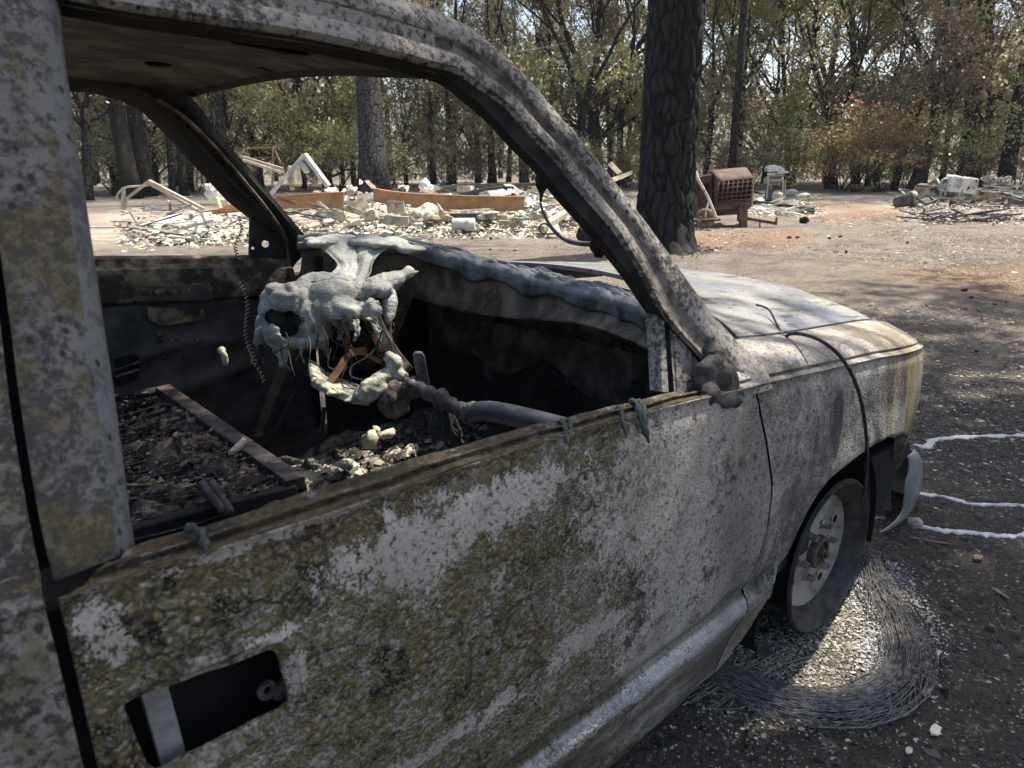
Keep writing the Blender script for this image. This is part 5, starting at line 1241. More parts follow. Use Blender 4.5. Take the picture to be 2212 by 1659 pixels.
mk('oak_tree', 'thin black trunk right of the massive grey pine', 937, 402, 930, 230, 15, 11, 'pine', 11, lo=0.25, pal='needle', nleaf=9000, lsize=0.14)
mk('pine_tree', 'straight black pole-like trunk above the rusty girder', 1064, 400, 1058, 215, 18, 14, 'pine', 12, lo=0.35, pal='green', nleaf=5000, lsize=0.12)
mk('oak_tree', 'thin trunk in shade left of the near windscreen pillar', 1138, 396, 1130, 300, 11, 10, 'oak', 13, lo=0.2, pal='oak', nleaf=6000)
mk('oak_tree', 'tall crooked oak seen just right of the near windscreen pillar', 1292, 404, 1277, 180, 29, 13, 'oak', 14, fork=4.6, forkdir=[(-0.35, 0.3, 1), (0.1, -0.2, 1), (0.5, -0.5, 0.8)], pal='oak', nleaf=9000, lo=0.5)
mk('oak_tree', 'slim tall tree above the top of the near windscreen pillar', 1200, 402, 1185, 60, 11, 13, 'oak', 15, lo=0.45, pal='gold', nleaf=7000)
mk('pine_tree', 'thin straight trunk left of its taller twin beside the great pine', 1320, 398, 1314, 240, 12, 13, 'pine', 16, lo=0.3, pal='needle', nleaf=4000, lsize=0.13)
mk('pine_tree', 'straight brown trunk close to the left side of the great pine', 1342, 400, 1337, 200, 15, 15, 'pine', 17, lo=0.4, pal='needle', nleaf=4000, mat=M_barkbrown, lsize=0.13)
mk('oak_tree', 'slender wavy tree behind the grill', 1703, 402, 1691, 30, 10, 12, 'oak', 21, lo=0.3, pal='gold', nleaf=8000)
mk('oak_tree', 'oak with a fan of forked limbs behind the clearing', 1792, 398, 1786, 230, 27, 13, 'oak', 22, fork=4.8, forkdir=[(-0.5, 0.5, 1), (-0.1, 0.1, 1), (0.25, -0.3, 1), (0.6, -0.6, 0.9)], pal='gold', nleaf=8000, mat=M_barkgrey, lo=0.7)
mk('oak_tree', 'straight dark tree right of the fan-limbed oak', 1848, 398, 1836, 60, 18, 14, 'oak', 23, lo=0.5, pal='oak', nleaf=8000)
mk('oak_tree', 'thin trunk leaning hard to the right above the burnt pile', 1930, 410, 2010, 130, 14, 11, 'oak', 24, lo=0.5, pal='brown', nleaf=8000)
mk('oak_tree', 'thicker trunk leaning right behind the upturned bucket', 1972, 414, 2036, 250, 25, 11, 'oak', 25, lo=0.5, pal='brown', nleaf=8000, mat=M_barkgrey)
mk('pine_tree', 'broad black pine behind the white cabinets of the burnt pile', 2087, 408, 2112, 80, 38, 17, 'pine', 26, lo=0.22, pal='needle', nleaf=9000, lsize=0.14)
mk('pine_tree', 'dark slanting trunk at the far right edge of the clearing', 2164, 414, 2206, 170, 29, 15, 'pine', 27, lo=0.28, pal='needle', nleaf=7000, lsize=0.14, low_twigs=4)
# the broken snag beside the great pine
b, t = spec(1489, 400, 1497, 60); D0 = depth(b); sn = empty('dead_snag', tuple(b)); r = 5.5/FPX*D0
ax = (t-b); T = MB(); T.tube([tuple(ax*k) for k in (0, .3, .6, .9, 0.97, 1.0)], [r*1.2, r, r*.95, r*.8, r*.7, r*.1], 8); T.build('trunk', M_barkbrown, sn, True)
T = MB(); T.tube([tuple(ax*0.72), tuple(ax*0.74+np.array([0.3, -0.3, 0.1])), tuple(ax*0.76+np.array([0.7, -0.6, 0.1]))], [0.03, 0.02, 0.008], 5); T.build('branch', M_barkbrown, sn)
tag(sn, 'bare broken-off snag just right of the great pine', 'dead tree')
# ------------------------------------------------------------------ the great charred pine
gp = empty('great_pine', tuple(G(1432, 537))); D0 = depth(G(1432, 537)); px_m = D0/FPX
rows = []; tints = []; n = 180; m = 260; RR = 57*px_m
from mathutils import noise as mn
zs = np.linspace(-0.05, 1, m)**1.0*8.0
for i, z in enumerate(zs):
    row = []
    base_r = RR*(1-0.018*z)+RR*0.30*math.exp(-max(0, z)/0.22)
    for k in range(n):
        a = 2*math.pi*k/n
        w0 = Vector((math.cos(a)*RR, math.sin(a)*RR, z)); w1 = Vector((mn.noise(w0*2.2), mn.noise(w0*2.2+Vector((7, 1, 0))), 0.8*mn.noise(w0*1.8+Vector((0, 9, 3)))))
        u = Vector((w0.x*8.5, w0.y*8.5, z*2.7))+w1*0.9
        ds, _p = mn.voronoi(u+Vector((0.35*mn.noise(u*1.5), 0.35*mn.noise(u*1.5+Vector((5, 0, 0))), 0)))
        plate = min(1, max(0, (ds[1]-ds[0])*2.6))
        d = 0.050*min(1, plate*1.5)**0.7+0.012*mn.noise(u*2.0)+0.010*mn.noise(u*5.0)
        root = 0.24*math.exp(-max(0, z)/0.16)*max(0, math.sin(a*3+1.0+0.6*math.sin(a*2)))**2
        rad = base_r-0.03+d+root
        row.append((rad*math.cos(a), rad*math.sin(a), z)); tints.append(0.006+0.040*min(1, plate*1.8)**1.5*(0.7+0.6*mn.noise(u*2.5)))  # cracks tinted darker: char plus crevice shade put into the bark colour
    rows.append(row)
V = np.array(rows).reshape(-1, 3); F = [(i*n+k, i*n+(k+1) % n, (i+1)*n+(k+1) % n, (i+1)*n+k) for i in range(m-1) for k in range(n)]
def bigbark():
    t = NT('plated_charred_bark'); at = t.node('ShaderNodeAttribute', attribute_name='tint'); n_ = t.noise(34, 5, 0.75)
    col = t.mix(t.ramp(n_, 0.3, 0.7, 0.0, 0.65), at.outputs['Color'], (0.012, 0.011, 0.011, 1))
    return t.out(col, 0.9, 0.0, t.bump(t.noise(55, 4, 0.75), 0.8, 0.02), 0.3)
tn = np.maximum(np.array(tints), 0.004)[:, None]*np.array([[1.0, 0.98, 0.98]])
link_np('trunk', V, np.array(F), bigbark(), gp, smooth=False, cols=tn)
T = Tree(99); T.mb.tube([(0, 0, 7.9), (0, 0, 12), (0, 0, 20)], [RR*0.85, RR*0.7, RR*0.25], 16)
for k in range(26):
    a = T.r.uniform(0, 6.28); z = T.r.uniform(9.5, 19); T.branch((0, 0, z), (math.cos(a), math.sin(a), 0.1), 3.2*(1.2-(z-9)/12), 0.06, 2, 3, 0.0, 0.2, 5, 0.7, 2)
T.mb.build('upper_trunk', M_barkchar, gp, True)
tips = np.array([tuple(p) for p in T.tips]); C0 = tips[rng.integers(0, len(tips), 5000)]+rng.normal(0, 0.3, (5000, 3))
V, F, c = leaves_np(C0, 0.13, 'needle', 1.0, 0.14); o = link_np('crown', V, F, M_leaf, gp, cols=c); o['kind'] = 'stuff'
gpx = G(1432, 537)
def litter_sampler(n):
    a = rng.random(n)*2*np.pi; r = RR*(0.9+rng.exponential(0.35, n)); return np.c_[gpx[0]+r*np.cos(a), gpx[1]+r*np.sin(a), np.maximum(0, 0.10*np.exp(-(r/RR-1)/0.2))]
chips('burnt_needle_litter', 5000, litter_sampler, 0.01, 0.045, [(0.02, 0.018, 0.017), (0.05, 0.042, 0.036), (0.09, 0.072, 0.058), (0.16, 0.13, 0.10)], lift=0.8, flat=0.4)
tag(gp, 'huge charred pine trunk with plated bark standing in front of the rubble', 'tree')
# ------------------------------------------------------------------ trees behind, copies of a few kinds
protos = []
for k, (pal, kind, h, nl) in enumerate([('oak', 'oak', 13, 15000), ('gold', 'oak', 12, 15000), ('green', 'oak', 11, 14000), ('brown', 'oak', 12, 15000), ('needle', 'pine', 16, 11000), ('oak', 'oak', 10, 12000)]):
    o = make_tree('oak_tree' if kind == 'oak' else 'pine_tree', (0, 0, 0), (0.2, 0.1, 5), 0.16 if kind == 'oak' else 0.2, h, kind, 200+k, pal=pal, nleaf=nl, lsize=0.085 if kind == 'oak' else 0.16, lo=0.12, crown_r=0.55, maxl=3, fork=(3.0+0.3*k) if kind == 'oak' else None, forkdir=[(-0.45, 0.3, 1), (0.4, 0.25, 1), (0.05, -0.5, 1)] if k % 2 else [(-0.4, -0.2, 1), (0.5, 0.1, 0.9)])
    protos.append(o)
LAND = [(150, 'by the leftmost trunk in the far window'), (250, 'behind the leaning brown trunk'), (330, 'right of the two big left trunks'), (430, 'behind the far windscreen pillar'), (540, 'behind the red-barred frame'), (640, 'behind the peaked metal frame'), (740, 'left of the massive grey pine'), (850, 'right of the massive grey pine'), (960, 'above the orange girder'), (1060, 'above the orange girder end'), (1150, 'left of the near windscreen pillar'), (1260, 'above the near windscreen pillar'), (1340, 'left of the great pine'), (1430, 'behind the great pine'), (1530, 'right of the great pine'), (1610, 'above the rusty machine cabinet'), (1690, 'behind the grill'), (1790, 'behind the open middle'), (1890, 'left of the right burnt pile'), (1990, 'above the upturned bucket'), (2090, 'above the white cabinets'), (2190, 'at the far right edge')]
def land(px): return min(LAND, key=lambda q: abs(q[0]-px))[1]
KINDS = ['dusty olive oak', 'yellowing oak', 'oak still partly green', 'brown scorched oak', 'tall scorched pine', 'low bushy oak']
rt = random.Random(5); used = [0]*6; seen = {}
for i in range(22):
    for row, dist in enumerate((40.5, 50)):
        px = LAND[i][0]+rt.uniform(-30, 30)+row*25; dd = dist+rt.uniform(-2, 4)
        if px < 760: w_ = [4, 1, 2, 2, 2, 3]
        elif px < 1250: w_ = [3, 1, 4, 2, 4, 3]
        elif px < 1800: w_ = [3, 5, 3, 2, 1, 2]
        else: w_ = [4, 1, 2, 4, 5, 2]
        k = rt.choices(range(6), w_)[0]
        o = protos[k] if used[k] == 0 else copy_tree(protos[k]); used[k] += 1
        o.location = tuple(at_px(px, dd)); o.rotation_euler = (0, 0, rt.uniform(0, 6.28)); s = rt.uniform(0.85, 1.15); o.scale = (s, s, s*rt.uniform(0.9, 1.15))
        tag(o, '%s in the %s tree row, %s' % (KINDS[k], 'front' if row == 0 else 'back', LAND[i][1]), 'tree', 'trees in the rows behind the clearing')
# shrubs at the foot of the trees
def shrub(seed, h, pal, nl, ls=0.055):
    T = Tree(seed); root = empty('shrub')
    for k in range(9):
        a = T.r.uniform(0, 6.28); T.branch((0.15*math.cos(a), 0.15*math.sin(a), 0), (0.6*math.cos(a), 0.6*math.sin(a), 1), h*T.r.uniform(0.6, 1), 0.022, 1, 3, 0.1, 0.3, 5, 0.8, 3, 5)
    T.mb.build('stem', M_barkchar, root)
    tips = np.array([tuple(p) for p in T.tips]); cl = tips[rng.integers(0, len(tips), nl//14)]
    C0 = cl[rng.integers(0, len(cl), nl)]+rng.normal(0, 0.16, (nl, 3))
    C0[:, 2] = np.abs(C0[:, 2])
    V, F, c = leaves_np(C0, ls, pal, 0.4); o = link_np('foliage', V, F, M_leaf, root, cols=c); o['kind'] = 'stuff'; return root
sp_ = [shrub(300, 2.4, 'red', 4500), shrub(301, 1.8, 'brown', 2800), shrub(302, 2.2, 'gold', 3500), shrub(303, 1.6, 'oak', 2500), shrub(304, 2.6, 'green', 4500)]
SW = ['reddish singed bush', 'brown half-burnt bush', 'yellowish bush', 'low dusty bush', 'greenish bush']
us = [0]*5
lst = [(1850, 36.5, 0, 'nearest the clearing, right of the fan-limbed oak'), (1895, 37, 0, 'left of the thin leaning trunk'), (1820, 37.5, 4, 'in front of the fan-limbed oak'), (1960, 38, 3, 'between the two leaning trunks')]
for i in range(22):
    px = LAND[i][0]+rt.uniform(-25, 25); lst.append((px, rt.uniform(37.5, 42), rt.choices([1, 2, 3, 4], [3, 2 if px < 1800 else 1, 3, 1.5])[0], LAND[i][1]))
for px, d, k, where in lst:
    o = sp_[k] if us[k] == 0 else copy_tree(sp_[k]); us[k] += 1
    o.location = tuple(at_px(px, d)); o.rotation_euler = (0, 0, rt.uniform(0, 6.28)); s = rt.uniform(0.8, 1.25); o.scale = (s, s, s)
    tag(o, '%s %s' % (SW[k], where), 'bush', 'bushes at the foot of the trees')
# far woods, one mass
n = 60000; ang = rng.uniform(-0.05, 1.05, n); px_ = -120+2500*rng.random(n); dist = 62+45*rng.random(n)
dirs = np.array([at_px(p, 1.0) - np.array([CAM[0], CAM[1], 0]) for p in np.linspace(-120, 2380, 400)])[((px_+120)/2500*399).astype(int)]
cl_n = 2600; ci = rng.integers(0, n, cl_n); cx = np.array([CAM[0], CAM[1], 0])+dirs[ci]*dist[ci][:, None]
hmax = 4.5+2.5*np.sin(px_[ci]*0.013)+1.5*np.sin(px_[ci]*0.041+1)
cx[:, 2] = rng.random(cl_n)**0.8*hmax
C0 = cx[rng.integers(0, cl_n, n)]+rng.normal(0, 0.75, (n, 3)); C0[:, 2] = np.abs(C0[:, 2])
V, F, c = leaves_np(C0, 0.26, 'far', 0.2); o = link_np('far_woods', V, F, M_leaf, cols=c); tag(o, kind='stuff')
T = MB()
for k in range(36):
    p = at_px(-120+2500*rt.random(), rt.uniform(55, 95)); r = rt.uniform(0.1, 0.28)
    T.tube([tuple(p), tuple(p+np.array([rt.gauss(0, .3), rt.gauss(0, .3), 6])), tuple(p+np.array([rt.gauss(0, .8), rt.gauss(0, .8), 13]))], [r, r*0.8, r*0.5], 6)
o = T.build('far_woods_trunks', M_barkgrey, None, True); tag(o, kind='stuff')
# trees to the right of the frame: their crowns throw the broken shade over the truck and the drive
SD = np.array([math.cos(SUN_AZ), math.sin(SUN_AZ)])/math.tan(SUN_EL)
def cull_truck_shade(P):  # shapes the unseen crowns so chosen spots stay sunlit
    """drops leaves that would shade the truck or the ground by the wheel"""
    S1 = P[:, :2]-SD*(P[:, 2:3]-0.85); S0 = P[:, :2]-SD*P[:, 2:3]
    hit = (S1[:, 0] > -1.02) & (S1[:, 0] < 0.95) & (S1[:, 1] > -0.97) & (S1[:, 1] < 1.1)
    hit |= (np.hypot((S0[:, 0]-cw[0]-0.02)/0.48, (S0[:, 1]-cw[1])/0.19) < 1)
    return ~hit | (rng.random(len(P)) < 0.05)
for k, (x, y, h, s, seed, nl) in enumerate([(3.6, -2.4, 11, 1.0, 401, 11000), (8.6, -3.6, 12, 1.0, 402, 8000), (11.0, -2.6, 13, 1.0, 403, 7000), (15.5, -2.8, 12, 1.0, 404, 6000), (3.6, -4.4, 10, 1.0, 405, 7000)]):
    o = make_tree('oak_tree', (x, y, 0), (x+0.3, y+0.2, 5), 0.18, h, 'oak', seed, pal='oak', nleaf=nl, lsize=0.10, lo=0.45, crown_r=0.5, cull=cull_truck_shade)
    tag(o, 'scorched oak beside the drive, %s of five out of view on the right' % ['first', 'second', 'third', 'fourth', 'fifth'][k], 'tree', 'oaks beside the drive out of view')
# ------------------------------------------------------------------ materials of the wreckage
M_ash = simple('white_ash', (0.55, 0.515, 0.42), (0.84, 0.81, 0.71), 5, 0.95, 0.9, dist=0.03, lo=0.3, hi=0.6)
M_ashgrey = simple('grey_ash', (0.22, 0.205, 0.18), (0.50, 0.47, 0.40), 6, 0.95, 0.8, dist=0.03)
M_block = simple('burnt_concrete', (0.17, 0.145, 0.10), (0.48, 0.42, 0.30), 4, 0.9, 0.5, dist=0.01, lo=0.34, hi=0.56)
M_blockgrey = simple('grey_concrete', (0.30, 0.285, 0.25), (0.44, 0.42, 0.37), 6, 0.9, 0.4, dist=0.01)
def girder_mat():
    t = NT('rusted_girder'); n = t.noise(3, 6, 0.65); m = t.noise(14, 5, 0.75)
    col = t.mix(t.ramp(n, 0.35, 0.65), (0.34, 0.185, 0.075, 1), (0.50, 0.30, 0.14, 1))
    col = t.mix(t.math('MULTIPLY', t.ramp(m, 0.56, 0.68), 0.7), col, (0.17, 0.085, 0.04, 1))
    return t.out(col, 0.85, 0.0, t.bump(m, 0.4, 0.01), 0.3)
M_girder = girder_mat()
M_irondark = simple('dark_burnt_steel', (0.05, 0.048, 0.046), (0.13, 0.125, 0.12), 4, 0.7, 0.3)
M_sheet = simple('bleached_sheet_metal', (0.30, 0.30, 0.29), (0.56, 0.55, 0.52), 3, 0.55, 0.3, metal=0.2)
M_white = simple('bleached_white', (0.28, 0.26, 0.22), (0.68, 0.65, 0.58), 4, 0.8, 0.4, lo=0.32, hi=0.52)
M_tan = simple('tan_metal', (0.34, 0.28, 0.21), (0.52, 0.45, 0.35), 5, 0.75, 0.3)
M_brownpipe = simple('brown_pipe', (0.15, 0.115, 0.085), (0.31, 0.25, 0.19), 6, 0.8, 0.3)
M_redrust = simple('red_rust', (0.13, 0.05, 0.03), (0.24, 0.10, 0.06), 5, 0.85, 0.3)
M_boxrust = simple('brown_rusty_panel', (0.060, 0.036, 0.024), (0.165, 0.105, 0.07), 3, 0.8, 0.4, lo=0.3, hi=0.7)
M_char = simple('charcoal', (0.008, 0.008, 0.008), (0.035, 0.032, 0.03), 14, 0.9, 1.0, dist=0.03)
M_alu = simple('solidified_metal', (0.24, 0.235, 0.225), (0.62, 0.62, 0.61), 16, 0.5, 0.9, metal=0.1, dist=0.008, lo=0.30, hi=0.50)
M_cream = simple('cream_enamel', (0.46, 0.43, 0.31), (0.62, 0.59, 0.45), 5, 0.7, 0.3)
M_tank = simple('scorched_tank_paint', (0.40, 0.34, 0.26), (0.66, 0.60, 0.49), 6, 0.7, 0.3, lo=0.3, hi=0.6)
M_plank = simple('pale_plank', (0.28, 0.23, 0.165), (0.55, 0.49, 0.37), 6, 0.85, 0.4)
def Z(px, py, d): return np.array(Dp(px, py, d))
def ground_d(px, py): return depth(G(px, py))

# rubble on the cab floor beside the near door, lit through the empty windscreen
def floor_z(x, y): return 0.40-0.10*(y+0.83)/0.5+0.05*mnoise.noise(Vector((x*8, y*8, 4)))+0.03*mnoise.noise(Vector((x*25, y*25, 4)))
def cab_sampler(x0, x1, y0, y1):
    def f(n):
        P = np.c_[rng.uniform(x0, x1, n), rng.uniform(y0, y1, n), np.zeros(n)]
        P[:, 2] = [floor_z(x, y)+0.004 for x, y, z in P]; return P
    return f
def fl_px(x0, x1, y0, y1):
    def f(n):
        P = []
        for _ in range(n):
            u = rng.random(); x = x0+(x1-x0)*u; lo = 1082-0.31*(x-640); y = lo-(lo-(y0+(y1-y0)*u))*rng.random()**1.3
            p = G(x, y, 0.43); p[2] = 0.36+0.07*math.exp(-((p[1]-0.1)/0.25)**2)+0.05*mnoise.noise(Vector((p[0]*8, p[1]*8, 4)))+0.03*mnoise.noise(Vector((p[0]*25, p[1]*25, 4)))+0.006; P.append(p)
        return np.array(P)
    return f
for nm, n, bx, a, b, pal in [('floor_rubble', 2200, (640, 900, 1000, 960), 0.003, 0.020, [(0.42, 0.38, 0.29), (0.30, 0.26, 0.20), (0.20, 0.17, 0.13), (0.08, 0.07, 0.06), (0.10, 0.09, 0.08), (0.5, 0.47, 0.39)]),
                             ('charred_rubble', 3000, (720, 1180, 930, 860), 0.003, 0.022, [(0.02, 0.018, 0.017), (0.05, 0.045, 0.04), (0.09, 0.08, 0.07), (0.035, 0.03, 0.028), (0.20, 0.18, 0.155)])]:
    o = chips(nm, n, fl_px(*bx), a, b, pal, lift=0.9, flat=0.8); o.parent = truck
def seat_sampler(n):
    P = []
    while len(P) < n:
        y = 850+230*rng.random(); x = 250+360*rng.random()
        if x < 352+(y-842)*1.41-14 and y < 1150-0.23*(x-250): P.append(G(x, y, ZS))
    P = np.array(P); P[:, 2] += 0.012*rng.normal(0, 1, n); return P
o = chips('seat_ash_flakes', 1300, seat_sampler, 0.002, 0.013, [(0.05, 0.042, 0.035), (0.09, 0.075, 0.06), (0.14, 0.12, 0.095), (0.03, 0.027, 0.024), (0.24, 0.215, 0.175)], lift=0.8, flat=0.5); o.parent = truck
# ------------------------------------------------------------------ molten metal streaks and the tyre wires by the front wheel
def streak(pts, w, label, seed):
    P = smoothpts([G(*p) for p in pts], 70); rr = random.Random(seed); mb = MB(); rows = []
    for i in range(70):
        d = P[min(i+1, 69)]-P[max(i-1, 0)]; d /= np.linalg.norm(d); sd = np.array([-d[1], d[0], 0])
        ww = w*(0.8+0.9*mnoise.noise(Vector((i*0.16, seed*7, 0)))+0.5*mnoise.noise(Vector((i*0.5, seed*7, 5))))*min(1, 0.35+i*0.2, 0.35+(69-i)*0.2)
        off = sd*0.012*mnoise.noise(Vector((i*0.35, seed*3, 9)))
        rows.append([P[i]+off+sd*ww*a+np.array([0, 0, z+0.002*mnoise.noise(Vector((i*0.4, a*3, seed)))]) for a, z in ((-1-0.5*mnoise.noise(Vector((i*0.8, seed, 3))), -0.004), (-0.94-0.45*mnoise.noise(Vector((i*0.8, seed, 3))), 0.004), (-0.6, 0.006), (0, 0.0065), (0.6, 0.006), (0.94+0.45*mnoise.noise(Vector((i*0.8, seed, 13))), 0.004), (1+0.5*mnoise.noise(Vector((i*0.8, seed, 13))), -0.004))])
    mb.grid(rows); mb.f.append(tuple(range(7))); mb.f.append(tuple(range(69*7+6, 69*7-1, -1)))
    o = mb.build('molten_metal_streak', M_alu, None, True)
    return tag(o, label, 'metal streak', 'streaks of solidified metal on the ground')
streak([(1972, 962), (2002, 966), (2012, 953), (2040, 948), (2076, 945), (2140, 943), (2230, 941), (2300, 938)], 0.022, 'white solidified metal streak farthest from the bumper, uppermost of the three', 1)
streak([(1960, 1066), (1985, 1068), (2043, 1075), (2093, 1089), (2126, 1091), (2212, 1093), (2290, 1100)], 0.013, 'thin white metal streak with a kink, middle one of the three', 2)
streak([(1868, 1112), (1890, 1120), (1913, 1120)], 0.008, 'short white metal dribble lying behind the bumper end', 3)
streak([(1958, 1128), (1992, 1138), (2035, 1147), (2100, 1152), (2164, 1159), (2230, 1157), (2300, 1160)], 0.018, 'white metal streak starting at the bumper tip, lowest of the three', 4)
MB().rock(tuple(G(1975, 1136)+np.array([0, 0, 0.012])), (0.035, 0.028, 0.02), 5, 2, 0.3).build('stone', M_ashgrey)
tag(bpy.context.scene.objects['stone'], 'small grey stone stuck under the start of the lowest metal streak', 'stone')
CP = [(1850, 1180), (1872, 1232), (1905, 1290), (1940, 1350), (1962, 1415), (1952, 1470), (1905, 1515), (1825, 1540), (1735, 1536), (1662, 1516), (1590, 1482), (1530, 1452), (1490, 1440)]
cpc = smoothpts([G(*p) for p in CP], 60)
dv_ = np.gradient(cpc, axis=0); dv_ /= np.linalg.norm(dv_, axis=1)[:, None]; sdv = np.c_[-dv_[:, 1], dv_[:, 0], np.zeros(60)]
tw = MB(); rr = random.Random(3)
for k in range(240):
    layer = rr.random() < 0.5
    i0 = rr.randint(0, 40) if layer else rr.randint(4, 46); ln = rr.randint(16, 40) if layer else rr.randint(7, 16)
    o0 = rr.gauss(0, 0.030); o1 = o0+(rr.uniform(-0.03, 0.03) if layer else rr.choice([-1, 1])*rr.uniform(0.06, 0.13))
    pts = []
    idx = np.linspace(i0, min(59, i0+ln), 12)
    for q, fi in enumerate(idx):
        i = int(fi); t = q/11; off = max(-0.070, min(0.066, o0*(1-t)+o1*t)); tapr = min(1.0, 0.25+i/16, 0.5+(59-i)/18)
        h = 0.008+0.014*math.cos(off/0.072*1.45)*tapr+0.010*rr.random()+0.006*mnoise.noise(Vector((fi*0.4, k*0.3, 0)))
        pts.append(cpc[i]*(1-(fi-i))+cpc[min(59, i+1)]*(fi-i)+sdv[i]*off*tapr+np.array([0, 0, h]))
    if len(pts) > 3: tw.tube(pts, 0.0009, 4, cap=False)
for k in range(26):                                                  # strays by the hub and on the ground
    a = G(1850+rr.uniform(-6, 6), 1170+rr.uniform(-20, 20)); b = G(1880+rr.uniform(-10, 120), 1250+rr.uniform(0, 110))
    m_ = (a+b)/2+np.array([0.02, -0.02, 0.03]); tw.tube(smoothpts([a+np.array([0, 0, .05]), m_, b+np.array([0, 0, 0.01])], 8), 0.001, 4, cap=False)
for k in range(30):
    a = G(1560+rr.uniform(-90, 60), 1500+rr.uniform(-10, 45)); d = np.array([rr.uniform(0.1, 0.35), rr.uniform(-0.10, 0.0), 0])
    tw.tube(smoothpts([a+np.array([0, 0, .01]), a+d*0.5+np.array([0, rr.uniform(-.03, .03), .018]), a+d+np.array([0, 0, .008])], 8), 0.001, 4, cap=False)
o = tw.build('tyre_wires', simple('burnt_steel_cord', (0.10, 0.095, 0.09), (0.30, 0.29, 0.275), 60, 0.7, 0, metal=0.2)); tag(o, 'curved bundle of fine steel cords left from the burnt tyre', 'tyre cords')
# a few larger flakes and leaves on the dark ground
for i, (x, y, s, m, lab) in enumerate([(1576, 1506, 0.02, M_cream, 'x'), (1760, 1458, 0.02, M_char, 'x')][:0]): pass
def flake(px, py, s, mat, name, label, cat, rz=0.4, thick=0.006, n=9, seed=0):
    c = G(px, py); q = random.Random(seed+int(px)); P = []
    for k in range(n):
        a = 2*math.pi*k/n; r = s*q.uniform(0.65, 1.1); P.append((c[0]+r*math.cos(a)*1.5, c[1]+r*math.sin(a)*0.8, 0.004+0.006*q.random()))
    o = MB().prism(P, (0, 0, thick)).build(name, mat); return tag(o, label, cat)
flake(2002, 1502, 0.014, M_cream, 'fallen_leaf', 'yellow dry leaf on dark ground right of the tyre cords', 'leaf', thick=0.002)
flake(2025, 1415, 0.012, M_cream, 'fallen_leaf', 'pale dry leaf lying just above the curl of tyre cords', 'leaf', thick=0.002)
flake(2020, 1585, 0.016, M_white, 'ash_flake', 'round white flake with a dark middle at the lower right', 'flake', thick=0.004)
flake(1962, 1628, 0.010, M_white, 'ash_flake', 'small white flake nearest the lower right edge', 'flake', thick=0.004)
flake(1650, 1415, 0.028, M_irondark, 'slate_chip', 'flat dark chip in the sunlit patch beside the wheel', 'chip', thick=0.004)
flake(1610, 1480, 0.030, M_irondark, 'slate_chip', 'flat dark chip between sill and tyre cords', 'chip', thick=0.004)
flake(2110, 1210, 0.02, M_brownpipe, 'bark_chip', 'grey bark chip on the dark ground at the right edge', 'chip', thick=0.006)
MB().beam(G(2142, 1275)+np.array([0, 0, .008]), G(2178, 1298)+np.array([0, 0, .008]), 0.012, 0.007).build('stick', M_brownpipe, bevel=0.003); tag(bpy.context.scene.objects['stick'], 'short grey stick on the dark ground at the right edge', 'stick')
MB().tube(smoothpts([G(1965, 1165)+np.array([0, 0, .008]), G(2010, 1176)+np.array([0, 0.004, .012]), G(2055, 1178)+np.array([0, 0, .006])], 10), [.003, .005, .004, .005, .004, .005, .003, .004, .003, .002], 6).build('twig', M_brownpipe); tag(bpy.context.scene.objects['twig'], 'thin twig below the lowest metal streak', 'twig')

# ------------------------------------------------------------------ charred lumps and cones scattered over the drive
LUMPS = [(1736, 484, 11, 9, 'big black burnt lump on the orange dirt beside the propane tanks'), (1705, 516, 6, 3.2, 'black cone pair lying in front of the rusty cabinet, left one'), (1722, 515, 5, 3.2, 'black cone pair lying in front of the rusty cabinet, right one'), (1792, 517, 4.5, 3, 'round black cone on the orange dirt under the grill'), (1815, 513, 4.5, 2.5, 'flat black cone just right of the round one'), (1960, 526, 4, 2.8, 'dark cone alone in the middle of the drive'), (1828, 545, 4, 2.6, 'dark cone near the shaded stripes of the drive'), (2082, 630, 8, 4, 'largest dark cone at the right side of the drive'), (2098, 646, 5, 4, 'dark cone just below the largest one at the right'), (2148, 660, 7, 3, 'dark cone pair near the right edge, left one'), (2172, 657, 4, 3, 'dark cone pair near the right edge, right one'), (1006, 545, 4, 3, 'black cone on pale ground, leftmost before the cowl'), (985, 542, 4, 3, 'black cone on pale ground beside the cowl, second from left'), (1058, 543, 5, 3.4, 'black cone below the rubble, beside its twin'), (1020, 518, 3.5, 2.6, 'small black cone close to the white rubble edge'), (1112, 544, 5, 3, 'dark cone left of the white lamp box'), (1060, 518, 4, 3.2, 'round dark stub standing near the white rubble'), (480, 515, 9, 4, 'dark clod on the sand seen through the far window'), (1932, 736, 5, 3, 'dark scrap in the shade behind the fender'), (2110, 760, 6, 3, 'dark scrap on the shaded drive at the right')]
for i, (x, y, w, h, lab) in enumerate(LUMPS):
    D0 = ground_d(x, y); k = D0/FPX
    o = MB().rock(tuple(G(x, y)+np.array([0, 0, h*k*0.7])), (w*k, w*k*0.8, h*k), i+30, 2, 0.42).build('charred_lump' if i in (0, 17) else 'burnt_cone', M_char)
    tag(o, lab, 'lump' if i in (0, 17) else 'pine cone', 'burnt cones and lumps on the drive')
def stick(p, q, w, label, mat=None, name='burnt_stick', cat='stick', h=None):
    mb = MB(); pts = resample([p, (np.array(p)+np.array(q))/2+np.array([0.02, 0.02, 0.01]), q], 6); mb.tube(pts, [w*(0.8+0.3*random.random()) for _ in range(6)], 6)
    o = mb.build(name, mat or M_char); return tag(o, label, cat)
up = lambda a, z: np.array(a)+np.array([0, 0, z])
stick(up(G(1650, 628), .03), up(G(1687, 634), .03), 0.032, 'short black stick on the open drive beyond the hood')
stick(up(G(1720, 643), .02), up(G(1745, 648), .02), 0.02, 'thin black stick right of the short one beyond the hood')
stick(up(G(1930, 816), .015), up(G(1990, 820), .015), 0.014, 'black stick in the shade above the front fender')
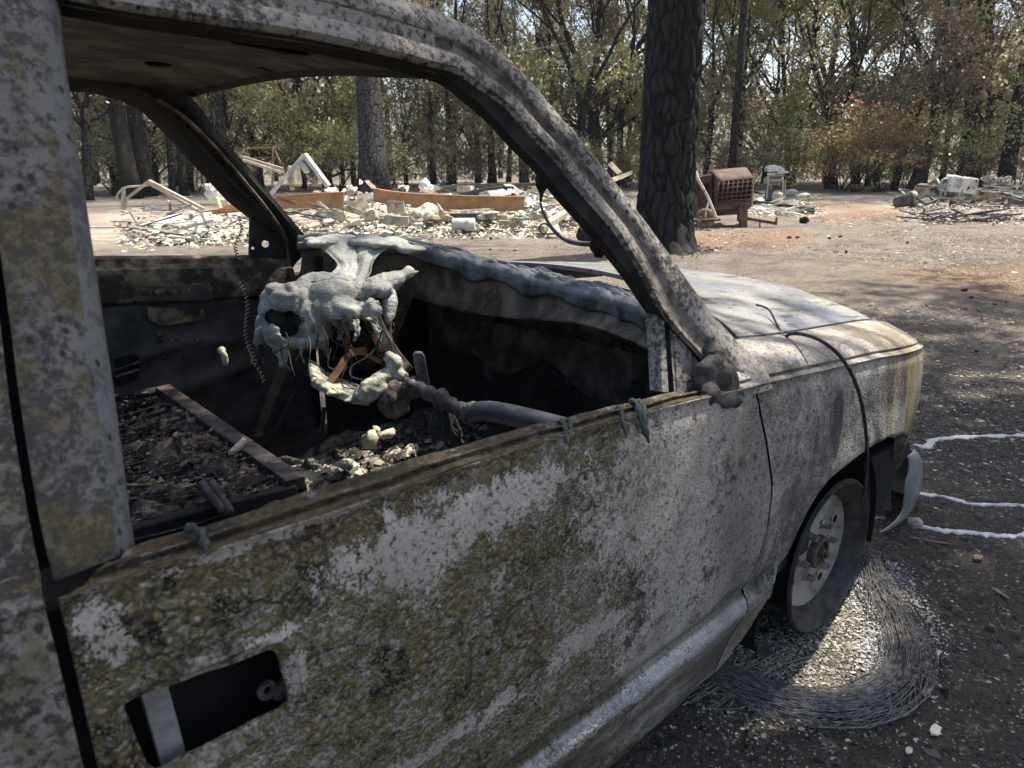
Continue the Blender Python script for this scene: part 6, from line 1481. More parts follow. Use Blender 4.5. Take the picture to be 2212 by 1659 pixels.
# burnt stump by the pine
D0 = ground_d(1275, 528); k = D0/FPX
stump = blob('burnt_log', [(tuple(G(1275, 526)+np.array([0, 0, 22*k])), (26*k, 30*k, 20*k)), (tuple(G(1290, 528)+np.array([0, 0, 20*k])), (26*k, 26*k, 22*k)), (tuple(G(1262, 524)+np.array([0, 0, 16*k])), (16*k, 20*k, 15*k))], M_char, None, 0.02, amp=0.05, freq=5, smooth_it=1)
tag(stump, 'charred black log lump lying at the left of the great pine', 'log')

# ------------------------------------------------------------------ ash heaps under the fallen house
def rise(v, lo=0.12): return 0.16+0.84*min(1, max(0, (v-lo)/0.35))
def heap(name, px, hgt, mat, seed, dmin, dmax, n=70):
    """mound whose outline runs through the pixel polygon's ground points: px = list of (left, right) x per depth step"""
    rows = []
    for j in range(n):
        v = j/(n-1); d = dmin+(dmax-dmin)*v; l = np.interp(v, np.linspace(0, 1, len(px)), [p[0] for p in px]); r_ = np.interp(v, np.linspace(0, 1, len(px)), [p[1] for p in px]); row = []
        for i in range(n):
            u = i/(n-1); p = at_px(l+(r_-l)*u, d)
            e = min(1, 5*u, 5*(1-u), 4*v, 4*(1-v)); e = e*e*(3-2*e)
            z = hgt*e*rise(v)*(0.55+0.5*mnoise.noise(Vector((p[0]*0.9, p[1]*0.9, seed)))+0.28*mnoise.noise(Vector((p[0]*2.6, p[1]*2.6, seed)))+0.18*mnoise.noise(Vector((p[0]*7, p[1]*7, seed))))-0.03
            row.append((p[0], p[1], z))
        rows.append(row)
    o = MB().grid(rows).build(name, mat, None, False); tag(o, kind='stuff'); return o
heap('house_ash', [(640, 1300), (700, 1290), (720, 1250), (740, 1200)], 0.62, M_ash, 3, 13.6, 22.5)
heap('left_ash', [(250, 620), (280, 640), (330, 640), (420, 620)], 0.34, M_ash, 8, 13.4, 21)
heap('grill_ash', [(1590, 1790), (1600, 1750), (1600, 1730)], 0.12, M_ash, 13, 19.5, 25)
heap('pile_ash', [(1960, 2260), (1975, 2260), (1990, 2260)], 0.13, M_ashgrey, 17, 18.2, 25)
def scatter(name, n, lx, rx, d0, d1, smin, smax, hz, pal, flat=0.5, lift=0.9):
    px = rng.uniform(lx, rx, n); v = rng.random(n); d = d0+(d1-d0)*v
    P = np.array([at_px(p, q) for p, q in zip(px, d)]); e = np.minimum(1, 5*np.minimum((px-lx)/(rx-lx), (rx-px)/(rx-lx)))*np.minimum(1, 6*np.minimum(v, 1-v))
    nz = np.array([0.55+0.5*mnoise.noise(Vector((p[0]*0.9, p[1]*0.9, 3)))+0.3*mnoise.noise(Vector((p[0]*2.6, p[1]*2.6, 3))) for p in P])
    keep = rng.random(n) < np.clip(e*1.4*(0.45+nz*0.7), 0.06, 1)
    P[:, 2] = np.maximum(0, hz*e*np.array([rise(q) for q in v])*nz+rng.normal(0, 0.03, n)*e)
    P = P[keep]
    return chips(name, len(P), lambda m: P, smin, smax, pal, lift=lift, flat=flat)
PALW = [(0.74, 0.70, 0.60), (0.62, 0.58, 0.47), (0.52, 0.48, 0.38), (0.40, 0.36, 0.28), (0.70, 0.67, 0.60), (0.16, 0.14, 0.12), (0.08, 0.07, 0.06), (0.10, 0.09, 0.08), (0.24, 0.21, 0.17), (0.55, 0.46, 0.30)]
scatter('house_debris', 26000, 640, 1290, 12.8, 22, 0.008, 0.075, 0.50, PALW)
scatter('left_debris', 12000, 230, 650, 12.8, 20, 0.008, 0.09, 0.26, PALW)
scatter('grill_debris', 1800, 1600, 1790, 19, 25.5, 0.010, 0.07, 0.10, PALW)
scatter('pile_debris', 8000, 1950, 2260, 18.0, 25, 0.010, 0.06, 0.12, [(0.5, 0.47, 0.40), (0.36, 0.33, 0.28), (0.2, 0.18, 0.16), (0.08, 0.07, 0.065), (0.64, 0.61, 0.54), (0.24, 0.16, 0.11)])
def sticks(name, n, lx, rx, d0, d1, z0, z1, lmin, lmax, r, mat, seed):
    q = random.Random(seed); mb = MB()
    for k in range(n):
        p = at_px(q.uniform(lx, rx), q.uniform(d0, d1)); a = q.uniform(0, 6.28); L = q.uniform(lmin, lmax); z = q.uniform(z0, z1); dz = q.uniform(-0.2, 0.3)*L
        mb.beam(p+np.array([0, 0, max(0.02, z)]), p+np.array([L*math.cos(a), L*math.sin(a), max(0.02, z+dz)]), r*q.uniform(0.6, 1.6), r*q.uniform(0.3, 0.8))
    o = mb.build(name, mat); tag(o, kind='stuff'); return o
sticks('pale_splinters', 130, 650, 1290, 15.5, 22, 0.1, 0.5, 0.3, 1.3, 0.05, M_white, 1)
sticks('dark_splinters', 110, 650, 1290, 15.2, 22, 0.05, 0.4, 0.3, 1.4, 0.045, M_irondark, 2)
sticks('pale_splinters', 60, 250, 630, 13.5, 20.5, 0.05, 0.3, 0.3, 1.2, 0.05, M_white, 3)
sticks('dark_splinters', 46, 250, 630, 13.5, 20.5, 0.04, 0.25, 0.3, 1.2, 0.04, M_irondark, 4)
sticks('burnt_laths', 60, 1610, 1740, 19.5, 24, 0.03, 0.14, 0.4, 1.0, 0.05, M_white, 5)
sticks('pile_splinters', 80, 1960, 2240, 23.4, 25.5, 0.1, 0.5, 0.3, 1.0, 0.05, M_ashgrey, 6)
sticks('pile_char', 60, 1985, 2240, 18.5, 20.5, 0.02, 0.12, 0.2, 0.8, 0.05, M_irondark, 7)

# ------------------------------------------------------------------ girders, blocks, sheets of the house
def girder(name, label, top, bot, d0, d1, mat, flange=0.16, n=16, cat='girder', group='fallen steel girders'):
    """I-section whose web follows two pixel curves at the depths d0..d1"""
    T_ = smoothpts([Z(*p, d0+(d1-d0)*i/(len(top)-1)) for i, p in enumerate(top)], n); B_ = smoothpts([Z(*p, d0+(d1-d0)*i/(len(bot)-1)) for i, p in enumerate(bot)], n)
    root = empty(name, tuple((T_[0]+B_[0])/2)); o0 = (T_[0]+B_[0])/2
    bk = np.array([_f[0], _f[1], 0]); bk /= np.linalg.norm(bk)
    W_ = [[T_[i]-o0 for i in range(n)], [(T_[i]*0.7+B_[i]*0.3)-o0+bk*0.012 for i in range(n)], [(T_[i]*0.3+B_[i]*0.7)-o0+bk*0.012 for i in range(n)], [B_[i]-o0 for i in range(n)]]
    MB().shell(W_, tuple(bk*0.02)).build('web', mat, root)
    for P_, nm, s in ((T_, 'flange', 1), (B_, 'flange', -1)):
        MB().shell([[P_[i]-o0-bk*0.035 for i in range(n)], [P_[i]-o0+bk*flange for i in range(n)]], (0, 0, 0.016*s)).build(nm, mat, root)
    return tag(root, label, cat, group)
girder('steel_girder', 'long orange rusted girder resting on blocks in the middle of the rubble', [(806, 408), (864, 417), (954, 422), (1040, 425), (1133, 426)], [(806, 434), (887, 446), (998, 452), (1060, 453), (1132, 455)], 15.6, 15.0, M_girder)
girder('steel_girder', 'rusted girder dipping to the left behind the far windscreen pillar', [(460, 458), (500, 443), (560, 430), (640, 421), (742, 416)], [(452, 462), (520, 457), (580, 453), (650, 448), (742, 449)], 16.2, 15.4, M_girder)
girder('steel_girder', 'long dark girder lying across the back of the rubble', [(945, 404), (1000, 399), (1080, 398), (1166, 396)], [(945, 416), (1000, 415), (1080, 414), (1166, 414)], 19.5, 19, M_irondark)
girder('steel_girder', 'second dark girder in front of the back one, bent upward', [(990, 419), (1030, 411), (1070, 405), (1110, 404)], [(985, 424), (1030, 422), (1070, 421), (1110, 420)], 17.6, 17.2, M_irondark)
girder('steel_girder', 'short dark girder under the long orange one', [(950, 462), (1000, 463), (1074, 462)], [(950, 481), (1000, 482), (1074, 482)], 14.6, 14.4, M_irondark)
def block(px, py, d, sz, rot, label, mat=None, holes=0):
    root = empty('concrete_block', tuple(Z(px, py, d)))
    m = Matrix.Rotation(rot[2], 3, 'Z') @ Matrix.Rotation(rot[1], 3, 'Y') @ Matrix.Rotation(rot[0], 3, 'X')
    mb = MB(); L, Wd, H = [q*0.86 for q in sz]; sz = (L, Wd, H); t = 0.03
    if holes:
        for s in (-1, 1): mb.box(m @ Vector((0, s*(Wd-t)/2, 0)), (L, t, H), m)
        for s in (-1, 0, 1): mb.box(m @ Vector((s*(L-t)/2, 0, 0)), (t, Wd-2*t, H*0.998), m)
    else: mb.box((0, 0, 0), sz, m)
    mb.build('block_body', mat or M_block, root, bevel=0.008)
    return tag(root, label, 'concrete block', 'concrete blocks in the rubble')
B4 = (0.40, 0.20, 0.20)
vyaw = YAW+R(90)
block(776, 448, 15.0, (0.40, 0.30, 0.26), (0.5, 0.5, vyaw+0.4), 'yellowish block tipped on its corner between the two orange girders')
block(768, 459, 14.9, B4, (0.2, -0.3, vyaw-0.3), 'block leaning under the tipped yellowish block')
block(846, 447, 15.0, (0.22, 0.2, 0.26), (0.3, 0.1, vyaw), 'left one of two pale upright blocks under the orange girder')
block(864, 448, 15.0, (0.22, 0.2, 0.26), (0.3, 0.1, vyaw+0.1), 'right one of two pale upright blocks under the orange girder')
block(706, 465, 14.8, B4, (0, 0, vyaw), 'hollow block below the left girder, left one', None, 1)
block(727, 466, 14.6, B4, (0, 0, vyaw+0.05), 'hollow block below the left girder, right one', None, 1)
block(842, 475, 14.0, (0.46, 0.22, 0.2), (0, 0, vyaw), 'grey block lying low in the ash, left of the short dark girder', M_blockgrey)
block(868, 477, 13.9, (0.3, 0.22, 0.2), (0, 0, vyaw+0.1), 'pale block touching the low grey one', M_block)
block(1107, 470, 14.6, (0.20, 0.2, 0.26), (0, 0, vyaw), 'upright block carrying the right end of the orange girder')
block(1084, 472, 14.4, (0.24, 0.2, 0.17), (0, 0, vyaw+0.1), 'squat block left of the upright one at the girder end')
block(1098, 484, 14.2, (0.42, 0.2, 0.16), (0, 0, vyaw), 'flat block at the bottom of the stack under the girder end')
block(1122, 483, 14.2, (0.2, 0.2, 0.16), (0, 0, vyaw+0.2), 'small block at the right foot of the stack under the girder end')
block(1160, 466, 14.8, (0.3, 0.25, 0.2), (0.2, 0.2, vyaw+0.4), 'rough yellowish block right of the girder end')
block(1002, 408, 18.2, (0.40, 0.2, 0.16), (0, 0, vyaw), 'block on the back girder, left one', M_block)
block(1150, 409, 18.6, (0.32, 0.2, 0.18), (0, 0, vyaw), 'block at the right end of the back girder', M_block)
block(943, 455, 14.8, (0.26, 0.22, 0.22), (0.4, 0.6, vyaw), 'tilted block left end of the short dark girder', M_blockgrey)
block(800, 467, 14.3, (0.34, 0.2, 0.16), (0.1, 0.2, vyaw-0.2), 'slab of block in front of the tipped yellowish block')
block(790, 430, 16.2, B4, (0.6, 0.2, vyaw+0.3), 'grey block half buried behind the girder gap', M_blockgrey)
def sheet(px4, d, name, label, mat, cat, wav=0.02, thick=0.01, n=10):
    """crumpled sheet between four pixel corners (each with its own depth)"""
    P = [Z(x, y, q) for (x, y), q in zip(px4, d)]; rows = []
    for j in range(n):
        v = j/(n-1); row = []
        for i in range(n):
            u = i/(n-1); p = (P[0]*(1-u)+P[1]*u)*(1-v)+(P[3]*(1-u)+P[2]*u)*v
            row.append(p+np.array([mnoise.noise(Vector(p)*3)*wav, mnoise.noise(Vector(p)*3+Vector((9, 0, 0)))*wav, mnoise.noise(Vector(p)*4+Vector((0, 9, 0)))*wav]))
        rows.append(row)
    o = MB().shell(rows, tuple(_f*thick)).build(name, mat); return tag(o, label, cat)
sheet([(1086, 398), (1102, 396), (1140, 418), (1122, 424)], (18, 18, 16.6, 16.6), 'metal_sheet', 'corrugated grey sheet slanting over the back girder', M_sheet, 'metal sheet', 0.03)
sheet([(1052, 412), (1085, 408), (1104, 421), (1060, 424)], (17, 17, 16.4, 16.4), 'metal_sheet', 'bluish flat sheet behind the orange girder', M_sheet, 'metal sheet', 0.03)
sheet([(1036, 415), (1052, 411), (1058, 423), (1034, 424)], (16.9, 16.9, 16.4, 16.4), 'metal_sheet', 'small folded grey sheet left of the bluish one', M_irondark, 'metal sheet', 0.03)
sheet([(779, 384), (785, 390), (783, 398), (775, 399)], (18.5, 18.5, 18.4, 18.4), 'metal_sheet', 'torn pale scrap standing up before the massive grey trunk', M_white, 'metal sheet', 0.05)
sheet([(788, 390), (796, 388), (812, 405), (802, 408)], (18, 18, 17.6, 17.6), 'metal_sheet', 'pale board leaning left of the orange girder end', M_plank, 'board', 0.02)
sheet([(1313, 355), (1322, 349), (1345, 372), (1333, 376)], (17.5, 17.5, 17.3, 17.3), 'board', 'yellow board tilted up left of the great pine', M_plank, 'board', 0.01, 0.04)
sheet([(1320, 384), (1366, 368), (1366, 376), (1326, 393)], (17, 17.4, 17.4, 17), 'board', 'pale board slanting down to the left of the great pine', M_plank, 'board', 0.01, 0.04)
o = MB().beam(Z(1166, 494, 13.0), Z(1256, 440, 15.6), 0.17, 0.10).build('pale_post', M_plank, bevel=0.008); tag(o, 'long pale square post slanting through the rubble right of the girders', 'post')
o = MB().beam(Z(1190, 428, 16.5), Z(1215, 418, 18.4), 0.2, 0.05).build('board', M_ashgrey); tag(o, 'flat grey board lying across the right of the rubble', 'board')
sheet([(1190, 487), (1206, 486), (1212, 503), (1181, 503)], (12.9, 12.9, 12.8, 12.8), 'lamp_box', 'white trapezoid box standing at the edge of the rubble', M_white, 'box', 0.004, 0.18, 4)
mb = MB(); c = Z(1176, 494, 12.9); mb.tube([tuple(c+0.09*np.array([_r[0]*math.cos(a), _r[1]*math.cos(a), math.sin(a)])) for a in np.linspace(0.6, 5.6, 18)], 0.02, 8); o = mb.build('metal_ring', M_irondark, None, True); tag(o, 'open dark ring beside the white trapezoid box', 'ring')
mb = MB(); mb.lathe([(0.11, -0.22), (0.12, -0.1), (0.12, 0.2), (0.09, 0.22), (0.09, -0.15)], tuple(Z(1002, 485, 13.6)), tuple(_r), 18, cap=False); o = mb.build('white_tube', M_white, None, True); tag(o, 'short white tube lying before the short dark girder', 'tube')
o = blob('insulation_lump', [(tuple(Z(905, 462, 14.4)), (0.16, 0.16, 0.12)), (tuple(Z(925, 457, 14.5)), (0.22, 0.2, 0.15)), (tuple(Z(918, 466, 14.3)), (0.2, 0.15, 0.1))], M_cream, None, 0.03, amp=0.05, freq=6, smooth_it=1); tag(o, 'cream crumpled lump under the left half of the orange girder', 'lump')
o = blob('wrapped_lump', [(tuple(Z(918, 400, 18)), (0.14, 0.14, 0.16)), (tuple(Z(926, 407, 18)), (0.18, 0.16, 0.12))], M_white, None, 0.03, amp=0.05, freq=6, smooth_it=1); tag(o, 'white rounded lump on top of the rubble before a thin black trunk', 'lump')
for i, (x, y, x2, y2, lab) in enumerate([(908, 494, 966, 490, 'pale burnt pole lying left in front of the rubble'), (960, 503, 1030, 497, 'pale burnt pole lying in front of the short dark girder'), (985, 510, 1040, 503, 'dark burnt pole nearest the cowl in front of the rubble'), (655, 500, 712, 486, 'pale half-round log left of the rubble')]):
    a, b = up(G(x, y), 0.06), up(G(x2, y2), 0.06); stick(a, b, 0.055, lab, M_plank if i != 2 else M_irondark, 'burnt_pole', 'pole')
WH = [(700, 'left of the tipped yellowish block'), (760, 'above the tipped yellowish block'), (820, 'left of the orange girder end'), (880, 'behind the orange girder'), (940, 'near the back girders'), (1040, 'among the back girders'), (1120, 'right of the orange girder end'), (1170, 'left of the long pale post'), (1230, 'beside the long pale post')]
CM = [('white', M_ash), ('yellowish', M_block), ('grey', M_ashgrey)]
for i in range(36):
    q = random.Random(900+i); front = i >= 18; c_, m_ = CM[(i//9+i) % 3]; X0, wh = WH[i % 9]
    x = X0+q.uniform(-22, 22); y = q.uniform(462, 486) if front else q.uniform(408, 430); d = q.uniform(13.8, 14.8) if front else q.uniform(16, 19)
    s = q.uniform(0.07, 0.16)
    o = MB().rock(tuple(Z(x, y, d)), (s*1.3, s, s*0.6), i+500, 2, 0.75, q.uniform(0, 6)).build('rubble_chunk', m_); tag(o, '%s jagged chunk in the rubble\'s %s, %s' % (c_, 'front' if front else 'back', wh), 'rubble chunk', 'rubble chunks of the fallen house')
# ------------------------------------------------------------------ bent frames and the red bar frame on the left
fr = empty('bent_frame', tuple(G(285, 458))); o0 = G(285, 458); d1 = ground_d(270, 462)
def ft(pts, r, nm, mat, root, o0, d, n=20):
    MB().tube([Z(x, y, d)-o0 for x, y in smoothpts(pts, n)], r, 7).build(nm, mat, root, True)
def fl2(pts, r, nm, mat, root, o0, d):
    mb = MB()
    for a, b in zip(pts[:-1], pts[1:]): mb.beam(Z(*a, d)-o0, Z(*b, d)-o0, r*2.2, r*1.6)
    mb.build(nm, mat, root)
fl2([(265, 458), (275, 428), (322, 391)], 0.045, 'leg', M_tan, fr, o0, d1); fl2([(265, 458), (267, 405)], 0.04, 'leg', M_tan, fr, o0, d1)
fl2([(322, 391), (440, 452)], 0.05, 'rafter', M_tan, fr, o0, d1-0.4); fl2([(326, 398), (430, 456)], 0.045, 'rafter', M_tan, fr, o0, d1)
ft([(328, 399), (300, 402), (272, 405), (258, 415), (252, 427), (256, 434), (264, 433), (264, 426)], 0.03, 'scroll', M_tan, fr, o0, d1, 26)
tag(fr, 'collapsed tan metal frame with a scroll end on the sand at the left', 'bent frame')
fr = empty('peaked_frame', tuple(G(640, 440))); o0 = G(640, 440); dd2 = 20.0
for pts in ([(585, 419), (658, 334)], [(658, 334), (709, 402)], [(650, 350), (664, 372)]): fl2(pts, 0.07, 'rafter', M_sheet, fr, o0, dd2)
fl2([(525, 340), (610, 365)], 0.05, 'bar', M_tan, fr, o0, dd2+0.3); fl2([(525, 346), (606, 372)], 0.04, 'bar', M_tan, fr, o0, dd2); fl2([(634, 360), (640, 400)], 0.14, 'torn_post', M_plank, fr, o0, dd2+0.2); fl2([(624, 370), (632, 410)], 0.05, 'torn_strip', M_plank, fr, o0, dd2+0.2)
tag(fr, 'peaked grey metal frame standing behind the left girder', 'bent frame')
fr = empty('slanted_frame', tuple(G(450, 440))); o0 = G(450, 440)
fl2([(432, 350), (505, 415)], 0.06, 'rafter', M_sheet, fr, o0, 19.2); fl2([(438, 349), (500, 402)], 0.045, 'rafter', M_tan, fr, o0, 19.4)
ft([(436, 352), (424, 360), (421, 385), (424, 410)], 0.035, 'post', M_brownpipe, fr, o0, 19.2, 12); ft([(438, 355), (441, 385), (443, 412)], 0.035, 'post', M_brownpipe, fr, o0, 19.2, 12)
tag(fr, 'slanting metal frame half hidden by the far windscreen pillar', 'bent frame')
fr = empty('play_frame', tuple(G(550, 436))); o0 = G(550, 436)
for pts, m in (([(508, 323), (598, 319)], M_redrust), ([(535, 342), (602, 339)], M_redrust), ([(590, 320), (588, 408)], M_brownpipe), ([(592, 320), (607, 355)], M_brownpipe), ([(533, 322), (545, 372)], M_brownpipe), ([(528, 322), (524, 372)], M_brownpipe)):
    ft(pts, 0.035, 'bar', m, fr, o0, 23.5, 6)
tag(fr, 'red-barred swing frame behind the bent metal frames', 'swing frame')
for i, (q4, dd_, m, lab) in enumerate([([(275, 484), (395, 448), (398, 454), (280, 490)], (13.8, 15.6, 15.5, 13.7), M_brownpipe, 'long brown plank lying across the left ash'), ([(300, 485), (390, 460), (404, 468), (350, 486)], (13.7, 14.8, 14.6, 13.6), M_white, 'big white sheet lying flat in the left ash'), ([(344, 470), (356, 470), (340, 504), (326, 504)], (14.2, 14.2, 13.0, 13.0), M_white, 'white angle piece standing up in the left ash'), ([(284, 494), (292, 493), (330, 506), (318, 508)], (13.4, 13.4, 12.9, 12.9), M_sheet, 'grey strip bent at the front of the left ash'), ([(440, 484), (456, 470), (462, 486), (446, 489)], (13.7, 13.8, 13.6, 13.6), M_ashgrey, 'grey crumpled piece standing near the end of the left girder'), ([(304, 451), (350, 450), (350, 457), (306, 457)], (15.2, 15.2, 15.1, 15.1), M_irondark, 'dark flat bar lying below the scroll-end frame')]):
    sheet(q4, dd_, 'board' if i == 0 else 'metal_sheet', lab, m, 'board' if i == 0 else 'metal sheet', 0.03, 0.03, 8)
o = blob('wire_bush_heap', [(tuple(Z(480, 410, 19)), (0.42, 0.3, 0.18)), (tuple(Z(500, 420, 18.6)), (0.34, 0.3, 0.16)), (tuple(Z(462, 420, 18.9)), (0.24, 0.2, 0.12))], M_ash, None, 0.04, amp=0.13, freq=7, smooth_it=0); tag(o, 'white crumbling heap behind the left end of the far pillar', 'ash heap')
# the power line between the trees
o = MB().tube(smoothpts([Z(1040, 125, 30), Z(1190, 100, 31.5), Z(1370, 52, 33), Z(1575, -10, 34)], 20), 0.018, 5).build('power_line', M_irondark); tag(o, 'thin power line sagging between the trees above the pillar', 'cable')
# utility pole
pb = G(1576, 417); o = MB().tube([tuple(pb), tuple(pb+np.array([0, 0, 5])), tuple(pb+np.array([-0.05, 0, 10.5]))], [0.165, 0.155, 0.14], 14).build('utility_pole', M_barkchar, None, True); tag(o, 'straight charred utility pole behind the rusty cabinet', 'utility pole')
# ------------------------------------------------------------------ rusty machine cabinet
dm = ground_d(1606, 493); o0 = G(1550, 492)
mc = empty('machine_cabinet', tuple(o0))
L_ = lambda x, y, dz=0.0: Z(x, y, dm+dz)-o0
rows = []
for (fx, fy, bz) in [(1552, 391, 0.0), (1547, 381, 0.12), (1541, 373, 0.3), (1536, 369, 0.55), (1531, 368, 0.8), (1527, 371, 1.05)]:
    rx, ry = {1552: (1627, 384), 1547: (1623, 376), 1541: (1618, 369), 1536: (1613, 363), 1531: (1608, 361), 1527: (1604, 364)}[fx]
    a, b = L_(fx, fy, bz), L_(rx, ry, bz+0.12); rows.append([a*(1-u)+b*u for u in np.linspace(0, 1, 8)])
MB().shell(rows, (0, 0, -0.015)).build('hood_cover', M_boxrust, mc, True)
MB().prism([L_(1552, 392), L_(1547, 382, .12), L_(1541, 374, .3), L_(1536, 370, .55), L_(1531, 369, .8), L_(1527, 372, 1.0), L_(1526, 410, 1.0), L_(1528, 448, 1.0), L_(1546, 452)], (0.02, -0.01, 0)).build('side_panel', M_boxrust, mc)
MB().shell([[L_(1553, 393, 0.10), L_(1626, 386, 0.2)], [L_(1546, 452, 0.10), L_(1622, 446, 0.2)]], tuple(_f*0.02)).build('back_panel', M_dark, mc)
MB().shell([[L_(1546, 436, 0.02), L_(1622, 430, 0.1)], [L_(1546, 453, 0.02), L_(1622, 448, 0.1)]], tuple(_f*0.6)).build('lower_panel', M_boxrust, mc)
for i in range(8):
    u = i/7; a = L_(1553, 393)*(1-u)+L_(1626, 386, .1)*u; b = L_(1548, 440)*(1-u)+L_(1621, 434, .1)*u; MB().tube([tuple(a), tuple((a+b)/2+np.array([0.01*math.sin(i*3), 0, 0])), tuple(b)], 0.011, 6).build('grid_bar', M_boxrust, mc, True)
for j in range(5):
    v = (j+0.6)/5; a = L_(1553, 393)*(1-v)+L_(1548, 440)*v; b = L_(1626, 386, .1)*(1-v)+L_(1621, 434, .1)*v; MB().tube([tuple(a), tuple((a+b)/2+np.array([0, 0, 0.012*math.sin(j*2)])), tuple(b)], 0.011, 6).build('grid_bar', M_boxrust, mc, True)
MB().shell([[L_(1626, 385, .1), L_(1628, 386, .9)], [L_(1621, 447, .1), L_(1624, 446, .9)]], (0.012, -0.012, 0)).build('end_panel', M_boxrust, mc)
for k, (xa, xb) in enumerate([(1484, 1509), (1511, 1538)]):
    MB().shell([[L_(xa, 383.5-(xa-1484)*.06, .3), L_(xb, 383.5-(xb-1484)*.06, .3)], [L_(xa, 447, .3), L_(xb, 446, .3)]], tuple(_f*0.7)).build('cabinet_door', simple('cabinet_rust%d' % k, (0.085, 0.042, 0.030), (0.18, 0.105, 0.075), 3, 0.85, 0.3), mc, bevel=0.006)
    for j in range(9):
        MB().box(L_(xa+12+(2 if k else 4), 397+j*2.6, .285), (0.15 if k else .1, 0.02, 0.012), YAW-R(90)).build('louvre', M_dark, mc)
MB().box(L_(1524, 430, .285), (0.15, 0.015, 0.2), YAW-R(90)).build('cover_plate', M_irondark, mc)
MB().shell([[L_(1484, 383, .28), L_(1538, 379, .28)], [L_(1484, 383, 1.0), L_(1538, 379, 1.0)]], (0, 0, 0.03)).build('cabinet_top', M_tan, mc)
MB().shell([[L_(1484, 447, .25), L_(1545, 446, .25)], [L_(1484, 462, .25), L_(1545, 455, .25)]], tuple(_f*0.5)).build('base_rail', M_boxrust, mc)
MB().prism([L_(1598, 440, 0), L_(1616, 440, 0), L_(1615, 490, 0), L_(1602, 493, 0), L_(1601, 478, 0), L_(1596, 472, 0)], tuple(_f*0.14)).build('jack_post', M_boxrust, mc, bevel=0.006)
wcn = L_(1523, 472, -0.25); MB().lathe([(0.05, -0.06), (0.13, -0.07), (0.19, -0.06), (0.205, 0), (0.19, 0.06), (0.13, 0.07), (0.10, 0.03), (0.05, 0.04)], tuple(wcn), tuple(-_f*0.9-_r*0.4), 28).build('jockey_wheel', M_brownpipe, mc, True)
MB().tube([L_(1523, 472, -.35), L_(1526, 452, -.3), L_(1531, 437, -.2)], 0.025, 8).build('wheel_bracket', M_brownpipe, mc)
MB().tube([L_(1488, 478, -.3), L_(1520, 476, -.4), L_(1556, 474, -.4)], 0.03, 8).build('tow_bar', M_boxrust, mc, True)
for k in range(3): MB().tube([tuple(L_(1511, 473, -.42)+0.05*np.array([_r[0]*math.cos(a), _r[1]*math.cos(a), math.sin(a)])+np.array([0, 0, -0.09*k])) for a in np.linspace(0, 6.28, 10)], 0.012, 5).build('chain_link', M_brownpipe, mc, True)
MB().beam(L_(1614, 472, .1), L_(1679, 483, -.1), 0.07, 0.06).build('drawbar', M_redrust, mc); MB().beam(L_(1676, 482, -.1), L_(1678, 470, -.1), 0.04, 0.04).build('drawbar_pin', M_redrust, mc)
MB().tube([L_(1642, 478, -.02), L_(1641, 486, -.02), L_(1642, 493, -.02)], 0.014, 5).build('chain', M_dark, mc)
tag(mc, 'rusty brown machine cabinet on a jack post with a curved cover and grid front', 'machine')
o = MB().tube(smoothpts([Z(1486, 346, dm-.5), Z(1496, 358, dm-.5), Z(1510, 390, dm-.5), Z(1530, 428, dm-.5), Z(1549, 474, dm-.5)], 20), 0.026, 8).build('white_pipe', M_white, None, True); tag(o, 'curved white pipe leaning on the rusty machine cabinet', 'pipe')
# ------------------------------------------------------------------ grill
dg_ = ground_d(1672, 431); o0 = G(1680, 431); gr = empty('barbecue_grill', tuple(o0)); K = dg_/FPX
L_ = lambda x, y, dz=0.0: Z(x, y, dg_+dz)-o0
rows = []
for x, w in ((1660, 0), (1663, .1), (1690, .1), (1697, 0)):
    pass
top = [(1660, 371), (1660, 362), (1664, 358), (1675, 357), (1688, 360), (1697, 367), (1697, 372)]
MB().prism([L_(*p, -0.1) for p in top]+[L_(1685, 374, -.1), L_(1678, 370, -.1), L_(1668, 371, -.1)], tuple(np.array([_f[0], _f[1], 0])*0.45)).build('lid', M_white, gr, bevel=0.03)
MB().shell([[L_(1657, 378, -.2), L_(1703, 374, -.2)], [L_(1657, 376, .4), L_(1703, 372, .4)]], (0, 0, 0.03)).build('side_shelf', M_white, gr)
MB().shell([[L_(1659, 379, -.15), L_(1691, 377, -.15)], [L_(1660, 390, -.15), L_(1690, 390, -.15)]], tuple(_f*0.45)).build('firebox', M_cream, gr)
MB().shell([[L_(1662, 381, -.17), L_(1689, 380, -.17)], [L_(1663, 387, -.17), L_(1688, 387, -.17)]], tuple(_f*0.01)).build('control_panel', M_irondark, gr)
for (xa, xb, dz) in ((1660, 1656, -.1), (1692, 1690, -.1), (1697, 1695, .35), (1666, 1664, .35)):
    MB().beam(L_(xa, 388, dz), L_(xb, 430-(dz > 0)*3, dz), 0.045, 0.045).build('leg', M_cream, gr)
MB().shell([[L_(1657, 410, .1), L_(1672, 410, .1)], [L_(1656, 428, .1), L_(1671, 428, .1)]], tuple(_f*0.2)).build('cart_panel', M_irondark, gr)
MB().shell([[L_(1686, 410, .3), L_(1694, 410, .3)], [L_(1686, 424, .3), L_(1694, 424, .3)]], tuple(_f*0.02)).build('cart_panel', M_irondark, gr)
tag(gr, 'cream gas grill standing on thin legs at the back of the clearing', 'grill')
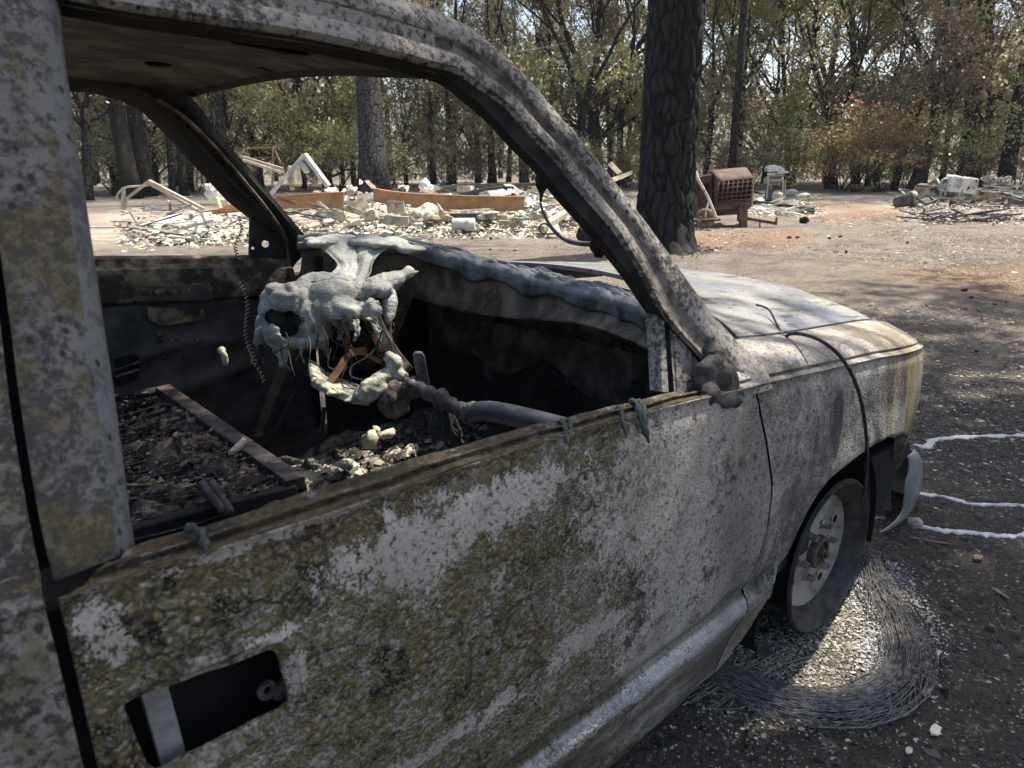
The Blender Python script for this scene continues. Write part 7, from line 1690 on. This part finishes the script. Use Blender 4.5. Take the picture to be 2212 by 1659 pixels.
def tank(c, ax, r, h, label):
    root = empty('gas_tank', tuple(c)); mb = MB()
    mb.lathe([(0.01, -h/2), (r*.6, -h/2+.01), (r*.92, -h*0.36), (r, -h*.22), (r, h*.22), (r*.92, h*.36), (r*.6, h/2-.01), (.03, h/2)], (0, 0, 0), ax, 24); mb.build('body', M_tank, root, True)
    A_ = Vector(ax).normalized(); mb = MB(); mb.lathe([(r*.52, h*.45), (r*.55, h*.45), (r*.55, h*.62), (r*.50, h*.62), (r*.50, h*.47)], (0, 0, 0), ax, 20, cap=False); mb.build('collar', M_tank, root)
    MB().lathe([(0.03, h*.48), (0.03, h*.58), (0.001, h*.58)], (0, 0, 0), ax, 10).build('valve', M_irondark, root)
    MB().lathe([(r*.6, -h*.55), (r*.62, -h*.55), (r*.62, -h*.42), (r*.6, -h*.42)], (0, 0, 0), ax, 20, cap=False).build('foot_ring', M_tank, root)
    return tag(root, label, 'gas tank', 'propane tanks near the grill')
K2 = ground_d(1678, 438)/FPX
tank(up(G(1678, 437), 12*K2), (0, 0, 1), 11*K2, 20*K2, 'scorched propane tank standing upright before the grill')
tank(up(G(1708, 424), 9*K2), tuple(_r*0.85-_f*0.35), 8.5*K2, 24*K2, 'scorched propane tank lying on its side right of the grill legs')
tank(up(G(1735, 441), 11*K2), tuple(-_f*0.9+_r*0.25+np.array([0, 0, -.1])), 11.5*K2, 22*K2, 'rightmost propane tank lying with its collar towards the truck')
for p, q, w, lab in [((1612, 436), (1708, 444), 0.10, 'charred black beam lying before the upright propane tank'), ((1626, 446), (1752, 462), 0.13, 'long charred black beam nearest the drive'), ((1613, 412), (1645, 421), 0.06, 'short charred beam behind the rusty cabinet')]:
    a, b = G(*p), G(*q); o = MB().beam(up(a, w*0.8), up(b, w*0.55), w*1.4, w*1.1, n=6, sag=-0.02).build('charred_beam', M_char, bevel=0.01); tag(o, lab, 'beam', 'charred beams near the grill')
o = blob('white_bundle', [(tuple(up(G(1706, 449), .12)), (.12, .1, .1))], M_white, None, 0.03, amp=0.05, freq=6, smooth_it=1); tag(o, 'small white bundle on the long charred beam', 'bundle')
sheet([(1628, 432), (1650, 424), (1654, 440), (1636, 444)], (22, 22.4, 21.5, 21.4), 'white_sheet', 'crumpled white sheet left of the upright tank', M_white, 'sheet', 0.08)
# ------------------------------------------------------------------ burnt pile on the right
dp = ground_d(2060, 452); LZ = lambda x, y, dz=0.0: Z(x, y, dp+dz)
o0 = G(2060, 455); tr_ = empty('burnt_trailer', tuple(o0)); L_ = lambda x, y, dz=0.0: LZ(x, y, dz)-o0
M_trail = simple('flaking_trailer_paint', (0.13, 0.085, 0.06), (0.46, 0.41, 0.32), 2.6, 0.8, 0.5, lo=0.42, hi=0.58)
girder('trailer_rail', 'flaking rusty trailer side sloping down through the right pile', [(1978, 400), (2040, 406), (2100, 412), (2150, 418), (2182, 422)], [(1976, 424), (2040, 426), (2100, 430), (2140, 434), (2170, 436)], dp+0.2, dp+0.2, M_trail, 0.3, cat='trailer', group=None) if False else None
MB().shell([[L_(1978, 401), L_(2050, 407), L_(2110, 413), L_(2182, 422)], [L_(1974, 424), L_(2050, 426), L_(2110, 430), L_(2168, 438)]], tuple(_f*0.05)).build('side_board', M_trail, tr_)
MB().beam(L_(1978, 400, -.03), L_(2182, 421, -.03), 0.06, 0.05).build('top_rail', M_redrust, tr_)
MB().shell([[L_(1978, 401, 0), L_(2182, 422, 0)], [L_(1990, 398, 1.4), L_(2200, 416, 1.4)]], (0, 0, 0.03)).build('bed', M_irondark, tr_)
for pts in ([(1996, 425), (1980, 430), (2008, 447)], [(2010, 426), (2030, 446)], [(2046, 424), (2000, 441)], [(2058, 424), (2050, 450)], [(2036, 426), (2018, 444)], [(2098, 428), (2110, 450)]):
    mb = MB()
    for a, b in zip(pts[:-1], pts[1:]): mb.beam(L_(*a, -.1), L_(*b, -.3), 0.06, 0.05)
    mb.build('strut', M_irondark, tr_)
for x in (2030, 2040, 2070): MB().prism([L_(x, 412, -.12), L_(x+7, 410, -.12), L_(x+3, 430, -.12), L_(x-2, 434, -.12)], tuple(_f*0.02)).build('hanging_strip', M_ashgrey, tr_)
tag(tr_, 'burnt-down rusty trailer bed carrying white cabinets in the right pile', 'trailer')
def cabinet(px4, dz, label, smudge):
    o0 = LZ(*px4[0], dz); root = empty('white_cabinet', tuple(o0)); P = [LZ(x, y, dz)-o0 for x, y in px4]
    MB().prism(P, tuple(np.array([_f[0], _f[1], 0.05])*0.32)).build('shell', M_white, root, bevel=0.035)
    for (x, y, w, h) in smudge:
        c = LZ(x, y, dz-0.012)-o0; q = random.Random(int(x)); n = 9
        MB().prism([c+w*K4*math.cos(2*math.pi*k/n)*q.uniform(.5, 1.1)*_r+np.array([0, 0, h*K4*math.sin(2*math.pi*k/n)*q.uniform(.5, 1.1)]) for k in range(n)], tuple(_f*0.006)).build('burnt_patch', M_redrust if w > 5 else M_irondark, root)
    return tag(root, label, 'cabinet', 'white enamel cabinets on the trailer')
K4 = dp/FPX
cabinet([(2056, 382), (2062, 378), (2080, 381), (2083, 386), (2077, 416), (2050, 415)], -0.25, 'white cabinet with a dark smudge row, left of the two on the trailer', [(2066, 388, 1.6, 2.0), (2070, 389, 1.6, 2.0), (2074, 390, 1.6, 2.0), (2053, 401, 1.5, 2), (2070, 411, 1.2, 1)])
cabinet([(2090, 385), (2096, 383), (2114, 386), (2116, 389), (2108, 422), (2080, 417)], -0.15, 'rust-spotted white cabinet, right of the two on the trailer', [(2093, 405, 3.2, 4.5), (2090, 409, 2.2, 2), (2101, 394, 1.2, 1.5), (2109, 391, 3.0, 3)])
mb = MB(); pts = [(2026, 408), (2036, 389), (2042, 386), (2056, 389), (2055, 395), (2050, 411), (2042, 414)]
mb.tube([tuple(LZ(*p, -.1)) for p in pts+[pts[0]]], 0.035, 8); mb.prism([LZ(*p, -.07) for p in pts], tuple(_f*0.03)); o = mb.build('framed_tray', M_sheet, None, True); tag(o, 'white-rimmed grey tray leaning against the left white cabinet', 'tray')
bk = empty('bucket', tuple(LZ(1953, 434))); A_ = Vector((_r[0]*0.93, _r[1]*0.93, 0.22)); MB().lathe([(0.01, -0.24), (0.14, -0.24), (0.19, 0.22), (0.20, 0.24), (0.17, 0.22), (0.12, -0.20), (0.01, -0.2)], (0, 0, 0), tuple(A_), 24, cap=False).build('bucket_body', M_irondark, bk, True)
MB().lathe([(0.203, 0.17), (0.215, 0.18), (0.215, 0.30), (0.19, 0.30)], (0, 0, 0), tuple(A_), 24, cap=False).build('bucket_rim', M_ashgrey, bk, True)
MB().tube(smoothpts([LZ(1965, 424)-LZ(1953, 434), LZ(1972, 411)-LZ(1953, 434), LZ(1982, 420)-LZ(1953, 434), LZ(1979, 434)-LZ(1953, 434)], 12), 0.008, 5).build('handle', M_irondark, bk); tag(bk, 'dark bucket lying on its side left of the burnt trailer', 'bucket')
block(2131, 457, dp-0.9, (0.44, 0.24, 0.22), (0.1, 0.05, vyaw), 'grey block lying alone at the front of the right pile', M_blockgrey)
block(2060, 461, dp-1.0, (0.2, 0.2, 0.2), (0.1, 0.1, vyaw+.3), 'small brown block under the trailer prop', M_brownpipe)
o = MB().beam(LZ(2065, 424, -.2), LZ(2058, 455, -.5), 0.07, 0.07).build('prop_stand', M_redrust, tr_) 
o.location = Vector(tuple(-np.array(tr_.location)))
ch = girder('steel_channel', 'dark steel channel at the right edge of the right pile', [(2178, 427), (2200, 428), (2260, 430)], [(2178, 444), (2200, 445), (2260, 446)], dp-0.3, dp-0.2, M_irondark)
sheet([(2000, 400), (2020, 388), (2032, 402), (2026, 410)], (dp+.6,)*4, 'dark_board', 'dark board tilted behind the tray on the right pile', M_brownpipe, 'board', 0.02, .03)
sheet([(2009, 406), (2016, 397), (2028, 402), (2022, 410)], (dp+.3,)*4, 'yellow_scrap', 'yellow scrap under the tilted dark board', M_cream, 'scrap', 0.02, .02)
o = MB().beam(LZ(2024, 386, .5), LZ(2032, 402, .4), .05, .03).build('white_lath', M_white); tag(o, 'white lath sticking up behind the tray', 'lath')
for i in range(9):
    q = random.Random(70+i); x = 2120+q.uniform(0, 60); y = 398+(i//3)*9+q.uniform(0, 4); nm, mm = [('grey', M_ashgrey), ('blackened', M_irondark), ('bleached', M_white)][i % 3]
    o = MB().beam(LZ(x, y, .8), LZ(x+q.uniform(20, 50), y+q.uniform(2, 12), .6), .10, .04).build('burnt_board', mm); tag(o, '%s board in the %s layer of the heap behind the right white cabinet' % (nm, ['top', 'middle', 'bottom'][i//3]), 'board', 'boards heaped behind the white cabinets')
for pts, lab in (([(2104, 474), (2125, 479), (2150, 480), (2171, 477)], 'dark hose lying on the dirt before the right pile, left one'), ([(2150, 474), (2180, 477), (2205, 473), (2260, 468)], 'dark hose running out of view at the right edge')):
    o = MB().tube(smoothpts([up(G(*p), .02) for p in pts], 24), .022, 6).build('hose', M_cable, None, True); tag(o, lab, 'hose', 'hoses before the right pile')
mb = MB(); q = random.Random(8)
for k in range(90):
    x, y = q.uniform(2128, 2180), q.uniform(386, 410); pts = [LZ(x+q.uniform(-14, 14), y+q.uniform(-9, 9), 1.0+q.uniform(-.25, .25)) for _ in range(4)]
    mb.tube(smoothpts(pts, 10), q.uniform(.008, .02), 4)
o = mb.build('wire_tangle', M_ashgrey); tag(o, 'pale wiry tangle on the boards before the broad black pine', 'wire tangle')


# twisted scraps of sheet and frame lying over the rubble
SC = ['pale curled scrap', 'dark curled scrap', 'grey bent sheet', 'rust-brown bent strip']
SM = [M_white, M_irondark, M_sheet, M_boxrust]
q = random.Random(77)
WH = [(700, 'left of the tipped yellowish block'), (760, 'above the tipped yellowish block'), (820, 'left of the orange girder end'), (880, 'behind the orange girder'), (940, 'near the back girders'), (1040, 'among the back girders'), (1120, 'right of the orange girder end'), (1170, 'left of the long pale post'), (1230, 'beside the long pale post')]
for i in range(27):
    X0, wh = WH[i % 9]; k = (i*7+2*(i//9)) % 4; front = i >= 18
    x = X0+q.uniform(-22, 22); y = q.uniform(404, 424) if not front else q.uniform(470, 490); d = q.uniform(15.8, 18.5) if not front else q.uniform(13.6, 14.6)
    w, h = q.uniform(10, 26), q.uniform(5, 12); a = q.uniform(-0.6, 0.6); n = 9; rows = []
    for j in range(n):
        row = []
        for m_ in range(n):
            u, v = m_/(n-1)-.5, j/(n-1)-.5; cx_ = x+w*u*math.cos(a)-h*v*math.sin(a); cy_ = y+w*u*math.sin(a)*.6+h*v
            row.append(Z(cx_, cy_, d+0.35*math.sin(3*u+i)*.5-0.25*v)+np.array([0, 0, .06*mnoise.noise(Vector((u*4, v*4, i)))]))
        rows.append(row)
    o = MB().shell(rows, tuple(_f*0.008)).build('sheet_scrap', SM[k]); tag(o, '%s on the %s of the rubble %s' % (SC[k], 'front edge' if front else 'back', wh), 'scrap', 'twisted scraps in the house rubble')
# thin smoke hanging over the burnt ground
def haze_mat():
    m = bpy.data.materials.new('thin_smoke'); m.use_nodes = True; n = m.node_tree.nodes; l = m.node_tree.links
    n.remove(n['Principled BSDF']); v = n.new('ShaderNodeVolumePrincipled'); v.inputs['Color'].default_value = (0.86, 0.90, 0.96, 1); v.inputs['Density'].default_value = HAZE; v.inputs['Anisotropy'].default_value = 0.2
    l.new(v.outputs[0], n['Material Output'].inputs['Volume']); return m
HAZE = 0.0004
if HAZE > 0:
    o = MB().box((80, 80, 12), (760, 760, 26)).build('haze', haze_mat()); tag(o, kind='stuff')
